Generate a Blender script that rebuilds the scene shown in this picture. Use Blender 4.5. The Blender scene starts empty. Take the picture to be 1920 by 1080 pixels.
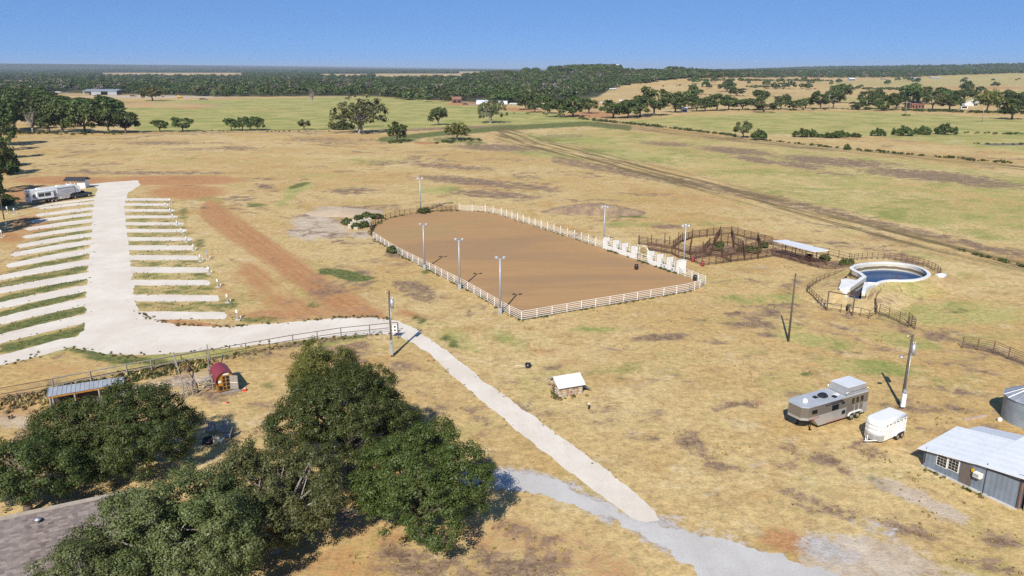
import bpy, math, random
import numpy as np
from mathutils import Vector, Matrix, noise as mnoise

# ------------------------------------------------------------------ camera
CAM_H, FPX, HOR = 34.0, 1450.0, 127.0          # drone height, focal length and horizon row (1920x1080 survey grid)
PITCH = math.atan((540.0 - HOR) / FPX)
SC = bpy.context.scene
COL = SC.collection
camd = bpy.data.cameras.new('camera')
camd.sensor_width = 36.0
camd.lens = 36.0 * FPX / 1920.0
camd.clip_start, camd.clip_end = 0.5, 60000.0
cam = bpy.data.objects.new('camera', camd)
COL.objects.link(cam)
cam.location = (0, 0, CAM_H)
cam.rotation_euler = (math.pi / 2 - PITCH, 0, 0)
SC.camera = cam

# ------------------------------------------------------------------ sky, sun, exposure
SUN_EL, SUN_AZ = math.radians(39.0), math.radians(14.0)     # light travels 14 degrees to the right of the view direction
sun_dir = Vector((-math.sin(SUN_AZ) * math.cos(SUN_EL), -math.cos(SUN_AZ) * math.cos(SUN_EL), math.sin(SUN_EL)))
w = bpy.data.worlds.new('World')
SC.world = w
w.use_nodes = True
nt = w.node_tree
sky = nt.nodes.new('ShaderNodeTexSky')
sky.sky_type = 'NISHITA'
sky.sun_disc = False
sky.sun_elevation = SUN_EL
sky.sun_rotation = math.atan2(sun_dir.x, sun_dir.y)
sky.altitude = 8000.0
sky.air_density = 1.0
sky.dust_density = 0.0
sky.ozone_density = 6.0
gam = nt.nodes.new('ShaderNodeGamma')
gam.inputs['Gamma'].default_value = 0.38
gm = nt.nodes.new('ShaderNodeMix'); gm.data_type = 'RGBA'; gm.blend_type = 'MULTIPLY'
gm.inputs[0].default_value = 1.0
gm.inputs[7].default_value = (1.06, 1.72, 2.74, 1)
nt.links.new(sky.outputs[0], gam.inputs['Color'])
nt.links.new(gam.outputs[0], gm.inputs[6])
nt.links.new(gm.outputs[2], nt.nodes['Background'].inputs['Color'])
nt.nodes['Background'].inputs['Strength'].default_value = 0.10
sd = bpy.data.lights.new('sun', 'SUN')
sd.energy = 5.0
sd.angle = math.radians(0.5)
sd.color = (1.0, 0.945, 0.84)
sun = bpy.data.objects.new('sun', sd)
COL.objects.link(sun)
sun.rotation_euler = (-sun_dir).to_track_quat('-Z', 'Y').to_euler()
sun.location = (0, -50, 120)
SC.view_settings.view_transform = 'Standard'
SC.view_settings.look = 'None'
SC.view_settings.exposure = 0.33
SC.view_settings.gamma = 1.0
SC.view_settings.use_curve_mapping = False
SC.cycles.max_bounces = 6
SC.cycles.diffuse_bounces = 2
SC.cycles.glossy_bounces = 2
SC.cycles.transparent_max_bounces = 8
SC.cycles.volume_bounces = 0
SC.cycles.use_denoising = False

# ------------------------------------------------------------------ survey helpers
CP, SP = math.cos(PITCH), math.sin(PITCH)


def sstep(a, b, x):
    t = np.clip((x - a) / (b - a), 0, 1)
    return t * t * (3 - 2 * t)


def terrain(X, Y):
    """ground height in metres: flat ranch land, low ridges beyond 1 km"""
    X = np.asarray(X, float); Y = np.asarray(Y, float)
    h = np.zeros(np.broadcast(X, Y).shape)
    # wooded hill in the middle distance
    h = h + 31.0 * np.exp(-((X - 230) / 330.0) ** 2) * sstep(1150, 1900, Y) * (1 - sstep(2100, 3200, Y))
    # ridge with the dark wood on the right
    h = h + 15.0 * sstep(480, 760, X) * sstep(2000, 2700, Y) * (1 - sstep(3400, 5000, Y))
    # rising country far right
    h = h + 44.0 * sstep(1200, 2900, X) * sstep(2700, 4300, Y) * (1 - sstep(6000, 9000, Y))
    # far blue ridge on the left
    h = h + (22 + 66.0 * sstep(-1500, -7000, X)) * sstep(5500, 9500, Y) * sstep(900, -2500, X)
    return h


def G(x, y, z=0.0):
    """ground point (metres) seen at survey-grid point x, y; z = height above flat ground"""
    u, v = (x - 960.0) / FPX, (y - 540.0) / FPX
    d = SP + v * CP
    fw = CP - v * SP
    if y > 168 or z:
        t = (CAM_H - z) / d
        return Vector((u * t, fw * t, z))
    return Vector(G_many([(x, y)])[0])


def G_many(P):
    P = np.asarray(P, float)
    u, v = (P[:, 0] - 960.0) / FPX, (P[:, 1] - 540.0) / FPX
    d, fw = SP + v * CP, CP - v * SP
    t = np.where(d > 0, CAM_H / np.maximum(d, 1e-6), 1e9)
    far = (P[:, 1] <= 168)
    if far.any():
        T = 600.0 * 1.008 ** np.arange(410)[:, None]
        uu, ff, dd = u[far][None], fw[far][None], d[far][None]
        below = (CAM_H - dd * T) <= terrain(uu * T, ff * T)
        below[-1] = True
        t[far] = T[np.argmax(below, 0), 0]
    return np.stack([u * t, fw * t, terrain(u * t, fw * t)], -1)


def height_at(p, yt):
    """height of something standing at p whose top is seen at row yt"""
    v = (yt - 540.0) / FPX
    D = p.y * (v * CP + SP) / (CP - v * SP)
    return CAM_H - D - p.z


def depth(p):
    return p.y * CP + (CAM_H - p.z) * SP


def px_size(p, n):
    return n * depth(p) / FPX


def to_px(X, Y):
    zc = Y * CP + CAM_H * SP
    zc = np.where(zc < 8, 8, zc)
    return 960 + FPX * X / zc, 540 + FPX * (-Y * SP + CAM_H * CP) / zc


# ------------------------------------------------------------------ object helpers
ORD = ['first', 'second', 'third', 'fourth', 'fifth', 'sixth', 'seventh', 'eighth', 'ninth', 'tenth', 'eleventh',
       'twelfth', 'thirteenth', 'fourteenth', 'fifteenth', 'sixteenth', 'seventeenth', 'eighteenth', 'nineteenth', 'twentieth', 'twenty-first', 'twenty-second', 'twenty-third', 'twenty-fourth', 'twenty-fifth', 'twenty-sixth']


def tag(o, label=None, cat=None, group=None, kind=None):
    if label: o['label'] = label
    if cat: o['category'] = cat
    if group: o['group'] = group
    if kind: o['kind'] = kind
    return o


def thing(name, label, cat, loc=(0, 0, 0), rz=0.0, group=None):
    o = bpy.data.objects.new(name, None)
    COL.objects.link(o)
    o.empty_display_size = 0.3
    o.location = loc
    o.rotation_euler = (0, 0, rz)
    return tag(o, label, cat, group)


def inst(name, me, parent=None, loc=(0, 0, 0), rz=0.0, sc=(1, 1, 1), rot=None):
    o = bpy.data.objects.new(name, me)
    COL.objects.link(o)
    o.location = loc
    o.rotation_euler = rot if rot is not None else (0, 0, rz)
    o.scale = sc
    o.parent = parent
    return o


class MB:
    """collects solids; build() links them as one mesh object"""

    def __init__(s):
        s.v, s.f, s.m, s.sm = [], [], [], []

    def add(s, vs, fs, mi=0, smooth=False):
        b = len(s.v)
        s.v += [tuple(p) for p in vs]
        s.f += [tuple(b + i for i in f) for f in fs]
        s.m += [mi] * len(fs)
        s.sm += [smooth] * len(fs)
        return s

    def box(s, c, d, rz=0.0, mi=0, taper=1.0):
        x, y, z = d[0] / 2, d[1] / 2, d[2] / 2
        cr, sr = math.cos(rz), math.sin(rz)
        vs = []
        for k in (-1, 1):
            t = taper if k > 0 else 1.0
            for a, b in ((-1, -1), (1, -1), (1, 1), (-1, 1)):
                px, py = a * x * t, b * y * t
                vs.append((c[0] + px * cr - py * sr, c[1] + px * sr + py * cr, c[2] + k * z))
        return s.add(vs, [(3, 2, 1, 0), (4, 5, 6, 7), (0, 1, 5, 4), (1, 2, 6, 5), (2, 3, 7, 6), (3, 0, 4, 7)], mi)

    def tube(s, p0, p1, r0, r1=None, n=6, mi=0, caps=True):
        r1 = r0 if r1 is None else r1
        p0, p1 = Vector(p0), Vector(p1)
        ax = (p1 - p0)
        if ax.length < 1e-6: return s
        ax.normalize()
        up = Vector((0, 0, 1)) if abs(ax.z) < 0.95 else Vector((1, 0, 0))
        a = ax.cross(up).normalized(); b = ax.cross(a)
        vs = []
        for p, r in ((p0, r0), (p1, r1)):
            for i in range(n):
                t = 2 * math.pi * i / n
                vs.append(p + (a * math.cos(t) + b * math.sin(t)) * r)
        fs = [(i, (i + 1) % n, n + (i + 1) % n, n + i) for i in range(n)]
        s.add(vs, fs, mi, n > 5)
        if caps:
            k = len(s.v) - 2 * n
            s.f += [tuple(k + i for i in range(n))[::-1], tuple(k + n + i for i in range(n))]
            s.m += [mi, mi]; s.sm += [False, False]
        return s

    def path(s, pts, r, n=6, mi=0):
        for a, b in zip(pts[:-1], pts[1:]): s.tube(a, b, r, r, n, mi)
        return s

    def prism(s, pts, z0, z1, mi=0):
        n = len(pts)
        vs = [(p[0], p[1], z0) for p in pts] + [(p[0], p[1], z1) for p in pts]
        return s.add(vs, [tuple(range(n))[::-1], tuple(range(n, 2 * n))] + [(i, (i + 1) % n, n + (i + 1) % n, n + i) for i in range(n)], mi)

    def extr_y(s, pts, y0, y1, mi=0):
        """profile in x,z pushed along y"""
        n = len(pts)
        vs = [(p[0], y0, p[1]) for p in pts] + [(p[0], y1, p[1]) for p in pts]
        return s.add(vs, [tuple(range(n)), tuple(range(n, 2 * n))[::-1]] + [(i, n + i, n + (i + 1) % n, (i + 1) % n) for i in range(n)], mi)

    def extr_x(s, pts, x0, x1, mi=0):
        n = len(pts)
        vs = [(x0, p[0], p[1]) for p in pts] + [(x1, p[0], p[1]) for p in pts]
        return s.add(vs, [tuple(range(n))[::-1], tuple(range(n, 2 * n))] + [(i, (i + 1) % n, n + (i + 1) % n, n + i) for i in range(n)], mi)

    def quad(s, a, b, c, d, mi=0):
        return s.add([a, b, c, d], [(0, 1, 2, 3)], mi)

    def lathe(s, prof, n=24, c=(0, 0, 0), mi=0, smooth=True):
        vs = []
        for r, z in prof:
            for i in range(n):
                t = 2 * math.pi * i / n
                vs.append((c[0] + r * math.cos(t), c[1] + r * math.sin(t), c[2] + z))
        fs = []
        for k in range(len(prof) - 1):
            for i in range(n):
                fs.append((k * n + i, k * n + (i + 1) % n, (k + 1) * n + (i + 1) % n, (k + 1) * n + i))
        return s.add(vs, fs, mi, smooth)

    def wheel(s, c, r, wd, mi=0, n=16):
        """tyre with its axle along y"""
        vs = []
        for k, rr in ((-1, .92), (-.7, 1.0), (.7, 1.0), (1, .92)):
            for i in range(n):
                t = 2 * math.pi * i / n
                vs.append((c[0] + r * rr * math.cos(t), c[1] + k * wd / 2, c[2] + r * rr * math.sin(t)))
        fs = [(k * n + i, k * n + (i + 1) % n, (k + 1) * n + (i + 1) % n, (k + 1) * n + i) for k in range(3) for i in range(n)]
        fs += [tuple(range(n)), tuple(range(3 * n, 4 * n))[::-1]]
        return s.add(vs, fs, mi)

    def mesh(s, name, mats):
        me = bpy.data.meshes.new(name)
        me.from_pydata(s.v, [], s.f)
        for m in (mats if isinstance(mats, (list, tuple)) else [mats]): me.materials.append(m)
        me.polygons.foreach_set('material_index', s.m)
        me.polygons.foreach_set('use_smooth', s.sm)
        me.update()
        return me

    def build(s, name, mats, parent=None, loc=(0, 0, 0), rz=0.0):
        return inst(name, s.mesh(name, mats), parent, loc, rz)


# ------------------------------------------------------------------ materials
def nodemat(name):
    m = bpy.data.materials.new(name)
    m.use_nodes = True
    return m, m.node_tree, m.node_tree.nodes['Principled BSDF']


def _noise(nt, scale, detail=4, rough=.6, coord='Object', vec=None, dist=0.0):
    n = nt.nodes.new('ShaderNodeTexNoise')
    n.inputs['Scale'].default_value = scale
    n.inputs['Detail'].default_value = detail
    n.inputs['Roughness'].default_value = rough
    n.inputs['Distortion'].default_value = dist
    if vec is not None:
        nt.links.new(vec, n.inputs['Vector'])
    else:
        tc = nt.nodes.new('ShaderNodeTexCoord')
        nt.links.new(tc.outputs[coord], n.inputs['Vector'])
    return n.outputs['Fac']


def _ramp(nt, fac, a, b):
    r = nt.nodes.new('ShaderNodeMapRange')
    r.interpolation_type = 'SMOOTHSTEP'
    r.inputs[1].default_value = a
    r.inputs[2].default_value = b
    nt.links.new(fac, r.inputs[0])
    return r.outputs[0]


def _mix(nt, fac, a, b, mode='MIX'):
    m = nt.nodes.new('ShaderNodeMix')
    m.data_type = 'RGBA'
    m.blend_type = mode
    for s, k in ((fac, 0), (a, 6), (b, 7)):
        if isinstance(s, (int, float)): m.inputs[k].default_value = s
        elif isinstance(s, tuple): m.inputs[k].default_value = s if len(s) == 4 else s + (1,)
        else: nt.links.new(s, m.inputs[k])
    return m.outputs[2]


def _math(nt, op, a, b=0.0, c=0.0):
    m = nt.nodes.new('ShaderNodeMath')
    m.operation = op
    for k, s in enumerate((a, b, c)):
        if isinstance(s, (int, float)): m.inputs[k].default_value = s
        else: nt.links.new(s, m.inputs[k])
    return m.outputs[0]


def _bump(nt, bs, hgt, strength=.4, dist=.05):
    b = nt.nodes.new('ShaderNodeBump')
    b.inputs['Strength'].default_value = strength
    b.inputs['Distance'].default_value = dist
    nt.links.new(hgt, b.inputs['Height'])
    nt.links.new(b.outputs[0], bs.inputs['Normal'])


def simple(name, col, rough=.6, metal=0.0, var=.18, scale=2.0, col2=None, bump=0.0, coat=0.0, spec=.5):
    """painted or plain surface with weathering noise"""
    m, nt, bs = nodemat(name)
    f = _noise(nt, scale, 6, .65)
    f2 = _noise(nt, scale * 7.3, 3, .6)
    c2 = col2 or tuple(c * (1 - var) for c in col)
    c = _mix(nt, _ramp(nt, f, .38, .66), col + (1,), c2 + (1,))
    c = _mix(nt, _ramp(nt, f2, .55, .75), c, tuple(c * (1 - .6 * var) for c in c2) + (1,))
    nt.links.new(c, bs.inputs['Base Color'])
    bs.inputs['Roughness'].default_value = rough
    bs.inputs['Metallic'].default_value = metal
    bs.inputs['Specular IOR Level'].default_value = spec
    if coat: bs.inputs['Coat Weight'].default_value = coat
    if bump: _bump(nt, bs, f2, bump, .02)
    return m


M = {}
M['white_paint'] = simple('white_paint', (.78, .77, .74), .5, var=.15, scale=1.2)
M['white_pipe'] = simple('white_pipe', (.82, .81, .78), .45, var=.2, scale=.9, col2=(.64, .58, .50))
M['rusty_pipe'] = simple('rusty_pipe', (.13, .065, .04), .8, var=.4, scale=1.5, col2=(.08, .04, .028))
M['dark_pipe'] = simple('dark_pipe', (.09, .06, .045), .75, var=.4, scale=1.2, col2=(.17, .10, .07))
M['grey_wood'] = simple('grey_wood', (.30, .27, .24), .85, var=.3, scale=3)
M['pole_wood'] = simple('pole_wood', (.11, .085, .07), .9, var=.35, scale=3)
M['bark'] = simple('bark', (.13, .105, .085), .95, var=.4, scale=3, bump=.6)
M['pale_bark'] = simple('pale_bark', (.34, .30, .26), .95, var=.35, scale=2.5, bump=.5)
M['galv'] = simple('galvanised', (.52, .54, .56), .38, metal=.55, var=.2, scale=1.5)
M['galv_dull'] = simple('galvanised_dull', (.40, .43, .48), .5, metal=.35, var=.22, scale=1.0)
M['white_metal'] = simple('white_metal', (.74, .76, .78), .42, var=.1, scale=.6)
M['black'] = simple('black_paint', (.015, .015, .017), .4, var=.2)
M['rubber'] = simple('tyre_rubber', (.018, .018, .018), .85, var=.3, scale=5)
M['chrome'] = simple('bright_metal', (.62, .62, .62), .25, metal=.9, var=.1)
M['glass_dark'] = simple('dark_glass', (.012, .014, .017), .08, var=.2, spec=.8)
M['concrete'] = simple('concrete', (.52, .50, .47), .9, var=.2, scale=1.0, bump=.2)
M['roof_white'] = simple('white_roof_sheet', (.70, .72, .75), .45, metal=.1, var=.1, scale=.8)
M['blue_grey'] = simple('blue_grey_wall', (.22, .27, .34), .55, metal=.1, var=.15, scale=.7)
M['brown_door'] = simple('brown_door', (.13, .105, .095), .6, var=.15)
M['red_roof'] = simple('red_roof_sheet', (.24, .035, .045), .45, var=.22, scale=1.0)
M['amber_wood'] = simple('amber_wood', (.42, .19, .03), .65, var=.3, scale=2)
M['stain'] = simple('dark_trim', (.05, .04, .04), .7, var=.3)
M['red_plastic'] = simple('red_plastic', (.55, .03, .03), .45, var=.1)
M['yellow_paint'] = simple('yellow_paint', (.65, .38, .02), .5, var=.2)
M['brick_red'] = simple('brick_roof', (.30, .15, .11), .8, var=.25, scale=.8)
M['lamp_glass'] = simple('lamp_glass', (.85, .85, .82), .2, var=.05)
M['blue_plastic'] = simple('blue_plastic', (.05, .12, .28), .5, var=.2)

# ================================================================== GROUND
# survey of what grows or lies where: (kind, ellipse cx cy rx ry turn strength) or polygon with a soft edge, on the survey grid
ELL = [
    # yellow-green pasture
    ('green', 1080, 262, 130, 12, 3, .75), ('green', 1020, 288, 90, 10, 8, .7), ('green', 1180, 290, 120, 12, 6, .7), ('green', 700, 300, 90, 8, 0, .5),
    ('green', 830, 356, 48, 9, -4, .85), ('green', 560, 352, 34, 9, -20, .95), ('green', 535, 375, 30, 8, -30, .8), ('green', 600, 330, 60, 8, 0, .4),
    ('green', 1800, 590, 150, 28, 0, .72), ('green', 1690, 640, 100, 18, 10, .6), ('green', 1540, 640, 110, 18, 8, .62), ('green', 1640, 690, 120, 18, 6, .6), ('green', 1420, 560, 120, 14, 0, .5), ('green', 1200, 690, 120, 16, 0, .36),
    ('green', 1110, 618, 60, 8, 0, .6), ('green', 1480, 615, 80, 18, 20, .45), ('green', 1350, 600, 80, 10, 0, .4), ('green', 1780, 720, 90, 20, 0, .45),
    ('green', 870, 640, 50, 16, 30, .6), ('green', 1300, 700, 60, 10, 0, .3), ('green', 960, 640, 60, 16, 30, .5), ('green', 1380, 660, 60, 8, 0, .4),
    ('green', 1250, 630, 60, 10, 0, .35), ('green', 1850, 640, 80, 16, 10, .5), ('green', 1730, 480, 60, 8, 8, .55), ('green', 1850, 350, 120, 14, 6, .6),
    ('green', 1500, 330, 140, 14, 10, .55), ('green', 1320, 310, 100, 10, 8, .5), ('green', 1700, 400, 150, 14, 10, .55), ('green', 250, 285, 120, 8, 0, .3),
    ('green', 330, 300, 60, 6, 0, .45), ('green', 1690, 548, 60, 14, 0, .6), ('brown', 1655, 565, 40, 10, 0, .5), ('green', 1330, 420, 60, 8, 0, .35), ('green', 1180, 420, 70, 8, 0, .5), ('green', 380, 520, 60, 30, 20, .55),
    ('green', 400, 380, 40, 14, 20, .6), ('green', 450, 440, 50, 20, 30, .55), ('green', 470, 560, 70, 16, 0, .5), ('green', 560, 540, 30, 20, 30, .5),
    ('green', 620, 640, 110, 10, -6, .6), ('green', 350, 670, 150, 12, -6, .75), ('green', 100, 660, 70, 8, -12, .6), ('green', 1440, 360, 60, 8, 8, .4),
    # lush green
    ('lush', 650, 516, 46, 11, 12, 1.05), ('lush', 612, 508, 20, 8, 0, .9), ('lush', 690, 522, 14, 5, 0, .8), ('lush', 560, 348, 26, 5, -14, .75),
    ('lush', 480, 385, 30, 6, 0, .6), ('lush', 585, 570, 16, 9, 10, .75), ('lush', 480, 600, 60, 8, 0, .6), ('lush', 430, 570, 22, 14, 10, .65),
    ('lush', 787, 600, 22, 7, 30, .9), ('lush', 845, 640, 22, 10, 40, .75), ('lush', 375, 455, 14, 16, 0, .6), ('lush', 345, 400, 12, 20, 0, .6),
    ('lush', 90, 652, 90, 12, -14, .7), ('lush', 250, 676, 110, 9, 4, .85), ('lush', 170, 660, 60, 7, 6, .8), ('lush', 560, 630, 60, 6, -8, .6),
    ('lush', 660, 632, 40, 6, -4, .7), ('lush', 1790, 583, 45, 7, 0, .55), ('lush', 1180, 405, 40, 5, 4, .7), ('lush', 1517, 702, 14, 6, 15, .9),
    ('lush', 1640, 895, 35, 9, 20, .5), ('lush', 850, 262, 60, 9, 0, .6), ('lush', 750, 262, 55, 8, 0, .55), ('lush', 890, 268, 30, 6, 0, .6),
    ('lush', 500, 725, 40, 12, 0, .45), ('lush', 470, 660, 40, 10, 0, .4), ('lush', 1040, 588, 40, 4, -8, .5), ('lush', 797, 510, 14, 5, 0, .7),
    ('lush', 1350, 900, 40, 10, 10, .35), ('lush', 1480, 660, 30, 6, 0, .45), ('lush', 1103, 765, 12, 8, 0, .8), ('lush', 1045, 728, 8, 10, 0, .4),
    ('lush', 1790, 896, 30, 6, 25, .6), ('lush', 1810, 915, 25, 6, 25, .6), ('lush', 1740, 870, 14, 5, 25, .5),
    # dead weeds, bare brown ground
    ('brown', 300, 268, 90, 5, 0, .6), ('brown', 440, 278, 60, 5, 0, .6), ('brown', 150, 285, 40, 4, 0, .5), ('brown', 180, 308, 60, 5, 0, .5),
    ('brown', 280, 324, 200, 4, 0, .62), ('brown', 360, 280, 70, 4, 0, .5), ('brown', 600, 262, 80, 6, 0, .55), ('brown', 640, 268, 60, 4, 0, .5),
    ('brown', 840, 312, 110, 6, 4, .66), ('brown', 750, 305, 90, 4, 2, .5), ('brown', 930, 277, 100, 8, 2, .72), ('brown', 880, 340, 130, 9, 5, .72),
    ('brown', 660, 358, 60, 8, 0, .66), ('brown', 930, 365, 110, 9, 4, .7), ('brown', 990, 350, 80, 8, 6, .66), ('brown', 490, 336, 40, 5, 0, .5),
    ('brown', 680, 392, 80, 8, 0, .6), ('brown', 500, 350, 26, 6, 0, .66), ('brown', 1100, 395, 90, 12, 0, .6), ('brown', 1250, 425, 40, 5, 0, .72),
    ('brown', 780, 545, 56, 22, 20, .68), ('brown', 800, 560, 30, 12, 20, .6), ('brown', 760, 430, 10, 5, 0, .5), ('brown', 740, 478, 22, 9, 10, .7),
    ('brown', 1240, 632, 70, 8, -4, .72), ('brown', 1340, 642, 40, 6, 0, .55), ('brown', 1140, 655, 60, 7, -8, .5), ('brown', 1290, 825, 34, 24, 25, .78),
    ('brown', 1330, 862, 60, 14, 25, .68), ('brown', 1400, 885, 60, 8, 20, .62), ('brown', 1220, 822, 30, 5, 10, .55), ('brown', 1360, 763, 50, 9, -14, .72),
    ('brown', 1410, 760, 24, 10, 0, .6), ('brown', 1430, 610, 50, 10, 0, .55), ('brown', 1460, 575, 20, 6, 0, .6), ('brown', 1800, 735, 80, 10, 10, .55),
    ('brown', 1380, 283, 90, 8, 5, .72), ('brown', 1420, 300, 60, 7, 8, .72), ('brown', 1560, 303, 130, 10, 5, .74), ('brown', 1500, 310, 60, 8, 6, .66),
    ('brown', 1250, 270, 60, 5, 3, .66), ('brown', 1750, 330, 170, 12, 5, .74), ('brown', 1850, 345, 90, 9, 4, .66), ('brown', 1060, 255, 60, 4, 0, .5),
    ('brown', 1560, 325, 60, 5, 5, .5), ('brown', 1640, 305, 80, 6, 5, .55), ('brown', 1650, 445, 40, 8, 8, .6), ('brown', 1700, 490, 60, 8, 12, .6),
    ('brown', 1560, 455, 50, 6, 5, .55), ('brown', 1660, 470, 90, 8, 12, .5), ('brown', 1490, 455, 40, 4, 0, .4), ('brown', 1590, 460, 60, 6, 8, .5),
    ('brown', 1500, 850, 40, 14, 25, .7), ('brown', 1560, 870, 60, 12, 25, .62), ('brown', 1640, 850, 50, 14, 15, .6), ('brown', 1480, 870, 24, 14, 0, .6),
    ('brown', 1500, 930, 60, 20, 20, .66), ('brown', 1560, 960, 70, 16, 10, .62), ('brown', 1700, 990, 80, 20, 12, .6), ('brown', 1870, 1010, 60, 22, 12, .62),
    ('brown', 1850, 1060, 90, 16, 12, .62), ('brown', 1700, 720, 50, 12, 20, .5), ('brown', 900, 735, 40, 16, 20, .45), ('brown', 1000, 770, 60, 20, 0, .45),
    ('brown', 1060, 690, 60, 9, 0, .4), ('brown', 760, 690, 40, 14, 0, .55), ('brown', 740, 720, 40, 16, 0, .5), ('brown', 880, 770, 40, 10, 0, .5),
    ('brown', 905, 790, 26, 12, 0, .66), ('brown', 1140, 790, 60, 14, 0, .4), ('brown', 800, 740, 40, 14, 0, .45), ('brown', 100, 720, 60, 10, 0, .4),
    ('brown', 500, 760, 60, 12, 0, .4), ('brown', 640, 415, 40, 8, 0, .4), ('brown', 600, 440, 90, 12, 6, .45), ('brown', 1500, 740, 40, 10, 0, .4),
    ('brown', 1230, 745, 60, 10, 10, .35), ('brown', 1700, 760, 60, 14, 0, .6), ('brown', 1770, 770, 60, 16, 0, .5), ('brown', 1800, 830, 60, 14, 0, .45),
    ('brown', 1350, 470, 70, 16, 0, .85), ('brown', 1240, 468, 40, 8, 10, .6), ('brown', 1500, 484, 70, 12, 14, .85), ('brown', 1575, 500, 30, 10, 14, .9), ('brown', 1420, 470, 40, 12, 0, .7),
    # red earth
    ('red', 120, 338, 110, 9, 0, .95), ('red', 330, 338, 150, 11, 0, .9), ('red', 60, 365, 60, 20, 0, .8), ('red', 60, 420, 50, 22, 0, .7),
    ('red', 350, 360, 90, 16, 0, .82), ('red', 20, 445, 36, 14, 0, .75), ('red', 420, 385, 60, 12, 20, .5), ('red', 560, 575, 130, 22, 12, .6),
    ('red', 520, 590, 90, 12, 0, .72), ('red', 420, 545, 40, 20, 30, .5), ('red', 480, 520, 60, 30, 30, .62), ('red', 350, 606, 80, 6, 5, 1.0),
    ('red', 770, 590, 34, 9, 10, .7), ('red', 610, 610, 60, 8, 0, .6), ('red', 250, 735, 120, 8, -8, .5), ('red', 30, 760, 60, 30, 0, .5), ('red', 120, 690, 100, 16, -6, .45),
    ('red', 1020, 660, 50, 12, 8, .5), ('red', 1060, 680, 40, 8, 0, .42), ('red', 870, 195, 40, 4, 0, .8), ('red', 960, 205, 70, 4, 3, .85), ('red', 300, 197, 110, 6, 3, .7),
    ('red', 1110, 215, 60, 8, 0, .8), ('red', 800, 268, 28, 3, 0, 1.1), ('red', 1470, 1015, 60, 26, 12, .82), ('red', 650, 1060, 120, 40, 0, .5), ('red', 1270, 745, 30, 6, 0, .4), ('red', 1430, 755, 20, 9, 0, .6),
    ('red', 960, 1010, 240, 50, 8, .52), ('red', 1100, 1060, 160, 40, 10, .52), ('brown', 930, 1062, 220, 44, 0, .58), ('brown', 760, 1050, 100, 36, 0, .66), ('brown', 1010, 1010, 140, 26, 14, .5), ('red', 1300, 372, 80, 6, 6, .45), ('red', 900, 352, 60, 5, 4, .5), ('red', 1250, 362, 120, 7, 7, .42), ('red', 720, 352, 50, 6, 0, .4), ('red', 700, 1000, 120, 60, 0, .45), ('red', 1690, 480, 80, 8, 14, .5),
    ('red', 1850, 165, 110, 3.5, 0, .6), ('red', 500, 205, 60, 4, 0, .4), ('red', 1690, 500, 60, 10, 10, .5),
    # pale dust and sand
    ('sand', 600, 425, 62, 24, 12, .95), ('sand', 650, 395, 70, 9, 4, .85), ('sand', 570, 440, 40, 12, 10, .8), ('sand', 680, 440, 30, 9, 0, .8),
    ('sand', 1560, 1050, 60, 40, 0, 1.0), ('sand', 1640, 1075, 90, 40, 10, 1.0), ('sand', 1610, 1020, 60, 22, 10, .9), ('sand', 1700, 925, 80, 16, 24, .95), ('sand', 1775, 960, 55, 16, 24, .92), ('sand', 1640, 895, 40, 10, 20, .6), ('sand', 1600, 1070, 110, 60, 12, 1.0),
    ('sand', 1690, 1050, 80, 40, 15, .72), ('sand', 1680, 980, 50, 12, 15, .5), ('sand', 1790, 1075, 60, 16, 10, .6), ('sand', 1340, 1078, 36, 12, 0, .9),
    ('sand', 300, 720, 120, 14, -10, .62), ('sand', 360, 715, 60, 12, -10, .7), ('sand', 30, 790, 50, 20, 0, .6), ('sand', 1790, 266, 20, 6, 0, .9), ('sand', 1880, 270, 60, 4, 0, .9),
    ('sand', 840, 182, 60, 2, 0, .7), ('sand', 300, 181, 170, 3.5, 0, .85), ('sand', 660, 183, 60, 2, 0, .7), ('sand', 1420, 500, 50, 5, 0, .4), ('sand', 460, 790, 60, 14, 0, .5),
    # grey gravel worn through the grass
    ('gravel', 1000, 905, 110, 24, 10, .8), ('gravel', 1120, 950, 90, 22, 28, .78), ('gravel', 1260, 1010, 110, 34, 28, .85), ('gravel', 1400, 1060, 120, 40, 20, .85),
    ('gravel', 1350, 1000, 90, 20, 25, .42), ('gravel', 1560, 1030, 80, 34, 15, .6), ('gravel', 1640, 990, 60, 18, 18, .5), ('gravel', 900, 895, 60, 16, 0, .7), ('gravel', 1240, 965, 40, 10, 25, .45),
    ('gravel', 1560, 890, 30, 6, 15, .45),
]
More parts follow.
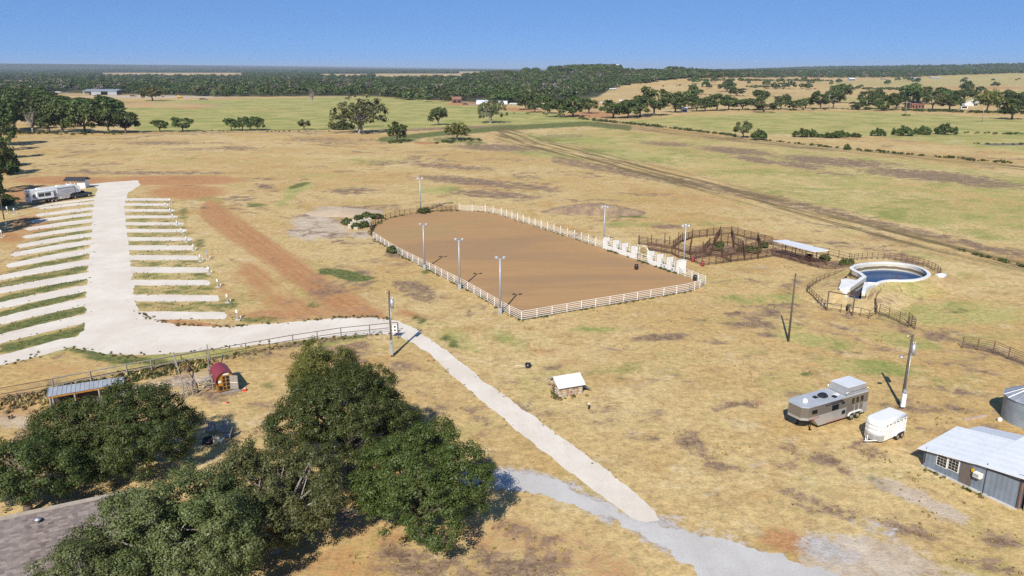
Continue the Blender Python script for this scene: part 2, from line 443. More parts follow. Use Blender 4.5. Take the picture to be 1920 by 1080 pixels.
LINES = [  # (kind, points, half width, strength)
    ('ditch', [(945, 250), (1000, 268), (1100, 292), (1300, 343), (1500, 396), (1700, 447), (1920, 500), (2200, 570)], 15, .95),
    ('ditch', [(1120, 228), (1250, 246), (1400, 264), (1650, 288), (1920, 316), (2200, 345)], 5, .9),
    ('brown', [(1040, 300), (1300, 345), (1500, 385), (1700, 432), (1920, 480)], 9, .6),
    ('lush', [(715, 262), (830, 250), (950, 240), (1100, 232), (1180, 240)], 6, .75),
    ('brown', [(720, 246), (850, 240), (960, 236)], 3, .7),
    ('lush', [(260, 246), (420, 245), (600, 243), (720, 236)], 1.6, .6),
    ('brown', [(250, 250), (420, 248), (640, 247)], 1.3, .6),
    ('red', [(395, 395), (440, 430), (500, 470), (580, 525), (650, 570), (705, 598)], 27, .72),
    ('sand', [(0, 742), (120, 715)], 4, .3),
    ('brown', [(0, 748), (230, 712), (390, 676), (560, 646), (720, 624)], 6, .6),
    ('sand', [(1235, 955), (1330, 905), (1450, 860), (1600, 830), (1690, 835)], 1.6, .50), ('sand', [(1255, 965), (1350, 915), (1470, 870), (1620, 842), (1720, 850)], 1.6, .50),
    ('sand', [(1095, 760), (1180, 715), (1330, 670), (1470, 655), (1620, 680)], 1.3, .48), ('sand', [(1105, 770), (1195, 724), (1340, 679), (1470, 664), (1600, 690)], 1.3, .48),
    ('brown', [(1180, 700), (1150, 650), (1165, 620), (1250, 600), (1400, 590)], 1.6, .50), ('brown', [(1196, 700), (1166, 650), (1180, 622), (1260, 604), (1400, 595)], 1.4, .50),
    ('sand', [(960, 640), (1000, 620), (1100, 600), (1250, 580), (1340, 560)], 1.4, .50), ('brown', [(1330, 530), (1420, 520), (1500, 540), (1530, 600)], 1.6, .5),
    ('sand', [(560, 470), (640, 480), (720, 520), (790, 600)], 1.5, .5), ('sand', [(575, 465), (655, 476), (735, 516), (800, 590)], 1.5, .5), ('brown', [(1740, 760), (1680, 800), (1560, 850), (1500, 900), (1480, 960)], 3.0, .52),
    ('brown', [(1400, 240), (1500, 262), (1640, 258), (1780, 254)], 2, .35),
]
LP = [((178, 372), (60, 388), 4), ((178, 379), (72, 391), 5), ((178, 390), (65, 404), 6), ((178, 400), (55, 416), 6), ((178, 412), (46, 430), 7), ((178, 425), (41, 445), 7),
      ((178, 438), (30, 462), 8), ((176, 452), (20, 478), 9), ((176, 468), (10, 499), 10), ((175, 489), (-14, 523), 11), ((174, 514), (-40, 552), 12),
      ((172, 537), (-64, 586), 13), ((170, 562), (-92, 623), 15), ((170, 593), (-125, 667), 17)]
RP = [(374, 320, 5), (383.5, 318, 5), (394.5, 328, 5), (406.5, 334, 5.5), (419.5, 346, 6), (432.5, 351, 6.5), (448, 361, 7), (464.5, 364, 9.5), (483, 374, 9.5), (506, 392, 11.5), (530, 394, 11), (559, 412, 13), (591.5, 424, 15)]
for (a, b, th), (a2, b2, t2) in zip(LP[2:-1], LP[3:]):      # green strips left between the pitches
    g0, g1 = ((a[0] + a2[0]) / 2 - 12, (a[1] + a2[1]) / 2), ((b[0] + b2[0]) / 2 + 20, (b[1] + b2[1]) / 2)
    LINES.append(('lush', [g0, g1], max(2.0, (a2[1] - a[1] - th) * .62), .43 + .0019 * (a[1] - 380)))
for (y, x1, th), (y2, x2, t2) in zip(RP[:-1], RP[1:]):
    LINES.append(('lush', [(246, (y + y2) / 2), (x1 + 4, (y + y2) / 2)], max(1.8, (y2 - y - th) * .6), .47))
LINES.append(('lush', [(165, 612), (90, 636), (0, 655)], 9, .8))
POLY = [  # (kind, points, soft edge, strength)
    ('green', [(215, 190), (420, 186), (690, 180), (830, 190), (1000, 206), (1140, 226), (1060, 236), (900, 240), (700, 243), (560, 243), (260, 247), (225, 220)], 3, .85),
    ('green', [(1150, 228), (1290, 216), (1450, 210), (1600, 208), (1760, 214), (1930, 224), (2300, 240), (2300, 320), (1920, 288), (1640, 256), (1400, 252)], 4, .72),
    ('green', [(960, 250), (1150, 238), (1400, 268), (1700, 296), (1930, 330), (2300, 380), (2300, 520), (1920, 470), (1500, 378), (1200, 300)], 8, .52),
    ('green', [(1480, 155), (1700, 150), (1920, 142), (2400, 142), (2400, 160), (1920, 162), (1700, 165), (1500, 161)], 2, .5),
    ('green', [(1180, 188), (1400, 184), (1700, 180), (1920, 178), (2300, 178), (2300, 186), (1700, 190), (1300, 196)], 2, .55), ('green', [(1230, 147), (1700, 147), (1700, 150), (1230, 150)], 1, .5), ('green', [(1780, 169), (2300, 172), (2300, 176), (1780, 172)], 1, .7),
    ('green', [(0, 556), (165, 350), (235, 350), (420, 560), (420, 600), (160, 640), (0, 680)], 10, .42),
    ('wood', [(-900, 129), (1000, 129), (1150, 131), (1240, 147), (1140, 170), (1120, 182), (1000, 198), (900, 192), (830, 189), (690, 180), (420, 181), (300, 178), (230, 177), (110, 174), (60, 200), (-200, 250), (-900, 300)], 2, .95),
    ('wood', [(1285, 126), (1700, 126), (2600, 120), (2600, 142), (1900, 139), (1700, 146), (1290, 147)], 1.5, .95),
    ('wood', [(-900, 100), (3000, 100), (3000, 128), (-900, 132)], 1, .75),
]
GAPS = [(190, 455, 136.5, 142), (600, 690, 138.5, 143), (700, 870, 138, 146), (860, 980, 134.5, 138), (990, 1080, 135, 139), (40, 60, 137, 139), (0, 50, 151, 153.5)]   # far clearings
CH = {'green': 0, 'brown': 1, 'red': 2, 'lush': 3, 'sand': 4, 'gravel': 5, 'wood': 6, 'ditch': 7}


def axis(segs):
    out = [segs[0][0]]
    for a, b, s0, s1 in segs:
        x = a
        while x < b - 1e-6:
            t = (x - a) / (b - a)
            x += s0 + (s1 - s0) * t
            out.append(min(x, b))
    return np.array(sorted(set(np.round(out, 4))))


def seg_dist(px, py, pts):
    best = np.full(px.shape, 1e9)
    for (ax, ay), (bx, by) in zip(pts[:-1], pts[1:]):
        dx, dy = bx - ax, by - ay
        t = np.clip(((px - ax) * dx + (py - ay) * dy) / (dx * dx + dy * dy), 0, 1)
        best = np.minimum(best, np.hypot(px - ax - t * dx, py - ay - t * dy))
    return best


def inside(px, py, pts):
    c = np.zeros(px.shape, bool)
    n = len(pts)
    for i in range(n):
        (x1, y1), (x2, y2) = pts[i], pts[(i + 1) % n]
        if y1 == y2: continue
        k = ((y1 > py) != (y2 > py)) & (px < (x2 - x1) * (py - y1) / (y2 - y1) + x1)
        c ^= k
    return c


def ground_masks(X, Y):
    px, py = to_px(X, Y)
    ok = Y > 25
    A = np.zeros((8,) + X.shape)
    for k, cx, cy, rx, ry, rot, s in ELL:
        sel = ok & (np.abs(px - cx) < 2 * max(rx, ry)) & (np.abs(py - cy) < 2 * max(rx, ry))
        if not sel.any(): continue
        a = math.radians(rot)
        dx, dy = px[sel] - cx, py[sel] - cy
        r = np.hypot((dx * math.cos(a) + dy * math.sin(a)) / rx, (-dx * math.sin(a) + dy * math.cos(a)) / ry)
        A[CH[k]][sel] = np.maximum(A[CH[k]][sel], s * (1 - sstep(.35, 1.45, r)))
    for k, pts, hw, s in LINES:
        sel = ok & (py > 200) if True else ok
        d = seg_dist(px[sel], py[sel], pts)
        A[CH[k]][sel] = np.maximum(A[CH[k]][sel], s * (1 - sstep(.4 * hw, 1.4 * hw, d)))
    for k, pts, soft, s in POLY:
        d = seg_dist(px, py, pts + [pts[0]])
        d = np.where(inside(px, py, pts), d, -d)
        A[CH[k]] = np.maximum(A[CH[k]], s * sstep(-soft, soft, d) * ok)
    for x0, x1, y0, y1 in GAPS:
        A[6] = np.where((px > x0) & (px < x1) & (py > y0) & (py < y1), 0, A[6])
    return A


def ground_material():
    m, nt, bs = nodemat('dry_pasture')
    tc = nt.nodes.new('ShaderNodeTexCoord')
    ob = tc.outputs['Object']
    N = lambda s, d=4, r=.6, dist=0.0: _noise(nt, s, d, r, vec=ob, dist=dist)
    big, mid, small, fine, micro = N(.018, 5, .6), N(.07, 6, .62, .6), N(.33, 5, .68, .4), N(1.3, 4, .7), N(4.5, 3, .7)

    def attr(n):
        a = nt.nodes.new('ShaderNodeAttribute'); a.attribute_name = n
        s = nt.nodes.new('ShaderNodeSeparateColor')
        nt.links.new(a.outputs['Color'], s.inputs[0])
        return s.outputs
    A, B, C = attr('mask_a'), attr('mask_b'), attr('mask_c')
    rag = _math(nt, 'ADD', _math(nt, 'ADD', _math(nt, 'MULTIPLY', small, .45), _math(nt, 'MULTIPLY', fine, .40)), _math(nt, 'MULTIPLY', micro, .15))   # ragged edges
    rag2 = _math(nt, 'ADD', _math(nt, 'MULTIPLY', mid, .5), _math(nt, 'MULTIPLY', small, .5))

    def cover(mask, nz, k=1.5, soft=.16):
        k *= 1.8
        t = _math(nt, 'ADD', mask, _math(nt, 'MULTIPLY', _math(nt, 'SUBTRACT', nz, .5), k))
        return _ramp(nt, t, .5 - soft, .5 + soft)
    # base of cured grass
    c = _mix(nt, _ramp(nt, big, .36, .64), (.505, .345, .142), (.59, .445, .218))
    c = _mix(nt, _math(nt, 'MULTIPLY', _ramp(nt, mid, .48, .70), .8), c, (.45, .275, .10))
    c = _mix(nt, _math(nt, 'MULTIPLY', _ramp(nt, small, .46, .68), .6), c, (.39, .255, .115))
    c = _mix(nt, _math(nt, 'MULTIPLY', _ramp(nt, N(.10, 6, .7, .8), .52, .66), .55), c, (.40, .35, .125))
    c = _mix(nt, _math(nt, 'MULTIPLY', _ramp(nt, N(.21, 6, .7, .5), .56, .66), .55), c, (.62, .50, .30))
    patch = _math(nt, 'MULTIPLY', _ramp(nt, N(.032, 7, .72, 1.2), .48, .64), .60)
    nearby = _ramp(nt, A[0], .55, .25)
    brown = _math(nt, 'MAXIMUM', A[1], _math(nt, 'MULTIPLY', patch, nearby))
    c = _mix(nt, _math(nt, 'MULTIPLY', cover(B[2 - 1], rag), .9), c, _mix(nt, _ramp(nt, rag, .40, .58), (.60, .52, .43), (.46, .36, .26)))       # sand
    c = _mix(nt, cover(A[0], rag2, 1.5, .3), c, _mix(nt, _ramp(nt, N(.045, 7, .72, .5), .36, .62), (.255, .275, .078), (.44, .385, .145)))        # pasture green
    c = _mix(nt, cover(A[2], rag, 1.3, .22), c, _mix(nt, _ramp(nt, small, .35, .65), (.42, .20, .085), (.48, .275, .13)))       # red earth
    c = _mix(nt, _math(nt, 'MULTIPLY', cover(brown, rag, 2.3, .13), .92), c, _mix(nt, _ramp(nt, fine, .4, .62), (.165, .108, .082), (.30, .205, .135)))      # dead weeds
    c = _mix(nt, cover(B[0], rag, 1.5, .2), c, _mix(nt, _ramp(nt, fine, .35, .65), (.085, .115, .035), (.18, .185, .06)))         # lush
    c = _mix(nt, cover(B[2], rag, 1.5, .2), c, _mix(nt, _ramp(nt, small, .35, .65), (.40, .375, .37), (.47, .435, .41)))          # gravel
    # wheel tracks along the ditch road
    a = nt.nodes.new('ShaderNodeAttribute'); a.attribute_name = 'track'
    streak = _noise(nt, 1.0, 4, .6, vec=a.outputs['Vector'])
    dk = _math(nt, 'MULTIPLY', C[1], _ramp(nt, streak, .42, .58))
    c = _mix(nt, dk, c, _mix(nt, fine, (.12, .095, .04), (.22, .16, .075)))
    rs = _math(nt, 'MULTIPLY', C[2], _ramp(nt, streak, .45, .6))
    c = _mix(nt, _math(nt, 'MULTIPLY', rs, .5), c, (.34, .15, .065))
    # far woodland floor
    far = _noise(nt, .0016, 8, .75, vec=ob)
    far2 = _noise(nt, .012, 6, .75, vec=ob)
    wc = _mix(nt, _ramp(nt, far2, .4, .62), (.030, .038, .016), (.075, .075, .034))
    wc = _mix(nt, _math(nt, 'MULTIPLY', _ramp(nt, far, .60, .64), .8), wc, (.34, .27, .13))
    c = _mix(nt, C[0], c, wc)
    # tufts and specks
    sp = _math(nt, 'ADD', _math(nt, 'MULTIPLY', fine, .6), _math(nt, 'MULTIPLY', micro, .4))
    val = nt.nodes.new('ShaderNodeMapRange')
    nt.links.new(sp, val.inputs[0])
    val.inputs[1].default_value, val.inputs[2].default_value, val.inputs[3].default_value, val.inputs[4].default_value = .36, .60, .58, 1.16
    c = _mix(nt, 1.0, c, val.outputs[0], 'MULTIPLY')
    spots = _math(nt, 'MULTIPLY', _ramp(nt, rag, .56, .64), _ramp(nt, mid, .40, .58))
    c = _mix(nt, _math(nt, 'MULTIPLY', spots, .5), c, (.16, .115, .06))
    nt.links.new(c, bs.inputs['Base Color'])
    bs.inputs['Roughness'].default_value = .95
    bs.inputs['Specular IOR Level'].default_value = .15
    _bump(nt, bs, sp, .55, .25)
    return m


MG = ground_material()


def paint_ground(me, X, Y):
    A = ground_masks(X, Y)
    n = X.size
    for name, ch in (('mask_a', (0, 1, 2)), ('mask_b', (3, 4, 5))):
        at = me.attributes.new(name, 'FLOAT_COLOR', 'POINT')
        d = np.ones((n, 4), np.float32)
        for i, k in enumerate(ch): d[:, i] = A[k].ravel()
        at.data.foreach_set('color', d.ravel())
    # across / along coordinates of the ditch road and of the red vehicle track
    tr = np.zeros((n, 3), np.float32)
    redm = np.zeros(n)
    for pts, isred in ((LINES[0][1], 0), (LINES[1][1], 0), ([l for l in LINES if l[0] == 'red'][0][1], 1)):
        p = [G(*q) for q in pts]
        best = np.full(n, 1e9); lat = np.zeros(n); al = np.zeros(n); acc = 0.0
        for a, b in zip(p[:-1], p[1:]):
            d = (b - a); L = d.length; dx, dy = d.x / L, d.y / L
            rx, ry = X.ravel() - a.x, Y.ravel() - a.y
            t = rx * dx + ry * dy
            l = -rx * dy + ry * dx
            dd = np.hypot(l, t - np.clip(t, 0, L))
            s = dd < best
            best[s] = dd[s]; lat[s] = l[s]; al[s] = acc + t[s]
            acc += L
        lim = 16 if isred else 45
        s = best < lim
        tr[s, 0] = lat[s] * (1.1 if isred else .35); tr[s, 1] = al[s] * .02; tr[s, 2] = 3.0 * isred
        if isred: redm = np.where(s, A[2].ravel() * np.clip(1.6 - best / 9, 0, 1), 0)
    at = me.attributes.new('track', 'FLOAT_VECTOR', 'POINT')
    at.data.foreach_set('vector', tr.ravel())
    at = me.attributes.new('mask_c', 'FLOAT_COLOR', 'POINT')
    d = np.ones((n, 4), np.float32)
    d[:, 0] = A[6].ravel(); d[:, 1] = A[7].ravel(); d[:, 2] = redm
    at.data.foreach_set('color', d.ravel())


def make_ground():
    xs = axis([(-30000, -8000, 4000, 1200), (-8000, -1500, 400, 60), (-1500, -300, 40, 5), (-300, 300, 1.25, 1.25), (300, 1500, 5, 40), (1500, 8000, 60, 400), (8000, 30000, 1200, 4000)])
    ys = axis([(-2000, -100, 400, 40), (-100, 30, 20, 2), (30, 150, .9, .9), (150, 420, .9, 3.0), (420, 1500, 3.2, 16), (1500, 9000, 20, 160), (9000, 30000, 500, 3000)])
    X, Y = np.meshgrid(xs, ys)
    Z = terrain(X, Y)
    nx, ny = len(xs), len(ys)
    me = bpy.data.meshes.new('ground')
    me.vertices.add(nx * ny)
    me.vertices.foreach_set('co', np.stack([X, Y, Z], -1).astype(np.float32).ravel())
    i = np.arange((ny - 1) * nx).reshape(ny - 1, nx)[:, :-1].ravel()
    q = np.stack([i, i + 1, i + nx + 1, i + nx], -1).astype(np.int32)
    me.loops.add(q.size)
    me.loops.foreach_set('vertex_index', q.ravel())
    me.polygons.add(len(q))
    me.polygons.foreach_set('loop_start', np.arange(len(q), dtype=np.int32) * 4)
    me.update(calc_edges=True)
    paint_ground(me, X, Y)
    me.materials.append(MG)
    o = inst('ground', me)
    return tag(o, kind='structure')


make_ground()


# ------------------------------------------------------------------ gravel road, pitches, arena floor
def ragged(pts, step, amp, seed=0, closed=True):
    """outline in metres with a worn, wandering edge"""
    out = []
    n = len(pts)
    for i in range(n if closed else n - 1):
        a, b = pts[i], pts[(i + 1) % n]
        L = (b - a).length
        k = max(1, int(L / step))
        nrm = Vector((-(b - a).y, (b - a).x, 0)).normalized() if L > 1e-6 else Vector((0, 0, 0))
        for j in range(k):
            p = a.lerp(b, j / k)
            q = Vector((p.x * .45 + seed, p.y * .45, seed))
            d = mnoise.noise(q) * 1.0 + mnoise.noise(q * 2.7) * .65 + mnoise.noise(q * 6.1) * .45
            out.append(p + nrm * d * amp)
    return out


def catmull(pts, k=5, closed=True):
    n = len(pts); out = []
    for i in range(n if closed else n - 1):
        P = [pts[(i + j - 1) % n] if closed else pts[min(max(i + j - 1, 0), n - 1)] for j in range(4)]
        for j in range(k):
            t = j / k
            out.append(.5 * ((2 * P[1]) + (P[2] - P[0]) * t + (2 * P[0] - 5 * P[1] + 4 * P[2] - P[3]) * t * t + (3 * P[1] - P[0] - 3 * P[2] + P[3]) * t ** 3))
    if not closed: out.append(pts[-1])
    return out


def sheet(name, pts, z, mat):
    me = bpy.data.meshes.new(name)
    me.from_pydata([(p.x, p.y, 0) for p in pts], [], [tuple(range(len(pts)))])
    if me.polygons[0].normal.z < 0: me.flip_normals()
    me.materials.append(mat)
    return tag(inst(name, me, loc=(0, 0, z)), kind='structure')


def gravel_mat(name, c1, c2, spot, spots=.5):
    m, nt, bs = nodemat(name)
    tc = nt.nodes.new('ShaderNodeTexCoord'); ob = tc.outputs['Object']
    a, b, d, e = _noise(nt, .16, 5, .6, vec=ob), _noise(nt, 1.6, 4, .65, vec=ob), _noise(nt, 7, 3, .7, vec=ob), _noise(nt, .75, 4, .6, vec=ob)
    c = _mix(nt, _ramp(nt, a, .35, .65), c1, c2)
    c = _mix(nt, _math(nt, 'MULTIPLY', _ramp(nt, b, .5, .75), .4), c, tuple(v * .72 for v in c1))
    c = _mix(nt, _math(nt, 'MULTIPLY', _ramp(nt, _noise(nt, .4, 6, .7, vec=ob, dist=.8), .52, .68), .4), c, tuple(v * k for v, k in zip(c1, (.78, .74, .68))))
    c = _mix(nt, _math(nt, 'MULTIPLY', _ramp(nt, e, .70, .76), spots), c, spot)
    mpp = nt.nodes.new('ShaderNodeMapping'); mpp.inputs['Rotation'].default_value = (0, 0, math.radians(-9)); mpp.inputs['Scale'].default_value = (1.1, .045, 1); nt.links.new(ob, mpp.inputs[0])
    c = _mix(nt, _math(nt, 'MULTIPLY', _ramp(nt, _noise(nt, 1.0, 4, .62, vec=mpp.outputs[0], dist=.4), .47, .64), .2), c, tuple(v * k for v, k in zip(c1, (.80, .775, .74))))     # wheel lanes
    mr = nt.nodes.new('ShaderNodeMapRange'); nt.links.new(d, mr.inputs[0])
    mr.inputs[1].default_value, mr.inputs[2].default_value, mr.inputs[3].default_value, mr.inputs[4].default_value = .3, .7, .86, 1.08
    c = _mix(nt, 1.0, c, mr.outputs[0], 'MULTIPLY')
    nt.links.new(c, bs.inputs['Base Color'])
    bs.inputs['Roughness'].default_value = .95
    bs.inputs['Specular IOR Level'].default_value = .2
    _bump(nt, bs, d, .4, .03)
    return m


M['gravel'] = gravel_mat('white_gravel', (.71, .65, .57), (.64, .57, .49), (.16, .12, .07), .6)
M['pale_gravel'] = gravel_mat('worn_pale_gravel', (.56, .50, .44), (.48, .41, .34), (.36, .25, .14), .9)
M['grey_gravel'] = gravel_mat('grey_gravel', (.54, .525, .51), (.48, .455, .435), (.44, .32, .16), 1.0)
P3 = lambda L: [G(*p) for p in L]
road = [(166, 346), (200, 342), (258, 338), (264, 347), (240, 362), (233, 385), (236, 420), (241, 460), (248, 510), (252, 560), (262, 586), (280, 597),
        (310, 605), (350, 611), (430, 613), (520, 606), (640, 596), (700, 594.5), (745, 601), (775, 614), (800, 632), (850, 668), (905, 712), (960, 752),
        (1060, 825), (1150, 892), (1202, 933), (1228, 960), (1236, 976), (1212, 980), (1180, 970), (1160, 953), (1130, 932), (1060, 880), (980, 815), (900, 748), (850, 706), (805, 664), (775, 643), (745, 630), (700, 626),
        (620, 632), (540, 641), (430, 653), (340, 661), (270, 666), (200, 664), (135, 651), (62, 671), (0, 685), (-90, 710), (-92, 688), (0, 666), (62, 651), (105, 638),
        (142, 632), (158, 618), (160, 590), (161, 560), (163, 530), (166, 495), (170, 460), (173, 425), (174, 395), (177, 370), (184, 354)]
RW = P3(road)
sheet('gravel_road', ragged(RW, .55, .28, 3), .016, M['gravel'])
for i, (a, b, th) in enumerate(LP):
    d = Vector((b[0] - a[0], b[1] - a[1], 0)).normalized()
    h = th / 2
    q = [G(a[0] + 6, a[1] - h), G((a[0] + b[0]) / 2, (a[1] + b[1]) / 2 - h * 1.05), G(b[0] + 6, b[1] - h), G(b[0], b[1]), G(b[0] + 8, b[1] + h * .7), G((a[0] + b[0]) / 2, (a[1] + b[1]) / 2 + h), G(a[0] + 6, a[1] + h)]
    sheet('gravel_pitch', ragged(q, .5, .24, 10 + i), .008 + .0005 * (i % 3), M['gravel'])
for i, (y, x1, th) in enumerate(RP):
    x0, h = 228 + (y - 374) * .1, th / 2
    q = [G(x0, y - h), G((x0 + x1) / 2, y - h * .95), G(x1 - 3, y - h * .8), G(x1, y), G(x1 - 3, y + h * .9), G((x0 + x1) / 2, y + h), G(x0, y + h)]
    sheet('gravel_pitch', ragged(q, .5, .24, 40 + i), .008 + .0005 * (i % 3), M['gravel'])
drive = [(860, 882), (930, 880), (1000, 888), (1060, 907), (1110, 932), (1165, 958), (1190, 972), (1235, 985), (1320, 1000), (1420, 1030), (1540, 1062), (1640, 1120), (1330, 1120), (1290, 1060), (1220, 1012), (1150, 975), (1080, 948), (1000, 925), (940, 915), (870, 912)]
sheet('driveway', ragged(P3(drive), .22, .62, 77), .006, M['grey_gravel'])


def arena_mat():
    m, nt, bs = nodemat('arena_sand')
    tc = nt.nodes.new('ShaderNodeTexCoord'); ob = tc.outputs['Object']
    mp = nt.nodes.new('ShaderNodeMapping')
    mp.inputs['Rotation'].default_value = (0, 0, math.radians(-28))
    mp.inputs['Scale'].default_value = (.35, 1.0, 1)
    nt.links.new(ob, mp.inputs[0])
    a, b, d, f = _noise(nt, .055, 4, .55, vec=mp.outputs[0], dist=1.2), _noise(nt, .5, 5, .65, vec=mp.outputs[0]), _noise(nt, 6, 3, .7, vec=ob), _noise(nt, 1.4, 4, .65, vec=ob)
    c = _mix(nt, _ramp(nt, a, .42, .62), (.405, .245, .118), (.335, .212, .115))
    c = _mix(nt, _math(nt, 'MULTIPLY', _ramp(nt, a, .30, .42), 1.0), (.37, .25, .12), c)
    c = _mix(nt, _math(nt, 'MULTIPLY', _ramp(nt, b, .5, .72), .35), c, (.27, .175, .095))
    c = _mix(nt, _math(nt, 'MULTIPLY', _ramp(nt, f, .55, .75), .3), c, (.25, .15, .07))
    m2 = nt.nodes.new('ShaderNodeMapping'); m2.inputs['Rotation'].default_value = (0, 0, math.radians(-29)); m2.inputs['Scale'].default_value = (.05, 3.2, 1); nt.links.new(ob, m2.inputs[0])
    hr = _noise(nt, 1.0, 3, .6, vec=m2.outputs[0], dist=.3)
    c = _mix(nt, _math(nt, 'MULTIPLY', _ramp(nt, hr, .45, .6), .38), c, (.30, .185, .088))
    nt.links.new(c, bs.inputs['Base Color'])
    bs.inputs['Roughness'].default_value = .97
    bs.inputs['Specular IOR Level'].default_value = .1
    _bump(nt, bs, _math(nt, 'ADD', d, f), .5, .06)
    return m


M['arena'] = arena_mat()
AR_L = [(978, 601), (955, 590), (877, 544), (795, 502), (745, 476), (700, 447)]
AR_FAR = [(696, 442), (695, 434), (700, 426), (716, 415), (741, 407), (769, 402), (810, 397), (836, 396), (861, 395.5)]
AR_R = [(861, 395.5), (910, 397), (940, 404), (992, 421), (1077, 448), (1131, 466)]
AR_CH = [(1131, 466), (1272, 514)]
AR_C = [(1272, 514), (1297, 523), (1322, 533), (1312, 540), (1292, 547)]
AR_N = [(1292, 547), (1195, 564), (1090, 581), (978, 601)]
arena_pts = [G(*p) for p in AR_L[:-1] + [AR_L[-1]] + AR_FAR[:-1] + AR_R[:-1] + AR_CH[:1] + AR_C[:-1] + AR_N[:-1]]
sheet('arena_floor', ragged(arena_pts, .6, .12, 5), .007, M['arena'])


# ================================================================== VEGETATION
def leaf_mat(name, dark, light, olive=None, trans=.22):
    m = bpy.data.materials.new(name)
    m.use_nodes = True
    nt = m.node_tree
    nt.nodes.remove(nt.nodes['Principled BSDF'])
    out = nt.nodes['Material Output']
    g = nt.nodes.new('ShaderNodeNewGeometry')
    oi = nt.nodes.new('ShaderNodeObjectInfo')
    nz = _noise(nt, .55, 3, .6)
    c = _mix(nt, g.outputs['Random Per Island'], dark, light)
    c = _mix(nt, _math(nt, 'MULTIPLY', _ramp(nt, nz, .42, .68), .6), c, olive or light)
    hv = nt.nodes.new('ShaderNodeHueSaturation')
    nt.links.new(c, hv.inputs['Color'])
    nt.links.new(_math(nt, 'ADD', .80, _math(nt, 'MULTIPLY', oi.outputs['Random'], .50)), hv.inputs['Value'])
    nt.links.new(_math(nt, 'ADD', .486, _math(nt, 'MULTIPLY', oi.outputs['Random'], .04)), hv.inputs['Hue'])
    d, t, gl = nt.nodes.new('ShaderNodeBsdfDiffuse'), nt.nodes.new('ShaderNodeBsdfTranslucent'), nt.nodes.new('ShaderNodeBsdfGlossy')
    gl.inputs['Roughness'].default_value = .45
    gl.inputs['Color'].default_value = (.5, .55, .5, 1)
    nt.links.new(hv.outputs[0], d.inputs['Color'])
    nt.links.new(hv.outputs[0], t.inputs['Color'])
    ms = nt.nodes.new('ShaderNodeMixShader'); ms.inputs[0].default_value = trans
    nt.links.new(d.outputs[0], ms.inputs[1]); nt.links.new(t.outputs[0], ms.inputs[2])
    m2 = nt.nodes.new('ShaderNodeMixShader'); m2.inputs[0].default_value = .035
    nt.links.new(ms.outputs[0], m2.inputs[1]); nt.links.new(gl.outputs[0], m2.inputs[2])
    nt.links.new(m2.outputs[0], out.inputs['Surface'])
    return m


LEAF = {
    'oak': leaf_mat('live_oak_leaves', (.044, .064, .015), (.094, .122, .034), (.108, .130, .038)),
    'green': leaf_mat('green_oak_leaves', (.046, .070, .015), (.094, .124, .030), (.108, .128, .036)),
    'olive': leaf_mat('olive_leaves', (.062, .078, .024), (.138, .148, .056), (.152, .150, .060)),
    'yellow': leaf_mat('yellowing_leaves', (.075, .085, .018), (.150, .145, .038), (.17, .125, .035)),
    'grey': leaf_mat('grey_twigs', (.10, .085, .07), (.19, .165, .14), (.15, .125, .09), .05),
    'weed': leaf_mat('weeds', (.040, .060, .016), (.105, .120, .035), (.13, .12, .045)),
    'straw': leaf_mat('dry_grass_tufts', (.22, .15, .06), (.44, .31, .13), (.34, .25, .11), .1),
    'dry': leaf_mat('dry_weeds', (.13, .10, .055), (.27, .20, .10), (.20, .16, .07), .1),
}


def leaf_mesh(name, pos, nrm, size, mat, rng, aspect=(.45, .8)):
    """one small bent leaf spray (two triangles) per point"""
    n = len(pos)
    r = rng.normal(size=(n, 3))
    t = r - nrm * (r * nrm).sum(1, keepdims=True)
    t /= np.linalg.norm(t, axis=1, keepdims=True) + 1e-9
    b = np.cross(nrm, t)
    s = size[:, None]
    w_ = s * rng.uniform(aspect[0], aspect[1], (n, 1))
    bend = nrm * s * rng.uniform(-.25, .25, (n, 1))
    k = rng.uniform(-.25, .25, (n, 1))
    v = np.stack([pos - t * s, pos + b * w_ + t * s * k + bend, pos + t * s, pos - b * w_ + t * s * k + bend], 1).reshape(-1, 3)
    me = bpy.data.meshes.new(name)
    me.vertices.add(4 * n)
    me.vertices.foreach_set('co', v.astype(np.float32).ravel())
    i = np.arange(n, dtype=np.int32) * 4
    q = np.stack([i, i + 1, i + 2, i, i + 2, i + 3], 1)
    me.loops.add(6 * n)
    me.loops.foreach_set('vertex_index', q.ravel())
    me.polygons.add(2 * n)
    me.polygons.foreach_set('loop_start', np.arange(2 * n, dtype=np.int32) * 3)
    me.update(calc_edges=True)
    me.materials.append(mat)
    return me


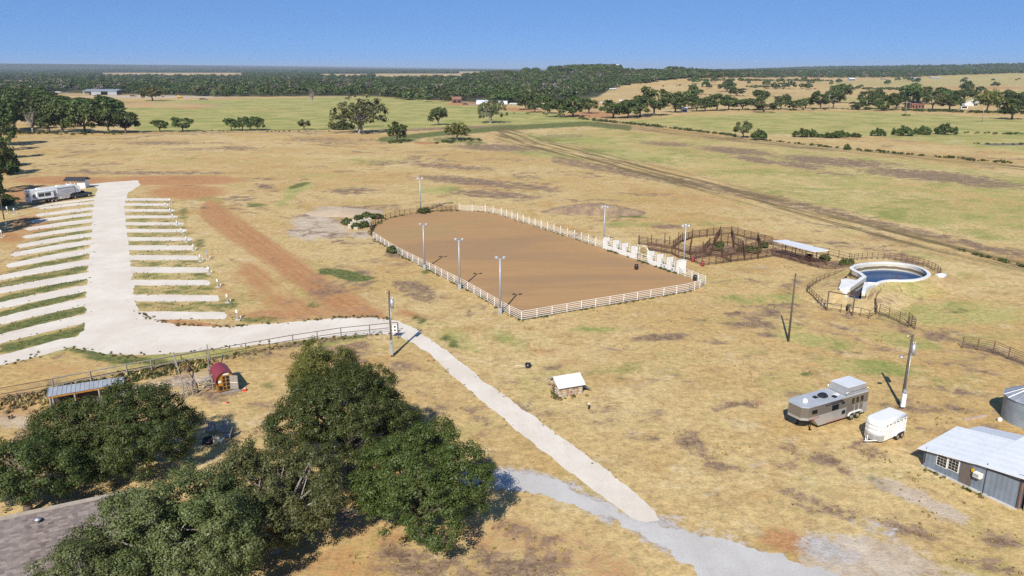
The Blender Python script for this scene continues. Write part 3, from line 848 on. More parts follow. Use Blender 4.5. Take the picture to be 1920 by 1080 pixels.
def crown_points(rng, rx, ry, rz, ncl, nleaf, rc, low=-.5, fill=.25, gap=0.0, sep=.62, lobes=0, soft=.55, holes=False):
    """clump centres on a lumpy dome (or over big billowing lobes), then leaves through each clump"""
    ph = rng.uniform(0, 6.28, 6)
    R0 = (rx * ry * rz) ** (1 / 3)
    LB, LR_ = [], []
    if lobes:
        k = 0
        while len(LB) < lobes and k < 4000:
            k += 1
            d = rng.normal(size=3); d /= np.linalg.norm(d)
            if d[2] < low: continue
            f = rng.uniform(.46, .90)
            p = np.array([d[0] * rx, d[1] * ry, d[2] * rz]) * f
            r = R0 * rng.uniform(.18, .40) * (1.25 - .5 * (f > .70))
            if any(np.linalg.norm(p - q) < .62 * (r + r2) for q, r2 in zip(LB, LR_)) and k < 3000: continue
            LB.append(p); LR_.append(r)
        LB, LR_ = np.array(LB), np.array(LR_)
    C = np.zeros((ncl, 3)); m = 0
    for tries in range(30 * ncl):
        if m >= ncl: break
        d = rng.normal(size=3)
        d /= np.linalg.norm(d)
        if lobes:
            i = rng.choice(len(LB), p=LR_ ** 2 / (LR_ ** 2).sum())
            d = d + .55 * LB[i] / np.linalg.norm(LB[i]) + np.array([0, 0, .25]); d /= np.linalg.norm(d)
            p = LB[i] + d * LR_[i] * rng.uniform(.72, 1.02)
            q = ((LB - p) ** 2).sum(1) < (LR_ * .72) ** 2
            if q.any() or p[2] < low * rz * 1.05: continue
            if holes and mnoise.noise(Vector(p) * (1.5 / rc * .28) + Vector((ph[0], ph[1], ph[2]))) < -.16: continue
        else:
            if d[2] < low: continue
            az = math.atan2(d[1], d[0])
            lump = 1 + .16 * math.sin(2 * az + ph[0]) + .11 * math.sin(3 * az + ph[1] + 2 * d[2]) + .10 * math.sin(5 * az + ph[2]) * (1 - abs(d[2])) + .08 * math.sin(4 * d[2] + ph[3])
            r = (rng.uniform(.80, 1.0) if rng.random() > fill else rng.uniform(.35, .8)) * lump
            p = np.array([d[0] * rx, d[1] * ry, d[2] * rz]) * r
            if gap and math.sin(3.1 * p[0] / rx * 2 + ph[4]) * math.sin(2.7 * p[1] / ry * 2 + ph[5]) > 1 - gap: continue
        if m and ((C[:m] - p) ** 2).sum(1).min() < (sep * rc) ** 2: continue
        C[m] = p; m += 1
    C = C[:m]
    R = rc * rng.uniform(.6, 1.2, len(C))
    cnt = np.maximum(3, (nleaf * (R / rc) ** 2).astype(int))
    idx = np.repeat(np.arange(len(C)), cnt)
    n = len(idx)
    d = rng.normal(size=(n, 3)); d /= np.linalg.norm(d, axis=1, keepdims=True)
    rad = rng.uniform(0, 1, (n, 1)) ** .42
    off = d * rad * R[idx][:, None] * np.array([1.0, 1.0, .72])
    pos = C[idx] + off
    out = C[idx] / (np.linalg.norm(C[idx], axis=1, keepdims=True) + 1e-6)
    nr = .85 * d + .40 * out + rng.normal(size=(n, 3)) * soft + np.array([0, 0, .3])
    nr /= np.linalg.norm(nr, axis=1, keepdims=True)
    return C, pos, nr


def crown(name, seed, rx, ry, rz, ncl, nleaf, rc, leaf, mat, **kw):
    rng = np.random.default_rng(seed)
    C, pos, nr = crown_points(rng, rx, ry, rz, ncl, nleaf, rc, **kw)
    return C, leaf_mesh(name, pos, nr, leaf * rng.uniform(.6, 1.3, len(pos)), mat, rng)


def limbs(name, C, hc, r0, mat, seed, n=9, lean=(0, 0), sub=0):
    """tapered trunk forking into limbs that reach the clumps; hc = height of the crown's centre"""
    rng = random.Random(seed)
    mb = MB()
    fork = hc * .42
    top = Vector((lean[0], lean[1], fork))
    a = Vector((0, 0, -.15)); b = Vector((lean[0] * .4, lean[1] * .4, fork * .5))
    mb.tube(a, Vector((0, 0, .25)), r0 * 1.5, r0 * 1.1, 8); mb.tube(Vector((0, 0, .25)), b, r0 * 1.1, r0 * .9, 8); mb.tube(b, top, r0 * .9, r0 * .8, 8)
    for i in range(n):
        c = Vector(C[rng.randrange(len(C))]) * .92
        c.z += hc
        m1 = top.lerp(c, .45) + Vector((rng.uniform(-.4, .4), rng.uniform(-.4, .4), rng.uniform(.1, .5)))
        mb.tube(top, m1, r0 * .5, r0 * .3, 6); mb.tube(m1, c, r0 * .3, r0 * .06, 5)
        for k in range(sub):
            e = Vector(C[rng.randrange(len(C))]); e.z += hc
            if (e - m1).length < (c - top).length: mb.tube(m1, e, r0 * .18, r0 * .04, 4)
    return mb.mesh(name, mat)


def plant_tree(name, label, cat, loc, rz, crown_me, trunk_me, hc, sc=(1, 1, 1), group=None):
    t = thing(name, label, cat, loc, rz, group)
    inst('trunk', trunk_me, t, sc=sc)
    inst('crown', crown_me, t, loc=(0, 0, hc * sc[2]), sc=sc)
    return t


# ---- the big oaks beside the house
near = [  # (crown centre on survey grid, height of centre, rx, ry, rz, leaf kind, clumps, seed, label, leaning)
    ((606, 700), 4.3, 4.2, 3.9, 3.6, 'yellow', 150, 11, 'yellowing oak with thin crown, behind the dark oak near the pipe fence'),
    ((652, 790), 5.0, 6.2, 5.6, 4.7, 'oak', 330, 12, 'tall dark green oak between the yellowing oak and the driveway oak'),
    ((788, 912), 4.7, 5.1, 4.9, 4.5, 'green', 300, 13, 'bright green round oak casting shade onto the grey driveway'),
    ((215, 806), 4.0, 7.2, 4.9, 3.9, 'oak', 350, 14, 'broad dark oak in front of the metal roofed chicken run shed'),
    ((40, 890), 3.4, 4.4, 3.6, 3.0, 'oak', 170, 15, 'dark oak at the photo edge behind the shingle roof'),
    ((508, 928), 4.6, 5.5, 4.8, 4.1, 'olive', 320, 16, 'olive green oak in the middle of the front oaks beside the fire pit'),
    ((345, 1005), 4.6, 6.3, 5.2, 4.2, 'olive', 350, 17, 'large pale olive oak with grey branches overhanging the shingle roof'),
    ((150, 1100), 3.6, 4.2, 3.6, 3.2, 'olive', 150, 18, 'olive oak cut off by the bottom edge of the photo below the roof'),
]
for (c, hc, rx, ry, rz_, kind, ncl, seed, label) in near:
    p = G(c[0], c[1], hc)
    lob = int(rx * ry * .85) + 6
    C, me = crown('oak_crown', seed, rx, ry, rz_, int(ncl * 1.9), 200, .62, .075, LEAF[kind], low=-.60, sep=1.08, lobes=lob, soft=.30, holes=True)
    tm = limbs('oak_trunk', C, hc, .34, M['pale_bark'] if kind == 'olive' else M['bark'], seed, 16, sub=3)
    plant_tree('oak_tree', label, 'tree', (p.x, p.y, 0), 0, me, tm, hc, group='big oaks beside the house')
# bare grey shrub by the left oak
Cb, bb = crown('bare_crown', 30, 1.8, 1.5, 1.5, 46, 46, .6, .10, LEAF['grey'], low=-.3)
p = G(62, 838, 1.6)
plant_tree('bare_shrub', 'bare grey twiggy shrub between the two dark oaks at the left edge', 'shrub', (p.x, p.y, 0), 0, bb, limbs('bare_trunk', Cb, 1.6, .10, M['pale_bark'], 30, 22), 1.6)

# ---- mid-distance trees: a few crowns shared by many
MIDC = {}
for i, (k, gap, fill) in enumerate((('oak', 0, .25), ('green', 0, .25), ('oak', .35, .4), ('olive', .25, .3), ('oak', 0, .35), ('green', .3, .35))):
    C, me = crown('mid_crown', 60 + i, 5.2, 5.0, 4.2, 130, 24, .95, .36, LEAF[k], low=-.55, sep=.6, lobes=13 if gap == 0 else 9, soft=.4)
    MIDC[i] = (me, limbs('mid_trunk', C, 4.6, .36, M['bark'], 60 + i, 7))
C, me = crown('open_crown', 90, 5.2, 4.8, 4.4, 85, 26, .95, .34, LEAF['olive'], low=-.5, fill=.35, gap=.5)
MIDC['open'] = (me, limbs('open_trunk', C, 4.6, .55, M['pale_bark'], 90, 18, sub=3))
C, me = crown('dead_crown', 91, 4.2, 4.0, 4.6, 30, 10, .8, .25, LEAF['grey'], low=-.2, fill=.4)
MIDC['dead'] = (me, limbs('dead_trunk', C, 4.6, .40, M['pale_bark'], 91, 22, sub=4))
C, me = crown('bush_crown', 92, 3.0, 2.8, 1.7, 60, 40, .8, .30, LEAF['oak'], low=-.35)
MIDC['bush'] = (me, limbs('bush_stems', C, 1.2, .12, M['bark'], 92, 8))
C, me = crown('weed_crown', 93, 3.0, 2.8, 1.7, 60, 40, .8, .30, LEAF['weed'], low=-.35)
MIDC['weedbush'] = (me, limbs('weed_stems', C, 1.2, .12, M['bark'], 93, 8))
C, me = crown('red_crown', 94, 5.0, 4.8, 4.0, 100, 24, 1.1, .42, LEAF['yellow'], low=-.5)
MIDC['yellow'] = (me, limbs('yellow_trunk', C, 4.6, .36, M['bark'], 94, 7))
rt = random.Random(5)


def mid_tree(x, yb, yt, wpx, kind, label, name='oak_tree', cat='tree', group=None):
    p = G(x, yb)
    H = max(1.2, height_at(p, yt))
    W = px_size(p, wpx)
    if kind in ('bush', 'weedbush'):
        hc, full, r = 1.2, 2.9, 3.0
    else:
        hc, full, r = 4.6, 8.7, 5.1
    s = H / full
    k = W / 2 / r * (1.18 if full > 5 else 1.0)
    s *= 1.08 if full > 5 else 1.0
    me, tm = MIDC[kind]
    return plant_tree(name, label, cat, p, rt.uniform(0, 6.28), me, tm, hc, (k, k, s), group)


FIELD = 'trees standing in the green pasture'
mid_tree(676, 250, 187, 80, 'open', 'large spreading pale-trunked oak alone at the green pasture edge', group=FIELD)
mid_tree(645, 243, 227, 34, 'bush', 'low dark bush under the large pale-trunked oak', 'bush', 'bush')
mid_tree(300, 247, 225, 27, 0, 'small round oak nearest the dark grove in the green pasture', group=FIELD)
mid_tree(343, 247, 221, 36, 1, 'round oak second from the dark grove in the green pasture', group=FIELD)
for i, x in enumerate((434, 455, 469, 483)):
    mid_tree(x, 244.5, 220 + (i == 0) * 2, 24, (0, 4, 2, 0)[i], f'{ORD[i]} from left of the four close-set small oaks in the pasture', group=FIELD)
mid_tree(570, 243, 226, 22, 3, 'small olive tree alone between the four close-set oaks and the pale-trunked oak', group=FIELD)
mid_tree(745, 266, 231, 36, 1, 'rounded green tree at the near side of the weedy hollow', group=FIELD)
mid_tree(857, 262, 233, 36, 'yellow', 'small yellow-green tree at the far side of the weedy hollow', group=FIELD)
mid_tree(822, 235, 202, 32, 0, 'dark rounded oak alone behind the weedy hollow', group=FIELD)
mid_tree(920, 231, 188, 44, 'open', 'tall open-crowned tree in front of the white hoop sheds', group=FIELD)
mid_tree(586, 194, 168, 16, 'dead', 'dead bare tree in the middle of the green pasture', group=FIELD)
mid_tree(286, 189, 165, 34, 'yellow', 'bushy tree standing on the red bank beside the long open shed', group=FIELD)
GROVE = [(236, 250, 212, 46, 2), (204, 250, 203, 54, 0), (186, 236, 182, 66, 4), (160, 250, 196, 60, 4), (140, 238, 186, 60, 0), (118, 249, 198, 56, 0), (92, 248, 192, 58, 4), (62, 250, 207, 40, 'dead'),
         (100, 226, 178, 70, 0), (60, 234, 182, 62, 4), (28, 244, 186, 64, 0), (4, 250, 176, 70, 4), (-20, 275, 190, 80, 0), (20, 218, 166, 60, 0), (62, 212, 168, 60, 4), (202, 226, 188, 60, 4), (160, 216, 184, 62, 0), (128, 206, 181, 60, 4), (90, 202, 174, 60, 0), (44, 200, 166, 62, 4), (8, 205, 164, 60, 0), (-5, 300, 226, 44, 3), (12, 282, 238, 40, 2)]
for i, (x, yb, yt, w_, k) in enumerate(sorted(GROVE, key=lambda g: -g[0])):
    lab = 'bare grey tree at the front of the dark grove' if k == 'dead' else ('thin olive tree by the left photo edge below the dark grove' if k == 3 else f'{ORD[i]} oak counted leftwards from the grove end beside the pasture')
    mid_tree(x, yb, yt, w_, k, lab, group='dark oak grove at the left')
for i, (x, yb, yt, w_, k) in enumerate([(-8, 330, 262, 54, 3), (-14, 362, 290, 56, 2), (-40, 400, 300, 80, 0), (-60, 440, 330, 90, 4), (10, 312, 272, 40, 'weedbush')]):
    mid_tree(x, yb, yt, w_, k, f'{ORD[i]} tree going down the left photo edge towards the parked fifth-wheel', group='trees along the left photo edge')
ROW = [(985, 206, 173, 32, 0), (1003, 211, 186, 30, 1), (1030, 213, 184, 34, 1), (1050, 220, 188, 46, 4), (1074, 219, 180, 40, 1), (1104, 213, 185, 30, 1), (1150, 222, 190, 48, 1), (1178, 221, 188, 44, 0), (1200, 219, 180, 44, 0), (1226, 217, 166, 50, 1),
       (1266, 211, 178, 40, 1), (1284, 205, 170, 46, 1), (1306, 209, 186, 28, 0), (1322, 208, 184, 28, 0), (1344, 208, 177, 40, 1), (1366, 206, 180, 28, 1), (1392, 206, 186, 34, 0), (1420, 207, 171, 40, 2), (1432, 211, 192, 40, 3),
       (1464, 205, 178, 28, 4), (1487, 207, 189, 26, 0), (1510, 203, 184, 28, 1), (1538, 204, 172, 34, 4), (1562, 204, 168, 36, 0), (1574, 193, 158, 38, 0)]
for i, (x, yb, yt, w_, k) in enumerate(ROW):
    lab = (f'{ORD[i]} tree from left in the tree row ending the green pasture' if i < 6 else
           f'{ORD[i - 6]} tree from left in the row behind the hedge corner of the olive field' if i < 13 else
           f'{ORD[i - 13]} tree from left in the middle stretch of the row behind the olive field')
    mid_tree(x, yb, yt, w_, k, lab, group='tree row behind the fields')
ROW2 = [(1610, 206, 190, 30, 1), (1628, 196, 169, 42, 4), (1648, 204, 178, 34, 0), (1655, 208, 190, 26, 1), (1680, 206, 176, 36, 1), (1706, 203, 158, 40, 0), (1722, 190, 164, 44, 1), (1748, 206, 172, 34, 3), (1762, 196, 166, 50, 1),
        (1780, 206, 180, 40, 0), (1806, 194, 168, 44, 0), (1813, 178, 152, 18, 0), (1838, 174, 162, 16, 0), (1850, 210, 172, 36, 'yellow'), (1874, 196, 170, 44, 4), (1897, 224, 186, 50, 1), (1925, 210, 172, 60, 0)]
for i, (x, yb, yt, w_, k) in enumerate(ROW2):
    mid_tree(x, yb, yt, w_, k, f'{ORD[i]} tree from left in the grove round the red-brown roofed house', group='grove round the farm house')
FAR = [(1363, 172, 154, 30, 0, 'upper of the two dark oaks in the far tan field'), (1382, 180, 164, 28, 4, 'lower of the two dark oaks in the far tan field'), (1300, 176, 158, 16, 0, 'pointed dark tree left of the two far field oaks'),
       (1311, 177, 168, 16, 0, 'low dark tree beside the pointed far field tree'), (1453, 168, 155, 16, 3, 'grey-green tree at the end of the far scrub line'), (1468, 166, 155, 12, 3, 'small grey-green tree last in the far scrub line')]
for x, yb, yt, w_, k, lab in FAR: mid_tree(x, yb, yt, w_, k, lab, group='trees in the far tan field')
BUSH = [(1393, 258, 230, 32, 3, 'loose grey-green bush tree at the hedge beside the ditch'), (1422, 262, 245, 28, 'bush', 'round dark bush right of the grey-green bush tree at the hedge'), (1504, 257, 243, 32, 'bush', 'tallest bush at the left end of the low thicket in the olive field'),
        (1522, 257, 244, 18, 'bush', 'small bush beside the tallest bush of the low thicket'), (1552, 258, 250, 34, 'bush', 'flat bush in the middle of the low thicket'), (1576, 257, 246, 30, 'bush', 'wide bush near the right end of the low thicket'), (1602, 257, 250, 22, 'bush', 'small bush at the right end of the low thicket'),
        (1645, 255, 242, 23, 'bush', 'first of four separate round bushes right of the low thicket'), (1692, 254, 238, 32, 'bush', 'second of four separate round bushes right of the low thicket'), (1729, 252, 238, 28, 'bush', 'third of four separate round bushes right of the low thicket'),
        (1773, 252, 234, 33, 'bush', 'last of four separate round bushes right of the low thicket'), (1588, 281, 271, 12, 'bush', 'single small bush on the ditch bank')]
for x, yb, yt, w_, k, lab in BUSH: mid_tree(x, yb, yt, w_, k, lab, 'bush', 'bush', 'bushes in the olive field')

# ---- far woodland, one mass
FARC = bpy.data.collections.new('wood_trees')
for i in range(6):
    rng = np.random.default_rng(200 + i)
    C, pos, nr = crown_points(rng, 5.2, 5.0, 3.6, 34, 13, 1.6, low=-.5, fill=.2)
    pos[:, 2] += 4.4
    me = leaf_mesh('wood_tree', pos, nr, .95 * rng.uniform(.6, 1.3, len(pos)), LEAF[('oak', 'oak', 'olive', 'oak', 'green', 'grey')[i]], rng, (.6, 1.0))
    FARC.objects.link(bpy.data.objects.new('wood_tree', me))
FARC2 = bpy.data.collections.new('scrub_bushes')
for i in range(3):
    rng = np.random.default_rng(230 + i)
    C, pos, nr = crown_points(rng, 1.0, 1.0, .7, 14, 14, .4, low=-.2)
    pos[:, 2] += .5
    me = leaf_mesh('scrub_bush', pos, nr, .2 * rng.uniform(.6, 1.3, len(pos)), LEAF[('oak', 'weed', 'oak')[i]], rng, (.6, 1.0))
    FARC2.objects.link(bpy.data.objects.new('scrub_bush', me))
FARC3 = bpy.data.collections.new('tufts')
for i in range(5):
    rng = np.random.default_rng(260 + i)
    n = 24
    ang = rng.uniform(0, 6.28, n)
    pos = np.stack([np.cos(ang) * rng.uniform(.0, .5, n), np.sin(ang) * rng.uniform(.0, .5, n), rng.uniform(.05, .45, n)], 1)
    nr = np.stack([np.cos(ang), np.sin(ang), rng.uniform(-.2, .8, n)], 1); nr /= np.linalg.norm(nr, axis=1, keepdims=True)
    me = leaf_mesh('tuft', pos, nr, .34 * rng.uniform(.6, 1.3, n), LEAF[('weed', 'weed', 'dry', 'dry', 'straw')[i]], rng, (.22, .45))
    FARC3.objects.link(bpy.data.objects.new('tuft', me))


def scatter(name, coll, pts, scl, idx, label=None):
    """points carrying plants (geometry nodes), one mass"""
    n = len(pts)
    me = bpy.data.meshes.new(name)
    me.vertices.add(n)
    me.vertices.foreach_set('co', np.asarray(pts, np.float32).ravel())
    rng = np.random.default_rng(n)
    for nm, ty, dat in (('siz', 'FLOAT', np.asarray(scl, np.float32)), ('turn', 'FLOAT', rng.uniform(0, 6.28, n).astype(np.float32)), ('pick', 'INT', np.asarray(idx, np.int32))):
        a = me.attributes.new(nm, ty, 'POINT')
        a.data.foreach_set('value', dat)
    o = inst(name, me)
    ng = bpy.data.node_groups.new(name, 'GeometryNodeTree')
    ng.interface.new_socket('Geometry', in_out='INPUT', socket_type='NodeSocketGeometry')
    ng.interface.new_socket('Geometry', in_out='OUTPUT', socket_type='NodeSocketGeometry')
    N = ng.nodes.new
    gi, go, io, ci, m2p = N('NodeGroupInput'), N('NodeGroupOutput'), N('GeometryNodeInstanceOnPoints'), N('GeometryNodeCollectionInfo'), N('GeometryNodeMeshToPoints')
    ci.inputs['Collection'].default_value = coll
    ci.inputs['Separate Children'].default_value = True
    ci.inputs['Reset Children'].default_value = True
    io.inputs['Pick Instance'].default_value = True

    def at(nm, ty):
        a = N('GeometryNodeInputNamedAttribute'); a.data_type = ty; a.inputs['Name'].default_value = nm
        return a.outputs['Attribute']
    cx = N('ShaderNodeCombineXYZ'); ng.links.new(at('turn', 'FLOAT'), cx.inputs[2])
    e2r = N('FunctionNodeEulerToRotation'); ng.links.new(cx.outputs[0], e2r.inputs[0])
    L = ng.links.new
    L(gi.outputs[0], m2p.inputs[0]); L(m2p.outputs[0], io.inputs['Points']); L(ci.outputs[0], io.inputs['Instance'])
    L(at('pick', 'INT'), io.inputs['Instance Index']); L(e2r.outputs[0], io.inputs['Rotation']); L(at('siz', 'FLOAT'), io.inputs['Scale'])
    L(io.outputs[0], go.inputs[0])
    md = o.modifiers.new('scatter', 'NODES'); md.node_group = ng
    return tag(o, label, kind='stuff')


def wood_points(poly, seed, dens=1.0, ymin=131.0, gaps=()):
    rng = np.random.default_rng(seed)
    xs = [p[0] for p in poly]; ys = [p[1] for p in poly]
    out = []
    y = max(min(ys), ymin)
    while y < max(ys):
        wpx = max(1.6, 11.0 * (y - 126.0) * FPX / (CAM_H * FPX))
        n = int((max(xs) - min(xs)) / (wpx * .62) * dens)
        X = rng.uniform(min(xs), max(xs), n)
        Yv = y + rng.uniform(-.5, .5, n) * max(.5, wpx * .12)
        k = inside(X, Yv, poly)
        for a, b, c, d in gaps: k &= ~((X > a) & (X < b) & (Yv > c) & (Yv < d))
        out += list(zip(X[k], Yv[k]))
        y += max(.45, wpx * .13)
    return out


WOOD = [(-260, 132), (960, 132), (1010, 131), (1150, 131), (1180, 139), (1250, 140), (1292, 147), (1240, 152), (1165, 163), (1130, 174), (1085, 180), (1000, 196), (960, 196), (900, 182), (880, 184), (850, 191), (790, 191), (760, 187), (700, 179), (520, 181), (420, 182), (300, 178), (230, 176), (120, 170), (60, 200), (-260, 240)]
HILLGAPS = [(1165, 1215, 126, 134), (1160, 1250, 132, 139), (1010, 1080, 133, 138)]
pp = wood_points(WOOD, 1, .95, gaps=[(a, b, c, e + 3.2) for a, b, c, e in GAPS] + HILLGAPS)
HILL = [(960, 124), (1290, 122), (1290, 131), (960, 131)]
pp += wood_points(HILL, 2, .5, 122, gaps=HILLGAPS)
pp += wood_points([(1270, 127), (1700, 126), (1920, 131), (2300, 131), (2300, 141), (1900, 138), (1780, 142), (1700, 146), (1290, 147), (1240, 142)], 3, .9, 126.5)
pp += wood_points([(1690, 118), (2300, 112), (2300, 124), (1690, 131)], 4, .22, 116)
pp += wood_points([(1240, 151), (1560, 153), (1920, 145), (2300, 144), (2300, 168), (1700, 172), (1240, 176)], 6, .035, 150)
rng = np.random.default_rng(9)
W3 = G_many([q for q in pp if q[1] > 122.5])
W3 = W3[W3[:, 1] < 9000]
d = W3[:, 1]
scatter('far_woodland', FARC, W3, rng.uniform(.5, 1.5, len(W3)) * (1 + .1 * (d > 2500)), rng.choice(6, len(W3), p=[.25, .24, .15, .2, .08, .08]), 'dark mass of oak woodland reaching to the horizon')
# scrub: ditch hedge, field edges, specks in the far fields
S = []
rs = random.Random(3)
def scr(p0, p1, n, spread, s0, s1):
    for i in range(n):
        t = rs.random()
        x, y = p0[0] + (p1[0] - p0[0]) * t + rs.gauss(0, spread), p0[1] + (p1[1] - p0[1]) * t + rs.gauss(0, spread * .18)
        S.append((x, y, rs.uniform(s0, s1)))
scr((1085, 223), (1250, 240), 70, 2, .7, 1.4); scr((1250, 240), (1385, 256), 60, 1.5, .6, 1.2); scr((1430, 263), (1600, 281), 34, 2, .5, .9); scr((1600, 281), (1900, 307), 60, 3, .4, .9)
scr((1600, 205), (1930, 214), 120, 3, 1.0, 2.0); scr((1370, 207), (1610, 205), 30, 3, .8, 1.6); scr((1290, 151.5), (1560, 152), 150, 3, 1.6, 3.2); scr((1400, 164), (1470, 164), 40, 6, 1.6, 2.6); scr((1250, 162), (1350, 161), 16, 6, 1, 2.0)
scr((1590, 167), (1700, 169), 70, 4, 1.8, 3.2); scr((1300, 178), (1480, 182), 50, 2, .6, 1.2); scr((1420, 167), (1560, 168), 12, 6, .8, 1.6); scr((1800, 250), (1920, 252), 26, 4, .5, 1.0); scr((1690, 217), (1712, 217), 8, 2, .6, 1.0)
scr((1830, 270), (1920, 271), 12, 3, .4, .8); scr((240, 248), (640, 246), 30, 4, .3, .6); scr((1790, 468), (1930, 503), 26, 3, .22, .5); scr((730, 268), (770, 266), 20, 5, .5, 1.0); scr((820, 268), (900, 262), 30, 8, .5, 1.0)
scr((0, 255), (60, 250), 20, 6, .6, 1.4); scr((60, 251), (230, 251), 34, 8, .5, 1.1); scr((960, 213), (1110, 219), 14, 3, .5, 1.0); scr((-20, 290), (30, 330), 40, 9, .8, 1.8); scr((-30, 340), (14, 385), 40, 9, .7, 1.4)
SP_ = G_many([q[:2] for q in S])
scatter('scrub', FARC2, SP_, [s for *_, s in S], [rs.randrange(3) for _ in S], 'low dark scrub along the ditch and field edges')


# ================================================================== FENCES
def unit(name, mat, n=6):
    mb = MB(); mb.tube((0, 0, 0), (0, 0, 1), 1, 1, n)
    return mb.mesh(name, mat)


UP = {k: unit('post_' + k, M[k]) for k in ('white_pipe', 'rusty_pipe', 'dark_pipe', 'grey_wood', 'galv')}
UB = {k: unit('bar_' + k, M[k], 5) for k in ('white_pipe', 'rusty_pipe', 'dark_pipe', 'grey_wood')}


def bar(name, me, parent, p0, p1, r):
    """unit cylinder laid from p0 to p1"""
    p0, p1 = Vector(p0), Vector(p1)
    d = p1 - p0
    o = inst(name, me, parent, loc=p0)
    o.rotation_euler = d.to_track_quat('Z', 'Y').to_euler()
    o.scale = (r, r, d.length)
    return o


def resample(pts, step):
    out = [pts[0]]
    for a, b in zip(pts[:-1], pts[1:]):
        L = (b - a).length
        k = max(1, round(L / step))
        out += [a.lerp(b, (j + 1) / k) for j in range(k)]
    return out


def fence(label, survey, h, rails, step=2.6, mat='white_pipe', pr=.05, rr=.03, tall=0.0, name='pipe_fence', smooth=False, cat='fence', big=1, group=None, postmat=None, jit=0.0):
    pts = [G(*p) for p in survey]
    if smooth: pts = catmull(pts, 3, False)
    o = pts[0].copy()
    t = thing(name, label, cat, o, 0, group)
    P = [p - o for p in resample(pts, step)]
    R = random.Random(len(P) + int(o.x * 7))
    for i, p in enumerate(P):
        hh = h + (tall if i % big == 0 else 0) + R.uniform(-jit, jit)
        inst('post', UP[postmat or mat], t, loc=p, sc=(pr, pr, hh))
    # a rail runs through as long as the line stays straight
    run = [P[0]]
    runs = []
    for a, b, c in zip(P[:-2], P[1:-1], P[2:]):
        if (b - a).normalized().dot((c - b).normalized()) < .9995:
            runs.append((run[0], b)); run = [b]
    runs.append((run[0], P[-1]))
    for a, b in runs:
        for z in rails: bar('rail', UB[mat], t, a + Vector((0, 0, z)), b + Vector((0, 0, z)), rr)
    return t


W5 = (.22, .50, .78, 1.06, 1.34)
fence('white pipe rail fence down the near-left long side of the arena', AR_L, 1.38, W5, 2.5, rr=.042, pr=.055)
fence('white pipe rail fence across the near end of the arena', AR_N, 1.38, W5, 2.6, rr=.042, pr=.06)
fence('white pipe fence round the near-right corner of the arena beside the chutes', AR_C, 1.45, W5, 1.9, rr=.042, pr=.06)
fence('white pipe fence with tall white posts along the far-right long side of the arena', AR_R, 1.42, W5, 2.7, rr=.038, pr=.085, tall=.45, big=1)
fence('rusty pipe fence round the far-left rounded corner of the arena', AR_FAR, 1.35, (.35, .70, 1.05, 1.32), 2.4, 'rusty_pipe', rr=.035, pr=.07, tall=.5, big=4, smooth=True)
RUST = 'rusty pipe fences of the cattle pens'
R4 = (.25, .52, .79, 1.06, 1.33, 1.58)
for lab, pts in (('rusty pen fence along the far side of the cattle pens', [(1298, 447), (1350, 441), (1371, 440), (1420, 452), (1447, 460)]),
                 ('rusty pen fence along the near side of the cattle pens', [(1342, 496), (1370, 492), (1396, 489), (1421, 486), (1453, 481)]),
                 ('rusty pen fence from the chutes to the corner pen', [(1216, 470), (1240, 474), (1259, 477), (1272, 484), (1294, 489)]),
                 ('second rusty fence running behind the white chutes', [(1198, 459), (1230, 463), (1262, 467), (1293, 478)]),
                 ('rusty alley fence through the middle of the cattle pens', [(1293, 478), (1318, 476), (1333, 480), (1352, 483), (1370, 492)]),
                 ('rusty cross fence closing the left end of the cattle pens', [(1298, 447), (1296, 460), (1293, 478)]),
                 ('rusty cross fence near the middle of the cattle pens', [(1350, 441), (1340, 457), (1333, 480)]),
                 ('rusty curved sorting fence inside the cattle pens', [(1318, 476), (1330, 462), (1352, 456), (1376, 458), (1392, 466), (1396, 489)]),
                 ('rusty fence dividing the far-left pen', [(1262, 467), (1275, 456), (1298, 447)]),
                 ('rusty inner fence behind the corner pen', [(1294, 489), (1312, 484), (1333, 480)]),
                 ('rusty inner fence parallel to the near side of the pens', [(1352, 483), (1376, 478), (1400, 474), (1424, 466)]),
                 ('rusty inner fence in the right half of the pens', [(1371, 440), (1374, 452), (1376, 470)]),
                 ('rusty cross fence at the shed end of the cattle pens', [(1420, 452), (1424, 466), (1421, 486)])):
    fence(lab, pts, 1.65, R4, 2.0, 'rusty_pipe', rr=.058, pr=.08, tall=.3, big=3, name='pen_fence', group=RUST, jit=.1)
fence('pale pipe fence of the corner pen with red barrels', [(1294, 489), (1316, 499), (1342, 496)], 1.5, R4, 2.0, 'rusty_pipe', rr=.04, pr=.06, name='pen_fence')
R = random.Random(4)
for i, (x, y) in enumerate([(1197, 461), (1221, 458), (1246, 456), (1255, 459), (1298, 446), (1293, 476), (1317, 476), (1342, 463), (1364, 460), (1374, 463), (1388, 468), (1398, 465), (1272, 452), (1279, 452), (1326, 446), (1352, 452)]):
    inst('pen_post', UP['rusty_pipe'], None, loc=G(x, y), sc=(.09, .09, R.uniform(1.8, 2.5)))
for i, o in enumerate([o for o in COL.objects if o.name.startswith('pen_post')]):
    tag(o, f'{ORD[i]} lone tall rusty post counted along the cattle pens from the chutes', 'post', 'tall lone posts of the cattle pens')
TK = (.45, .85, 1.22)
fence('dark pipe fence curving behind the round water tank', [(1592, 489), (1608, 488), (1635, 486), (1668, 487), (1700, 492), (1731, 499), (1752, 508), (1763, 518), (1744, 531)], 1.3, TK, 4.2, 'dark_pipe', rr=.035, pr=.05, smooth=True)
fence('dark pipe fence looping from the pens to the gate frame before the round tank', [(1583, 518), (1553, 526), (1530, 535), (1513, 548), (1521, 557), (1534, 570), (1550, 582)], 1.3, TK, 3.0, 'dark_pipe', rr=.035, pr=.05, smooth=True)
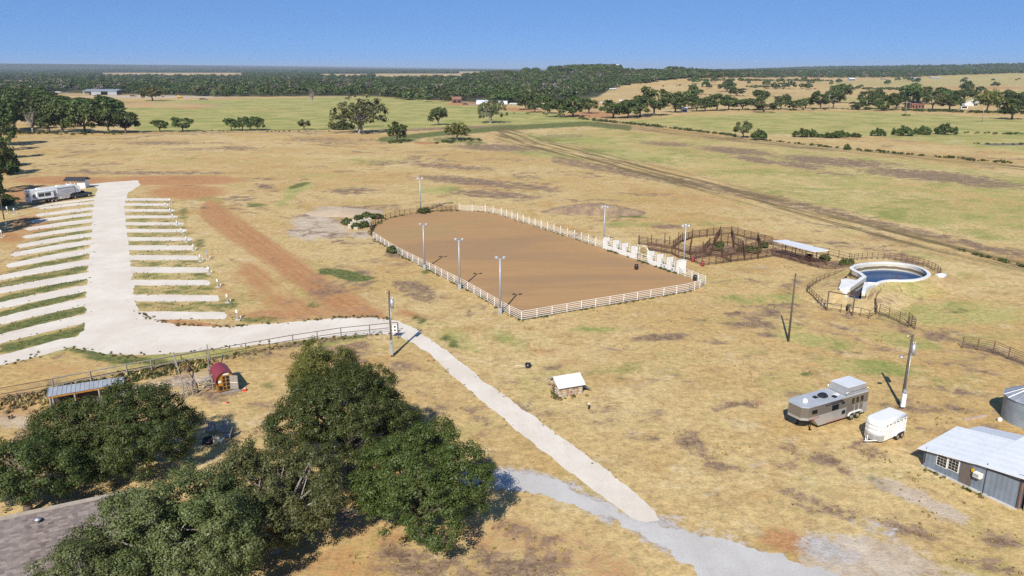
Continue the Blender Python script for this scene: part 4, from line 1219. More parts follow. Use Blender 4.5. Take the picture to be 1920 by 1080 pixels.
fence('low dark pipe fence under the tall gate frame', [(1550, 582), (1576, 586), (1598, 591), (1613, 593), (1629, 598), (1643, 590)], 1.25, (.4, 1.2), 3.0, 'dark_pipe', rr=.035, pr=.05)
fence('dark pipe alley fence curving down from the tank rim', [(1682, 529), (1666, 540), (1650, 556), (1641, 570), (1643, 590)], 1.4, R4[:4], 1.6, 'dark_pipe', rr=.03, pr=.05, smooth=True)
fence('dark pipe alley panels leading out towards the transformer pole', [(1648, 590), (1666, 597), (1686, 606), (1703, 614)], 1.6, R4, 1.6, 'dark_pipe', rr=.032, pr=.05)
fence('dark return panel at the end of the alley fence', [(1703, 614), (1715, 618), (1702, 606)], 1.6, R4, 1.4, 'dark_pipe', rr=.032, pr=.05)
fence('dark pipe panel fence running off the right photo edge above the silo', [(1804, 653), (1832, 657), (1862, 663), (1890, 674), (1935, 692)], 1.5, R4, 2.6, 'dark_pipe', rr=.032, pr=.06)
fence('rusty fence along the near side of the flat-roofed shed', [(1453, 481), (1505, 494), (1535, 503), (1566, 511), (1597, 515)], 1.55, R4, 2.6, 'rusty_pipe', rr=.045, pr=.06)
fence('rusty fence behind the flat-roofed shed', [(1447, 460), (1500, 471), (1553, 479), (1592, 489)], 1.5, R4[::2], 3.0, 'rusty_pipe', rr=.035, pr=.06)
PF = [(-120, 776), (0, 752), (102, 733), (240, 705), (390, 678), (462, 664), (550, 648), (640, 634), (746, 623)]
fence('long rusty pipe fence beside the gravel road with one top rail', PF, 1.45, (.75, 1.42), 3.4, 'dark_pipe', rr=.045, pr=.055)
GW = (1.75,)
fence('grey timber rail fence at the back of the chicken run', [(102, 737), (240, 710), (330, 692), (394, 680)], 1.75, (.9, 1.7), 3.0, 'grey_wood', rr=.06, pr=.07, name='timber_fence')
fence('grey timber rail fence along the front of the chicken run', [(250, 757), (287, 752), (345, 742), (368, 738), (400, 732)], 1.4, (.5, 1.3), 2.6, 'grey_wood', rr=.055, pr=.07, name='timber_fence')

# tall frame over the tank gate
p0, p1 = G(1550, 582), G(1598, 592)
t = thing('gate_frame', 'tall dark goal-post gate frame in front of the round tank', 'gate', p0)
d = p1 - p0
for q in (Vector((0, 0, 0)), d): inst('post', UP['dark_pipe'], t, loc=q, sc=(.09, .09, 2.9))
bar('beam', UB['dark_pipe'], t, (0, 0, 2.9), d + Vector((0, 0, 2.9)), .09)
bar('brace', UB['dark_pipe'], t, d * .75, d + Vector((0, 0, 1.3)), .05)

# ================================================================== BUCKING CHUTES
A, B = G(1131, 466.5), G(1272, 514)
ax = (B - A); CL = ax.length; ang = math.atan2(ax.y, ax.x)
back = Vector((-math.sin(ang), math.cos(ang), 0))
if back.y < 0: back = -back
side = 1 if back.dot(Vector((-math.sin(ang), math.cos(ang), 0))) > 0 else -1


def chute(x0, wd, label, letters, cut):
    t = thing('bucking_chute', label, 'chute', A + ax.normalized() * x0, ang, 'white bucking chutes')
    mb = MB(); mb.box((.5, .22 * side, 1.2), (1.0, .45, 2.25)); mb.box((.05, .9 * side, 1.5), (.1, 1.0, 1.4)); mb.build('divider', M['white_paint'], t)
    for yy in (.9, 1.8): inst('post', UP['white_pipe'], t, loc=(.05, yy * side, 0), sc=(.06, .06, 2.0))
    g = MB()
    g.box((1.0 + (wd - 1.0) / 2, .02, .5), (wd - 1.02, .07, .86)); g.build('gate_panel', M['white_paint'], t)
    for z in (1.2, 1.55, 1.9): bar('rail', UB['white_pipe'], t, (.98, .02, z), (wd, .02, z), .035)
    for z in (.6, 1.2, 1.8): bar('rail', UB['rusty_pipe'], t, (.7, 1.8 * side, z), (wd, 1.8 * side, z), .045)
    mb = MB(); mb.box((wd / 2 + .3, 1.9 * side, 1.15), (wd - .5, .5, .05)); mb.build('walkway', M['grey_wood'], t)
    R = random.Random(int(x0 * 10))
    if letters:
        fc = bpy.data.curves.new('lettering', 'FONT')
        fc.body = letters; fc.size = .85; fc.align_x = 'CENTER'; fc.extrude = .004; fc.space_character = 1.5
        fc.materials.append(M['black'])
        tmp = bpy.data.objects.new('lettering', fc); COL.objects.link(tmp)
        bpy.context.view_layer.update()
        o = bpy.data.objects.new('lettering', bpy.data.meshes.new_from_object(tmp.evaluated_get(bpy.context.evaluated_depsgraph_get()))); bpy.data.objects.remove(tmp); bpy.data.curves.remove(fc); COL.objects.link(o); o.name = 'lettering'
        o.parent = t; o.location = (.7 + (wd - .7) / 2, .02 - .05 * side, .2); o.rotation_euler = (math.pi / 2, 0, 0 if side > 0 else math.pi)
    return t


LEFTW = CL * .155
lay = [(0.0, 0), (CL * .14, 0), (CL * .27, 0), (CL * .40, 0), (CL * .62, 0), (CL * .735, 'C9'), (CL * .855, '8Z')]
names = ['first chute', 'second chute', 'third chute', 'fourth chute', 'fifth chute', 'sixth chute', 'seventh chute']
for i, (x0, let) in enumerate(lay):
    wd = (lay[i + 1][0] if i + 1 < len(lay) else CL) - x0
    if i == 3: wd = CL * .075
    extra = ' just left of the white arch' if i == 3 else ' just right of the white arch' if i == 4 else ' with worn black lettering' if let else ''
    chute(x0, wd, f'white {names[i]} counted from the far light pole{extra}', let, 0)
t = thing('end_panel', 'tall white end panel closing the chutes at the arena corner', 'panel', B, ang)
mb = MB(); mb.box((-.3, .8 * side, 1.15), (.65, 1.6, 2.2)); mb.build('panel', M['white_paint'], t)
mb = MB(); mb.box((-.3, .8 * side, 2.28), (.75, 1.7, .06)); mb.build('cap', M['white_paint'], t)
t = thing('timing_arch', 'white pipe arch with gate standing between the two chute blocks', 'arch', A + ax.normalized() * CL * .47, ang)
w_ = CL * .15
pts = [(0, 0, 0), (0, 0, 2.5), (.7, 0, 3.0), (w_ - .7, 0, 3.0), (w_, 0, 2.5), (w_, 0, 0)]
MB().path([Vector(p) for p in pts], .085).build('arch_pipe', M['white_pipe'], t)
for z in (.3, .65, 1.0, 1.4): bar('gate_rail', UB['white_pipe'], t, (0, 0, z), (w_, 0, z), .045)
inst('gate_post', UP['white_pipe'], t, loc=(w_ * .5, 0, 0), sc=(.05, .05, 1.45))

# ================================================================== POLES
def flood_pole(x, y, yt, label, face, heads):
    p = G(x, y)
    h = height_at(p, yt)
    t = thing('light_pole', label, 'light pole', p, 0, 'grey flood light poles round the arena')
    MB().tube((0, 0, 0), (0, 0, h - .3), .16, .11, 8).build('pole', M['galv_dull'], t)
    b = MB(); b.box((0, 0, .45), (.5, .45, .9)); b.build('base_box', M['galv_dull'], t)
    MB().tube((-.55, 0, h - .35), (.55, 0, h - .35), .06, .06, 6).build('crossarm', M['galv_dull'], t)
    for k in range(heads):
        hx = (-.5, .55, 0)[k]
        mb = MB()
        d = Vector((math.cos(face), math.sin(face), -.55)).normalized()
        o = Vector((hx, 0, h - .15 + (.15 if k == 2 else 0)))
        mb.tube(o - d * .25, o + d * .12, .16, .30, 10)
        hd = mb.build('lamp_head', M['galv_dull'], t)
        MB().tube(o + d * .12, o + d * .15, .29, .27, 10).build('lens', M['lamp_glass'], hd)


flood_pole(796, 505, 419, 'grey flood light pole farthest up the near-left arena fence', math.radians(-30), 2)
flood_pole(862, 542, 447, 'middle grey flood light pole of the three on the near-left arena fence', math.radians(-30), 2)
flood_pole(938, 588, 481, 'grey flood light pole nearest the front corner of the arena', math.radians(-30), 2)
flood_pole(789, 399, 333, 'grey flood light pole behind the rusty far-left arena corner', math.radians(-70), 2)
flood_pole(1132, 464, 387, 'grey flood light pole at the start of the white chutes', math.radians(215), 3)
flood_pole(1281, 508, 422, 'grey flood light pole by the corner pen at the end of the chutes', math.radians(215), 3)


def utility_pole(x, y, xt, yt, label, r=.16, gear=0, mat='pole_wood', cross=False, lean=True):
    p = G(x, y)
    h = height_at(p, yt)
    t = thing('utility_pole', label, 'utility pole', p, 0, 'utility poles')
    lx = (px_size(p, (xt - x)) - 0) * .35 if lean else 0
    top = Vector((lx * .2, 0, h))
    MB().tube((0, 0, -.1), top, r, r * .68, 8).build('pole', M[mat], t)
    if cross:
        for z in (h - .5, h - 1.5)[:cross]:
            mb = MB(); mb.box((lx * .2, 0, z), (2.4, .12, .14)); mb.build('crossarm', M['grey_wood'], t)
    if gear:
        mb = MB(); mb.tube((.30, -.1, h - 2.1), (.30, -.1, h - 1.0), .21, .21, 12); mb.tube((.30, -.1, h - 1.0), (.30, -.1, h - .92), .21, .1, 12)
        tr_ = mb.build('transformer', M['galv'], t)
        mb = MB()
        for dx in (-.1, .1): mb.tube((.30 + dx, -.1, h - .92), (.30 + dx, -.1, h - .70), .045, .03, 6)
        mb.build('bushing', M['white_paint'], tr_)
        mb = MB(); mb.tube((0, 0, h - .15), (-.45, 0, h - .25), .035, .035, 5); mb.build('pin_arm', M['dark_pipe'], t)
        mb = MB(); mb.tube((-.42, 0, h - .25), (-.42, 0, h - .02), .05, .035, 6); mb.build('insulator', M['white_paint'], t)
        mb = MB(); mb.box((-.02, -.24, 1.0), (.42, .22, 1.5)); mx = mb.build('meter_box', M['white_metal'] if gear == 2 else M['galv'], t)
        mb = MB(); mb.tube((.0, -.35, 1.95), (.0, -.50, 1.95), .13, .13, 12); mb.box((0, -.26, 1.98), (.36, .2, .42)); mb.build('meter', M['galv'], mx)
        mb = MB(); mb.tube((.13, -.13, .2), (.10, -.12, h - 1.9), .035, .03, 6); mb.build('conduit', M['galv'], t)
    if gear == 2:
        mb = MB(); mb.path([Vector((0, -.1, h - 2.0)), Vector((-.5, -.3, h - 2.0)), Vector((-.9, -.4, h - 2.1))], .03); ar = mb.build('lamp_arm', M['dark_pipe'], t)
        MB().lathe([(.05, .1), (.22, .02), (.26, -.08), (.22, -.12), (0, -.14)], 12, (-1.0, -.42, h - 2.15)).build('lamp_shade', M['galv'], ar)


utility_pole(735, 668, 732, 546, 'wooden pole with transformer and blue-grey meter box beside the gravel road', .17, 1)
utility_pole(1690, 765, 1700, 628, 'wooden transformer pole with white meter box behind the small white trailer', .18, 2)
utility_pole(1478, 640, 1488, 513, 'bare dark wooden pole standing alone before the round tank', .15)
p = G(1478, 640); h = height_at(p, 513)
utility_pole(8, 412, -2, 362, 'leaning wooden pole at the left photo edge beside the parked fifth-wheel', .14)
for i, (x, y, yt, c, lab) in enumerate([(1697, 217, 188, 1, 'far wooden pole with crossarm alone in the olive field'), (1841, 229, 206, 0, 'far leaning pole before the grove at the right edge'), (1553, 205, 176, 1, 'far wooden pole before the tall tree cluster'),
                                        (1505, 188, 171, 0, 'far thin pole in the tan field behind the tree row'), (1259, 175, 161, 0, 'far thin pole in the tan field above the hedge corner'), (1824, 195, 181, 0, 'white-topped light pole in the farm house grove'),
                                        (882, 176, 163, 0, 'thin grey pole above the woodland near the hoop sheds'), (1157, 170, 158, 0, 'thin pole at the woodland corner by the mobile home'), (654, 172, 148, 0, 'tall slim white-topped pole in the far woodland')]):
    p = G(x, y)
    h = max(6, height_at(p, yt))
    t = thing('utility_pole', lab, 'utility pole', p, 0, 'far utility poles')
    MB().tube((0, 0, 0), (0, 0, h), .22, .18, 6).build('pole', M['grey_wood'], t)
    mb = MB()
    if c: mb.box((0, 0, h - 1.6), (4.2, .25, .3))
    else: mb.tube((0, 0, h), (0, 0, h + .7), .3, .25, 6)
    mb.build('crossarm' if c else 'cap', M['grey_wood'] if c else M['white_paint'], t)
# fence-end sign with four dark shapes on white
p = G(747, 634); q = G(737, 634)
t = thing('road_sign', 'white square sign with black shapes on the pipe fence end', 'sign', p, math.atan2(q.y - p.y, q.x - p.x) + math.pi)
inst('post', UP['rusty_pipe'], t, sc=(.06, .06, 2.0))
mb = MB(); mb.box((-.62, -.07, 1.35), (1.0, .04, 1.0)); pn = mb.build('panel', M['white_paint'], t)
mb = MB()
for dx in (-.26, .26):
    for dz in (-.24, .24): mb.tube((-.62 + dx * .9, -.095, 1.35 + dz), (-.62 + dx * .9, -.10, 1.35 + dz), .14, .14, 7)
mb.build('symbols', M['black'], pn)


# ================================================================== ROUND WATER TANK
def ribbon(path, w_, z0, z1, closed=False, mi=0, mb=None):
    """wall of thickness w_ following a path"""
    mb = mb or MB()
    n = len(path)
    L, R_ = [], []
    for i in range(n):
        a = path[(i - 1) % n] if closed else path[max(i - 1, 0)]
        b = path[(i + 1) % n] if closed else path[min(i + 1, n - 1)]
        d = (b - a); d.z = 0; d.normalize()
        nv = Vector((-d.y, d.x, 0)) * (w_ / 2)
        L.append(path[i] + nv); R_.append(path[i] - nv)
    for i in range(n if closed else n - 1):
        j = (i + 1) % n
        q = [(L[i].x, L[i].y), (R_[i].x, R_[i].y), (R_[j].x, R_[j].y), (L[j].x, L[j].y)]
        mb.prism(q, z0, z1, mi)
    return mb


def tank_mat():
    m, nt, bs = nodemat('tank_concrete')
    tc = nt.nodes.new('ShaderNodeTexCoord')
    sx = nt.nodes.new('ShaderNodeSeparateXYZ'); nt.links.new(tc.outputs['Object'], sx.inputs[0])
    nz = _noise(nt, .8, 5, .65)
    z = _math(nt, 'ADD', sx.outputs[2], _math(nt, 'MULTIPLY', _math(nt, 'SUBTRACT', nz, .5), .35))
    c = _mix(nt, _ramp(nt, z, .80, .90), (.16, .125, .075), _mix(nt, nz, (.52, .47, .38), (.62, .58, .50)))   # algae and scale below the old water line
    c = _mix(nt, _ramp(nt, z, .35, .45), (.50, .48, .42), c)
    c = _mix(nt, _ramp(nt, sx.outputs[2], 1.30, 1.34), c, (.80, .79, .76))
    nt.links.new(c, bs.inputs['Base Color']); bs.inputs['Roughness'].default_value = .85
    return m


TZ = 1.45
outl = [(1596, 503), (1603, 498), (1620, 494.5), (1640, 492.5), (1665, 492), (1690, 494), (1712, 498), (1730, 504), (1740, 511), (1741, 517), (1730, 522), (1712, 525), (1690, 526), (1675, 525.5), (1658, 527), (1645, 531), (1624, 530), (1619.5, 548)]
outl2 = [(1590, 540), (1621, 519), (1612, 512), (1601, 507), (1596, 503)]
T1, T2 = [G(x, y, TZ) for x, y in outl], [G(x, y, TZ) for x, y in outl2]
t0 = sum(T1, Vector()) / len(T1); t0.z = 0
t = thing('water_tank', 'round white concrete stock tank of dark blue water with sloping entry', 'tank', t0)
loc = lambda pts: [Vector((p.x - t0.x, p.y - t0.y, 0)) for p in pts]
ring = loc(T1[:16])
sm = catmull(ring, 4, False) + loc(T1[16:])
mb = ribbon(sm, .5, 0, TZ - .02)
ribbon(loc(T2), .6, 0, TZ - .03, mb=mb)
mb.build('wall', tank_mat(), t)
mb = ribbon(sm, .56, TZ - .02, TZ + .08)
ribbon(loc(T2), .68, TZ - .03, TZ + .075, mb=mb)
mb.build('rim', M['white_paint'], t)
P_ = loc([G(x, y, TZ) for x, y in [(1590, 540), (1575.5, 541), (1572, 539), (1576, 532), (1577, 523), (1585, 521), (1607, 525), (1621, 519.5)]])
mb = MB(); mb.prism(P_, .0, TZ - .06); mb.build('entry_slab', M['white_paint'], t)
P_ = loc([G(x, y, TZ) for x, y in [(1624, 530), (1645, 531), (1625, 538.5)]])
mb = MB(); mb.prism(P_, .0, TZ - .07); mb.build('wing_slab', M['white_paint'], t)
mw, nt_, bs_ = nodemat('tank_water')
bs_.inputs['Base Color'].default_value = (.008, .055, .16, 1)  # deep blue of the reflected sky put into the base colour
bs_.inputs['Roughness'].default_value = .2
bs_.inputs['Specular IOR Level'].default_value = .12
bs_.inputs['IOR'].default_value = 1.33
_bump(nt_, bs_, _noise(nt_, 2.2, 3, .6), .12, .05)
mb = MB(); mb.add([(p.x, p.y, .12) for p in loc(T1[:17])] + [(p.x, p.y, .12) for p in loc([T1[17], T2[0], T2[1], T2[2], T2[3]])], [tuple(range(22))]); mb.build('water', mw, t)
mb = ribbon(loc([G(1572, 541, .8), G(1585, 545, .8), G(1619, 549, .8)]), .3, 0, .9); mb.build('sluice_board', M['stain'], t)
# grassy berm round it
hull = loc([G(x, y, TZ) for x, y in outl[:14] + [(1660, 527.5), (1648, 533), (1632, 541), (1619.5, 549), (1598, 546), (1571, 542), (1574, 530), (1578, 522), (1590, 514)]])
bp = catmull(hull, 3)
cen = sum(bp, Vector()) / len(bp)
rows = []
for off, z in ((.0, 1.3), (.8, 1.15), (2.4, .68), (4.2, .22), (6.2, -.06)):
    rr_ = []
    for i, p in enumerate(bp):
        d = (bp[(i + 1) % len(bp)] - bp[i - 1]); nv = Vector((d.y, -d.x, 0)).normalized()
        if nv.dot(p - cen) < 0: nv = -nv
        w2 = mnoise.noise(p * .4) * .35
        front = (p + t0); sl = 1.0
        rr_.append((p.x + nv.x * (off + w2 * (off > 0)), p.y + nv.y * (off + w2 * (off > 0)), z if not (front.y < T1[17].y + 1.0 and front.x < T1[17].x + .6 and off < 2.5) else min(z, .45)))
    rows.append(rr_)
mb = MB(); n = len(bp)
mb.add([v for r in rows for v in r], [(k * n + i, k * n + (i + 1) % n, (k + 1) * n + (i + 1) % n, (k + 1) * n + i) for k in range(len(rows) - 1) for i in range(n)], 0, True)
o = mb.build('grass_berm', MG, None, loc=(t0.x, t0.y, 0))
vs = np.array([v for r in rows for v in r])
paint_ground(o.data, vs[:, 0] + t0.x, vs[:, 1] + t0.y)
tag(o, kind='structure')
p = G(1762, 527)
t = thing('pump_tank', 'small white pump tank on skids beside the round tank fence', 'tank', p, .35)
mb = MB(); mb.tube((-.9, 0, .85), (.9, 0, .85), .48, .48, 14); mb.lathe([(.48, 0), (.3, .2), (0, .26)], 14, (0, 0, 0)); mb.build('drum', M['white_paint'], t)
for x in (-.6, .6):
    mb = MB(); mb.box((x, 0, .22), (.12, .9, .44)); mb.build('skid', M['dark_pipe'], t)
mb = MB(); mb.box((-1.25, 0, .4), (.5, .5, .7)); mb.build('pump', M['stain'], t)

# ================================================================== FLAT-ROOFED SHED BY THE PENS
c = [G(1449, 451, 2.7), G(1473, 449, 2.9), G(1555, 469, 2.9), G(1526, 471.5, 2.7)]
o0 = Vector((c[3].x, c[3].y, 0))
t = thing('loafing_shed', 'open shed with flat white metal roof beside the rusty pens', 'shed', o0)
v = [q - o0 for q in c]
mb = MB(); mb.add([tuple(q) for q in v] + [tuple(q - Vector((0, 0, .14))) for q in v], [(0, 1, 2, 3), (7, 6, 5, 4), (0, 4, 5, 1), (1, 5, 6, 2), (2, 6, 7, 3), (3, 7, 4, 0)])
mb.build('roof', M['roof_white'], t)
for a, b in ((v[0], v[3]), (v[1], v[2])):
    for k in range(5):
        q = a.lerp(b, .02 + .96 * k / 4)
        inst('post', UP['rusty_pipe'], t, loc=(q.x, q.y, 0), sc=(.07, .07, q.z - .12))
for z in (.5, .9, 1.3, 1.7): bar('rail', UB['rusty_pipe'], t, (v[1].x, v[1].y, z), (v[2].x, v[2].y, z), .035)
for z in (.5, 1.0): bar('feed_rail', UB['rusty_pipe'], t, (v[0].x, v[0].y, z), (v[3].x, v[3].y, z), .05)

# ================================================================== TRAILERS AND VEHICLES
def wheelset(t, x, y, r, wd, s=1):
    wl = MB().wheel((0, 0, 0), r, wd).build('wheel', M['rubber'], t, loc=(x, y, r))
    MB().tube((0, -.02 * s, 0), (0, (wd / 2 + .02) * s, 0), r * .56, r * .50, 12).build('rim', M['chrome'], wl)


def place(a, b):
    d = b - a
    return math.atan2(d.y, d.x)


RH = 2.75
fr, rr_ = G(1512, 766, RH), G(1629.5, 732, RH)
ang = place(rr_, fr)
Lg = (fr - rr_).length + .15
W2 = 2.45
lft = Vector((-math.sin(ang), math.cos(ang), 0))          # trailer's left when facing its nose
sgn = -1 if lft.y > 0 else 1                               # which local y side faces the camera
o0 = Vector((rr_.x, rr_.y, 0)) - lft * (sgn * W2 / 2)
t = thing('horse_trailer', 'long silver and taupe gooseneck living-quarters horse trailer with roof hay box', 'trailer', o0, ang, 'horse trailers')
taupe = simple('taupe_paint', (.175, .155, .135), .35, var=.08, scale=.5, coat=.3, metal=.2)
silver = simple('silver_skin', (.44, .43, .43), .4, metal=.4, var=.12, scale=.7)
roofm = simple('trailer_roof', (.40, .43, .47), .5, var=.12, scale=.8)
goose = Lg - 2.15
ncut = .55
outline = [(0, -W2 / 2), (Lg - ncut, -W2 / 2), (Lg, -W2 / 2 + .45), (Lg, W2 / 2 - .45), (Lg - ncut, W2 / 2), (0, W2 / 2)]
mb = MB(); mb.prism(outline, 1.62, RH - .08); mb.build('upper_body', taupe, t)
mb = MB(); mb.prism([(0, -W2 / 2 + .01), (goose, -W2 / 2 + .01), (goose, W2 / 2 - .01), (0, W2 / 2 - .01)], .48, 1.62)
mb.extr_y([(goose, .48), (goose + .75, 1.30), (goose + .75, 1.62), (goose, 1.62)], -W2 / 2 + .02, W2 / 2 - .02); mb.build('lower_body', silver, t)
mb = MB(); mb.prism([(x * 1.002 + .02 * (x > 0), y * 1.012) for x, y in outline], 1.36, 1.52); 
mb2 = MB(); mb2.prism([(goose + .7, -W2 / 2), (Lg - ncut, -W2 / 2), (Lg, -W2 / 2 + .45), (Lg, W2 / 2 - .45), (Lg - ncut, W2 / 2), (goose + .7, W2 / 2)], 1.36, 1.62); mb2.build('nose_floor', silver, t)
mb = MB(); mb.prism([(x, y * 1.015) for x, y in outline], RH - .08, RH); rf = mb.build('roof', roofm, t)
mb = MB(); mb.prism([(0.0, -W2 / 2 - .015), (Lg - ncut, -W2 / 2 - .015), (Lg - ncut, -W2 / 2 - .03), (0, -W2 / 2 - .03)], RH - .16, RH - .06); mb.prism([(0.0, W2 / 2 + .03), (Lg - ncut, W2 / 2 + .03), (Lg - ncut, W2 / 2 + .015), (0, W2 / 2 + .015)], RH - .16, RH - .06); mb.build('gutter', M['chrome'], t)
# hay box on the roof
mb = MB(); a, b, z0, z1 = .25, 2.95, RH + .06, RH + .78
mb.add([(a, -1.1, z0), (b + .25, -1.1, z0), (b + .25, 1.1, z0), (a, 1.1, z0), (a + .1, -1.02, z1), (b, -1.02, z1), (b, 1.02, z1), (a + .1, 1.02, z1)], [(3, 2, 1, 0), (4, 5, 6, 7), (0, 1, 5, 4), (1, 2, 6, 5), (2, 3, 7, 6), (3, 0, 4, 7)])
hb = mb.build('hay_box', silver, t)
mb = MB(); mb.box(((a + b) / 2 + .05, 0, z1 + .03), (b - a, 2.12, .05)); mb.build('lid', M['roof_white'], hb)
mb = MB()
for y in (-1.15, 1.15): mb.path([Vector((.1, y, RH)), Vector((.1, y, RH + .35)), Vector((3.3, y, RH + .35)), Vector((3.3, y, RH))], .02)
mb.build('rack_rail', M['chrome'], t)
ys = sgn * (W2 / 2)


def win(x, z, wd, h, name='window'):
    m1 = MB(); m1.box((x, ys + sgn * .012, z), (wd + .1, .03, h + .1)); f = m1.build(name, M['chrome'], t)
    m1 = MB(); m1.box((x, ys + sgn * .03, z), (wd, .02, h)); m1.build('pane', M['glass_dark'], f)


for x in (.95, 1.62, 2.25): win(x, 2.12, .42, .62)
for x in (.95, 1.62, 2.25):
    m1 = MB(); m1.box((x, ys + sgn * .012, 1.28), (.42, .02, .6)); m1.build('vent_panel', taupe, t)
win(4.85, 1.98, .95, .55); win(3.75, 2.25, .42, .30); win(3.55, 1.18, .45, .34); win(Lg - 1.35, 2.1, .75, .45)
m1 = MB(); m1.box((2.75, ys + sgn * .014, 1.45), (.72, .03, 1.9)); dr = m1.build('door', taupe, t)
m1 = MB(); m1.box((3.0, ys + sgn * .04, 1.5), (.05, .03, .2)); m1.build('handle', M['chrome'], dr)
m1 = MB(); m1.tube((3.9, ys + sgn * .1, RH - .22), (6.3, ys + sgn * .1, RH - .22), .075, .075, 8); m1.build('awning', M['stain'], t)
m1 = MB()
for k in range(7): m1.box((Lg - .75 - k * .22, ys + sgn * .013, 1.42), (.11, .02, .06))
for k in range(12): m1.box((3.2 + k * .24, ys + sgn * .013, .56), (.12, .02, .05))
m1.build('reflector_tape', M['red_plastic'], t)
for x in (1.35, 2.25):
    for s_ in (-1, 1): wheelset(t, x, s_ * (W2 / 2 - .06), .39, .24, s_)
for s_ in (-1, 1):
    m1 = MB(); pr = [(.72, .62), (.85, .85), (1.1, .95), (2.5, .95), (2.75, .85), (2.88, .62), (2.78, .58), (2.66, .78), (2.45, .86), (1.15, .86), (.94, .78), (.82, .58)]
    m1.extr_y(pr, s_ * (W2 / 2 - .05), s_ * (W2 / 2 + .14)); m1.build('fender', M['white_paint'], t)
m1 = MB(); m1.tube((Lg - .8, 0, 1.36), (Lg - .8, 0, .75), .09, .09, 8); m1.box((Lg - .8, 0, .72), (.22, .22, .2)); m1.build('coupler', M['black'], t)
for s_ in (-.8, .8):
    m1 = MB(); m1.tube((Lg - 1.5, s_, 1.4), (Lg - 1.5, s_, .05), .06, .05, 6); m1.box((Lg - 1.5, s_, .04), (.25, .25, .05)); m1.build('jack_leg', M['black'], t)
# things on the roof
m1 = MB(); m1.add([(x, y, z) for z, k in ((RH, 1.0), (RH + .2, .92), (RH + .32, .6)) for x, y in ((5.3 + .55 * k, 0), (5.3 + .3 * k, .42 * k), (5.3 - .3 * k, .42 * k), (5.3 - .55 * k, 0), (5.3 - .3 * k, -.42 * k), (5.3 + .3 * k, -.42 * k))],
                [(i, (i + 1) % 6, 6 + (i + 1) % 6, 6 + i) for i in range(6)] + [(6 + i, 6 + (i + 1) % 6, 12 + (i + 1) % 6, 12 + i) for i in range(6)] + [(12, 13, 14, 15, 16, 17)]); m1.build('air_conditioner', M['black'], rf)
MB().lathe([(.24, 0), (.25, .16), (.17, .33), (0, .38)], 14, (Lg - 1.25, .1, RH)).build('dish_dome', M['white_paint'], rf)
for x, y in ((4.4, .65), (6.2, -.15)):
    m1 = MB(); m1.box((x, y, RH + .06), (.42, .42, .13), taper=.8); m1.build('roof_vent', M['black'], rf)
m1 = MB(); m1.box((3.75, .35, RH + .03), (.5, .38, .06)); m1.build('skylight', M['white_paint'], rf)
# jack stand of the trailer's ladder at its far side
# ---- small white horse trailer
TH = 2.35
c_r, c_f = G(1701.5, 779, TH - .25), G(1664, 795, TH - .25)
ang = place(c_r, c_f); L2 = (c_f - c_r).length + .2; W2 = 1.95
lft = Vector((-math.sin(ang), math.cos(ang), 0)); sgn = -1 if lft.y > 0 else 1
o0 = Vector((c_r.x, c_r.y, 0)) - lft * (sgn * W2 / 2)
t = thing('horse_trailer', 'small white two-horse bumper-pull trailer beside the transformer pole', 'trailer', o0, ang, 'horse trailers')
wp = simple('trailer_white', (.80, .80, .79), .35, var=.06, scale=.8, coat=.3)
nose = [(L2, -W2 / 2), (L2 + .42, -W2 / 2 + .22), (L2 + .62, -.3), (L2 + .62, .3), (L2 + .42, W2 / 2 - .22), (L2, W2 / 2)]
base = [(0, W2 / 2), (0, -W2 / 2)]
ol = base + nose
mb = MB(); mb.prism(ol, .38, TH - .32); mb.build('body', wp, t)
mb = MB()
ks = [(TH - .32, 1.0), (TH - .20, .985), (TH - .10, .94), (TH - .03, .86), (TH, .72)]
cx = L2 / 2
for (z0, k0), (z1, k1) in zip(ks[:-1], ks[1:]):
    A_ = [(cx + (x - cx) * (1 - (1 - k0) * .35), y * k0, z0) for x, y in ol]; B_ = [(cx + (x - cx) * (1 - (1 - k1) * .35), y * k1, z1) for x, y in ol]
    n = len(ol); mb.add(A_ + B_, [(i, (i + 1) % n, n + (i + 1) % n, n + i) for i in range(n)], 0, True)
mb.add(B_, [tuple(range(len(ol)))]); mb.build('roof', wp, t)
mb = MB()
for z in (1.05, 1.45, 1.85):
    mb.path([Vector((x * 1.004, y * 1.012, z)) for x, y in nose], .022)
mb.build('rub_rail', M['galv_dull'], t)
mb = MB(); mb.prism([(x * 1.006 if x > 1 else x, y * 1.008) for x, y in nose] + [(L2 - .05, 0)], .42, .95); mb.build('gravel_guard', M['galv'], t)
ys = sgn * W2 / 2
for k in range(6):
    m1 = MB(); m1.box((.35 + k * (L2 - .6) / 5, ys + sgn * .004, TH - .48), (.33, .02, .10)); m1.build('air_slot', M['black'], t)
for k in range(9):
    m1 = MB(); m1.box((.1 + k * (L2 - .2) / 8, ys + sgn * .012, 1.2), (.05, .03, 1.45)); m1.build('side_rib', wp, t)
for s_ in (-1, 1):
    for x in (.75, 1.5): wheelset(t, x, s_ * (W2 / 2 + .08), .34, .2, s_)
    m1 = MB(); pr = [(.28, .58), (.5, .80), (.75, .84), (1.5, .84), (1.75, .80), (1.98, .58), (1.90, .54), (1.7, .73), (1.45, .77), (.8, .77), (.55, .73), (.36, .54)]
    m1.extr_y(pr, s_ * (W2 / 2), s_ * (W2 / 2 + .22)); m1.build('fender', wp, t)
m1 = MB(); m1.path([Vector((L2 + .3, -.7, .42)), Vector((L2 + 1.35, 0, .42)), Vector((L2 + .3, .7, .42))], .05); m1.tube((L2 + 1.2, 0, .42), (L2 + 1.5, 0, .45), .06, .06, 6); m1.tube((L2 + 1.15, 0, .1), (L2 + 1.15, 0, .95), .04, .04, 6); m1.build('hitch', M['white_paint'], t)

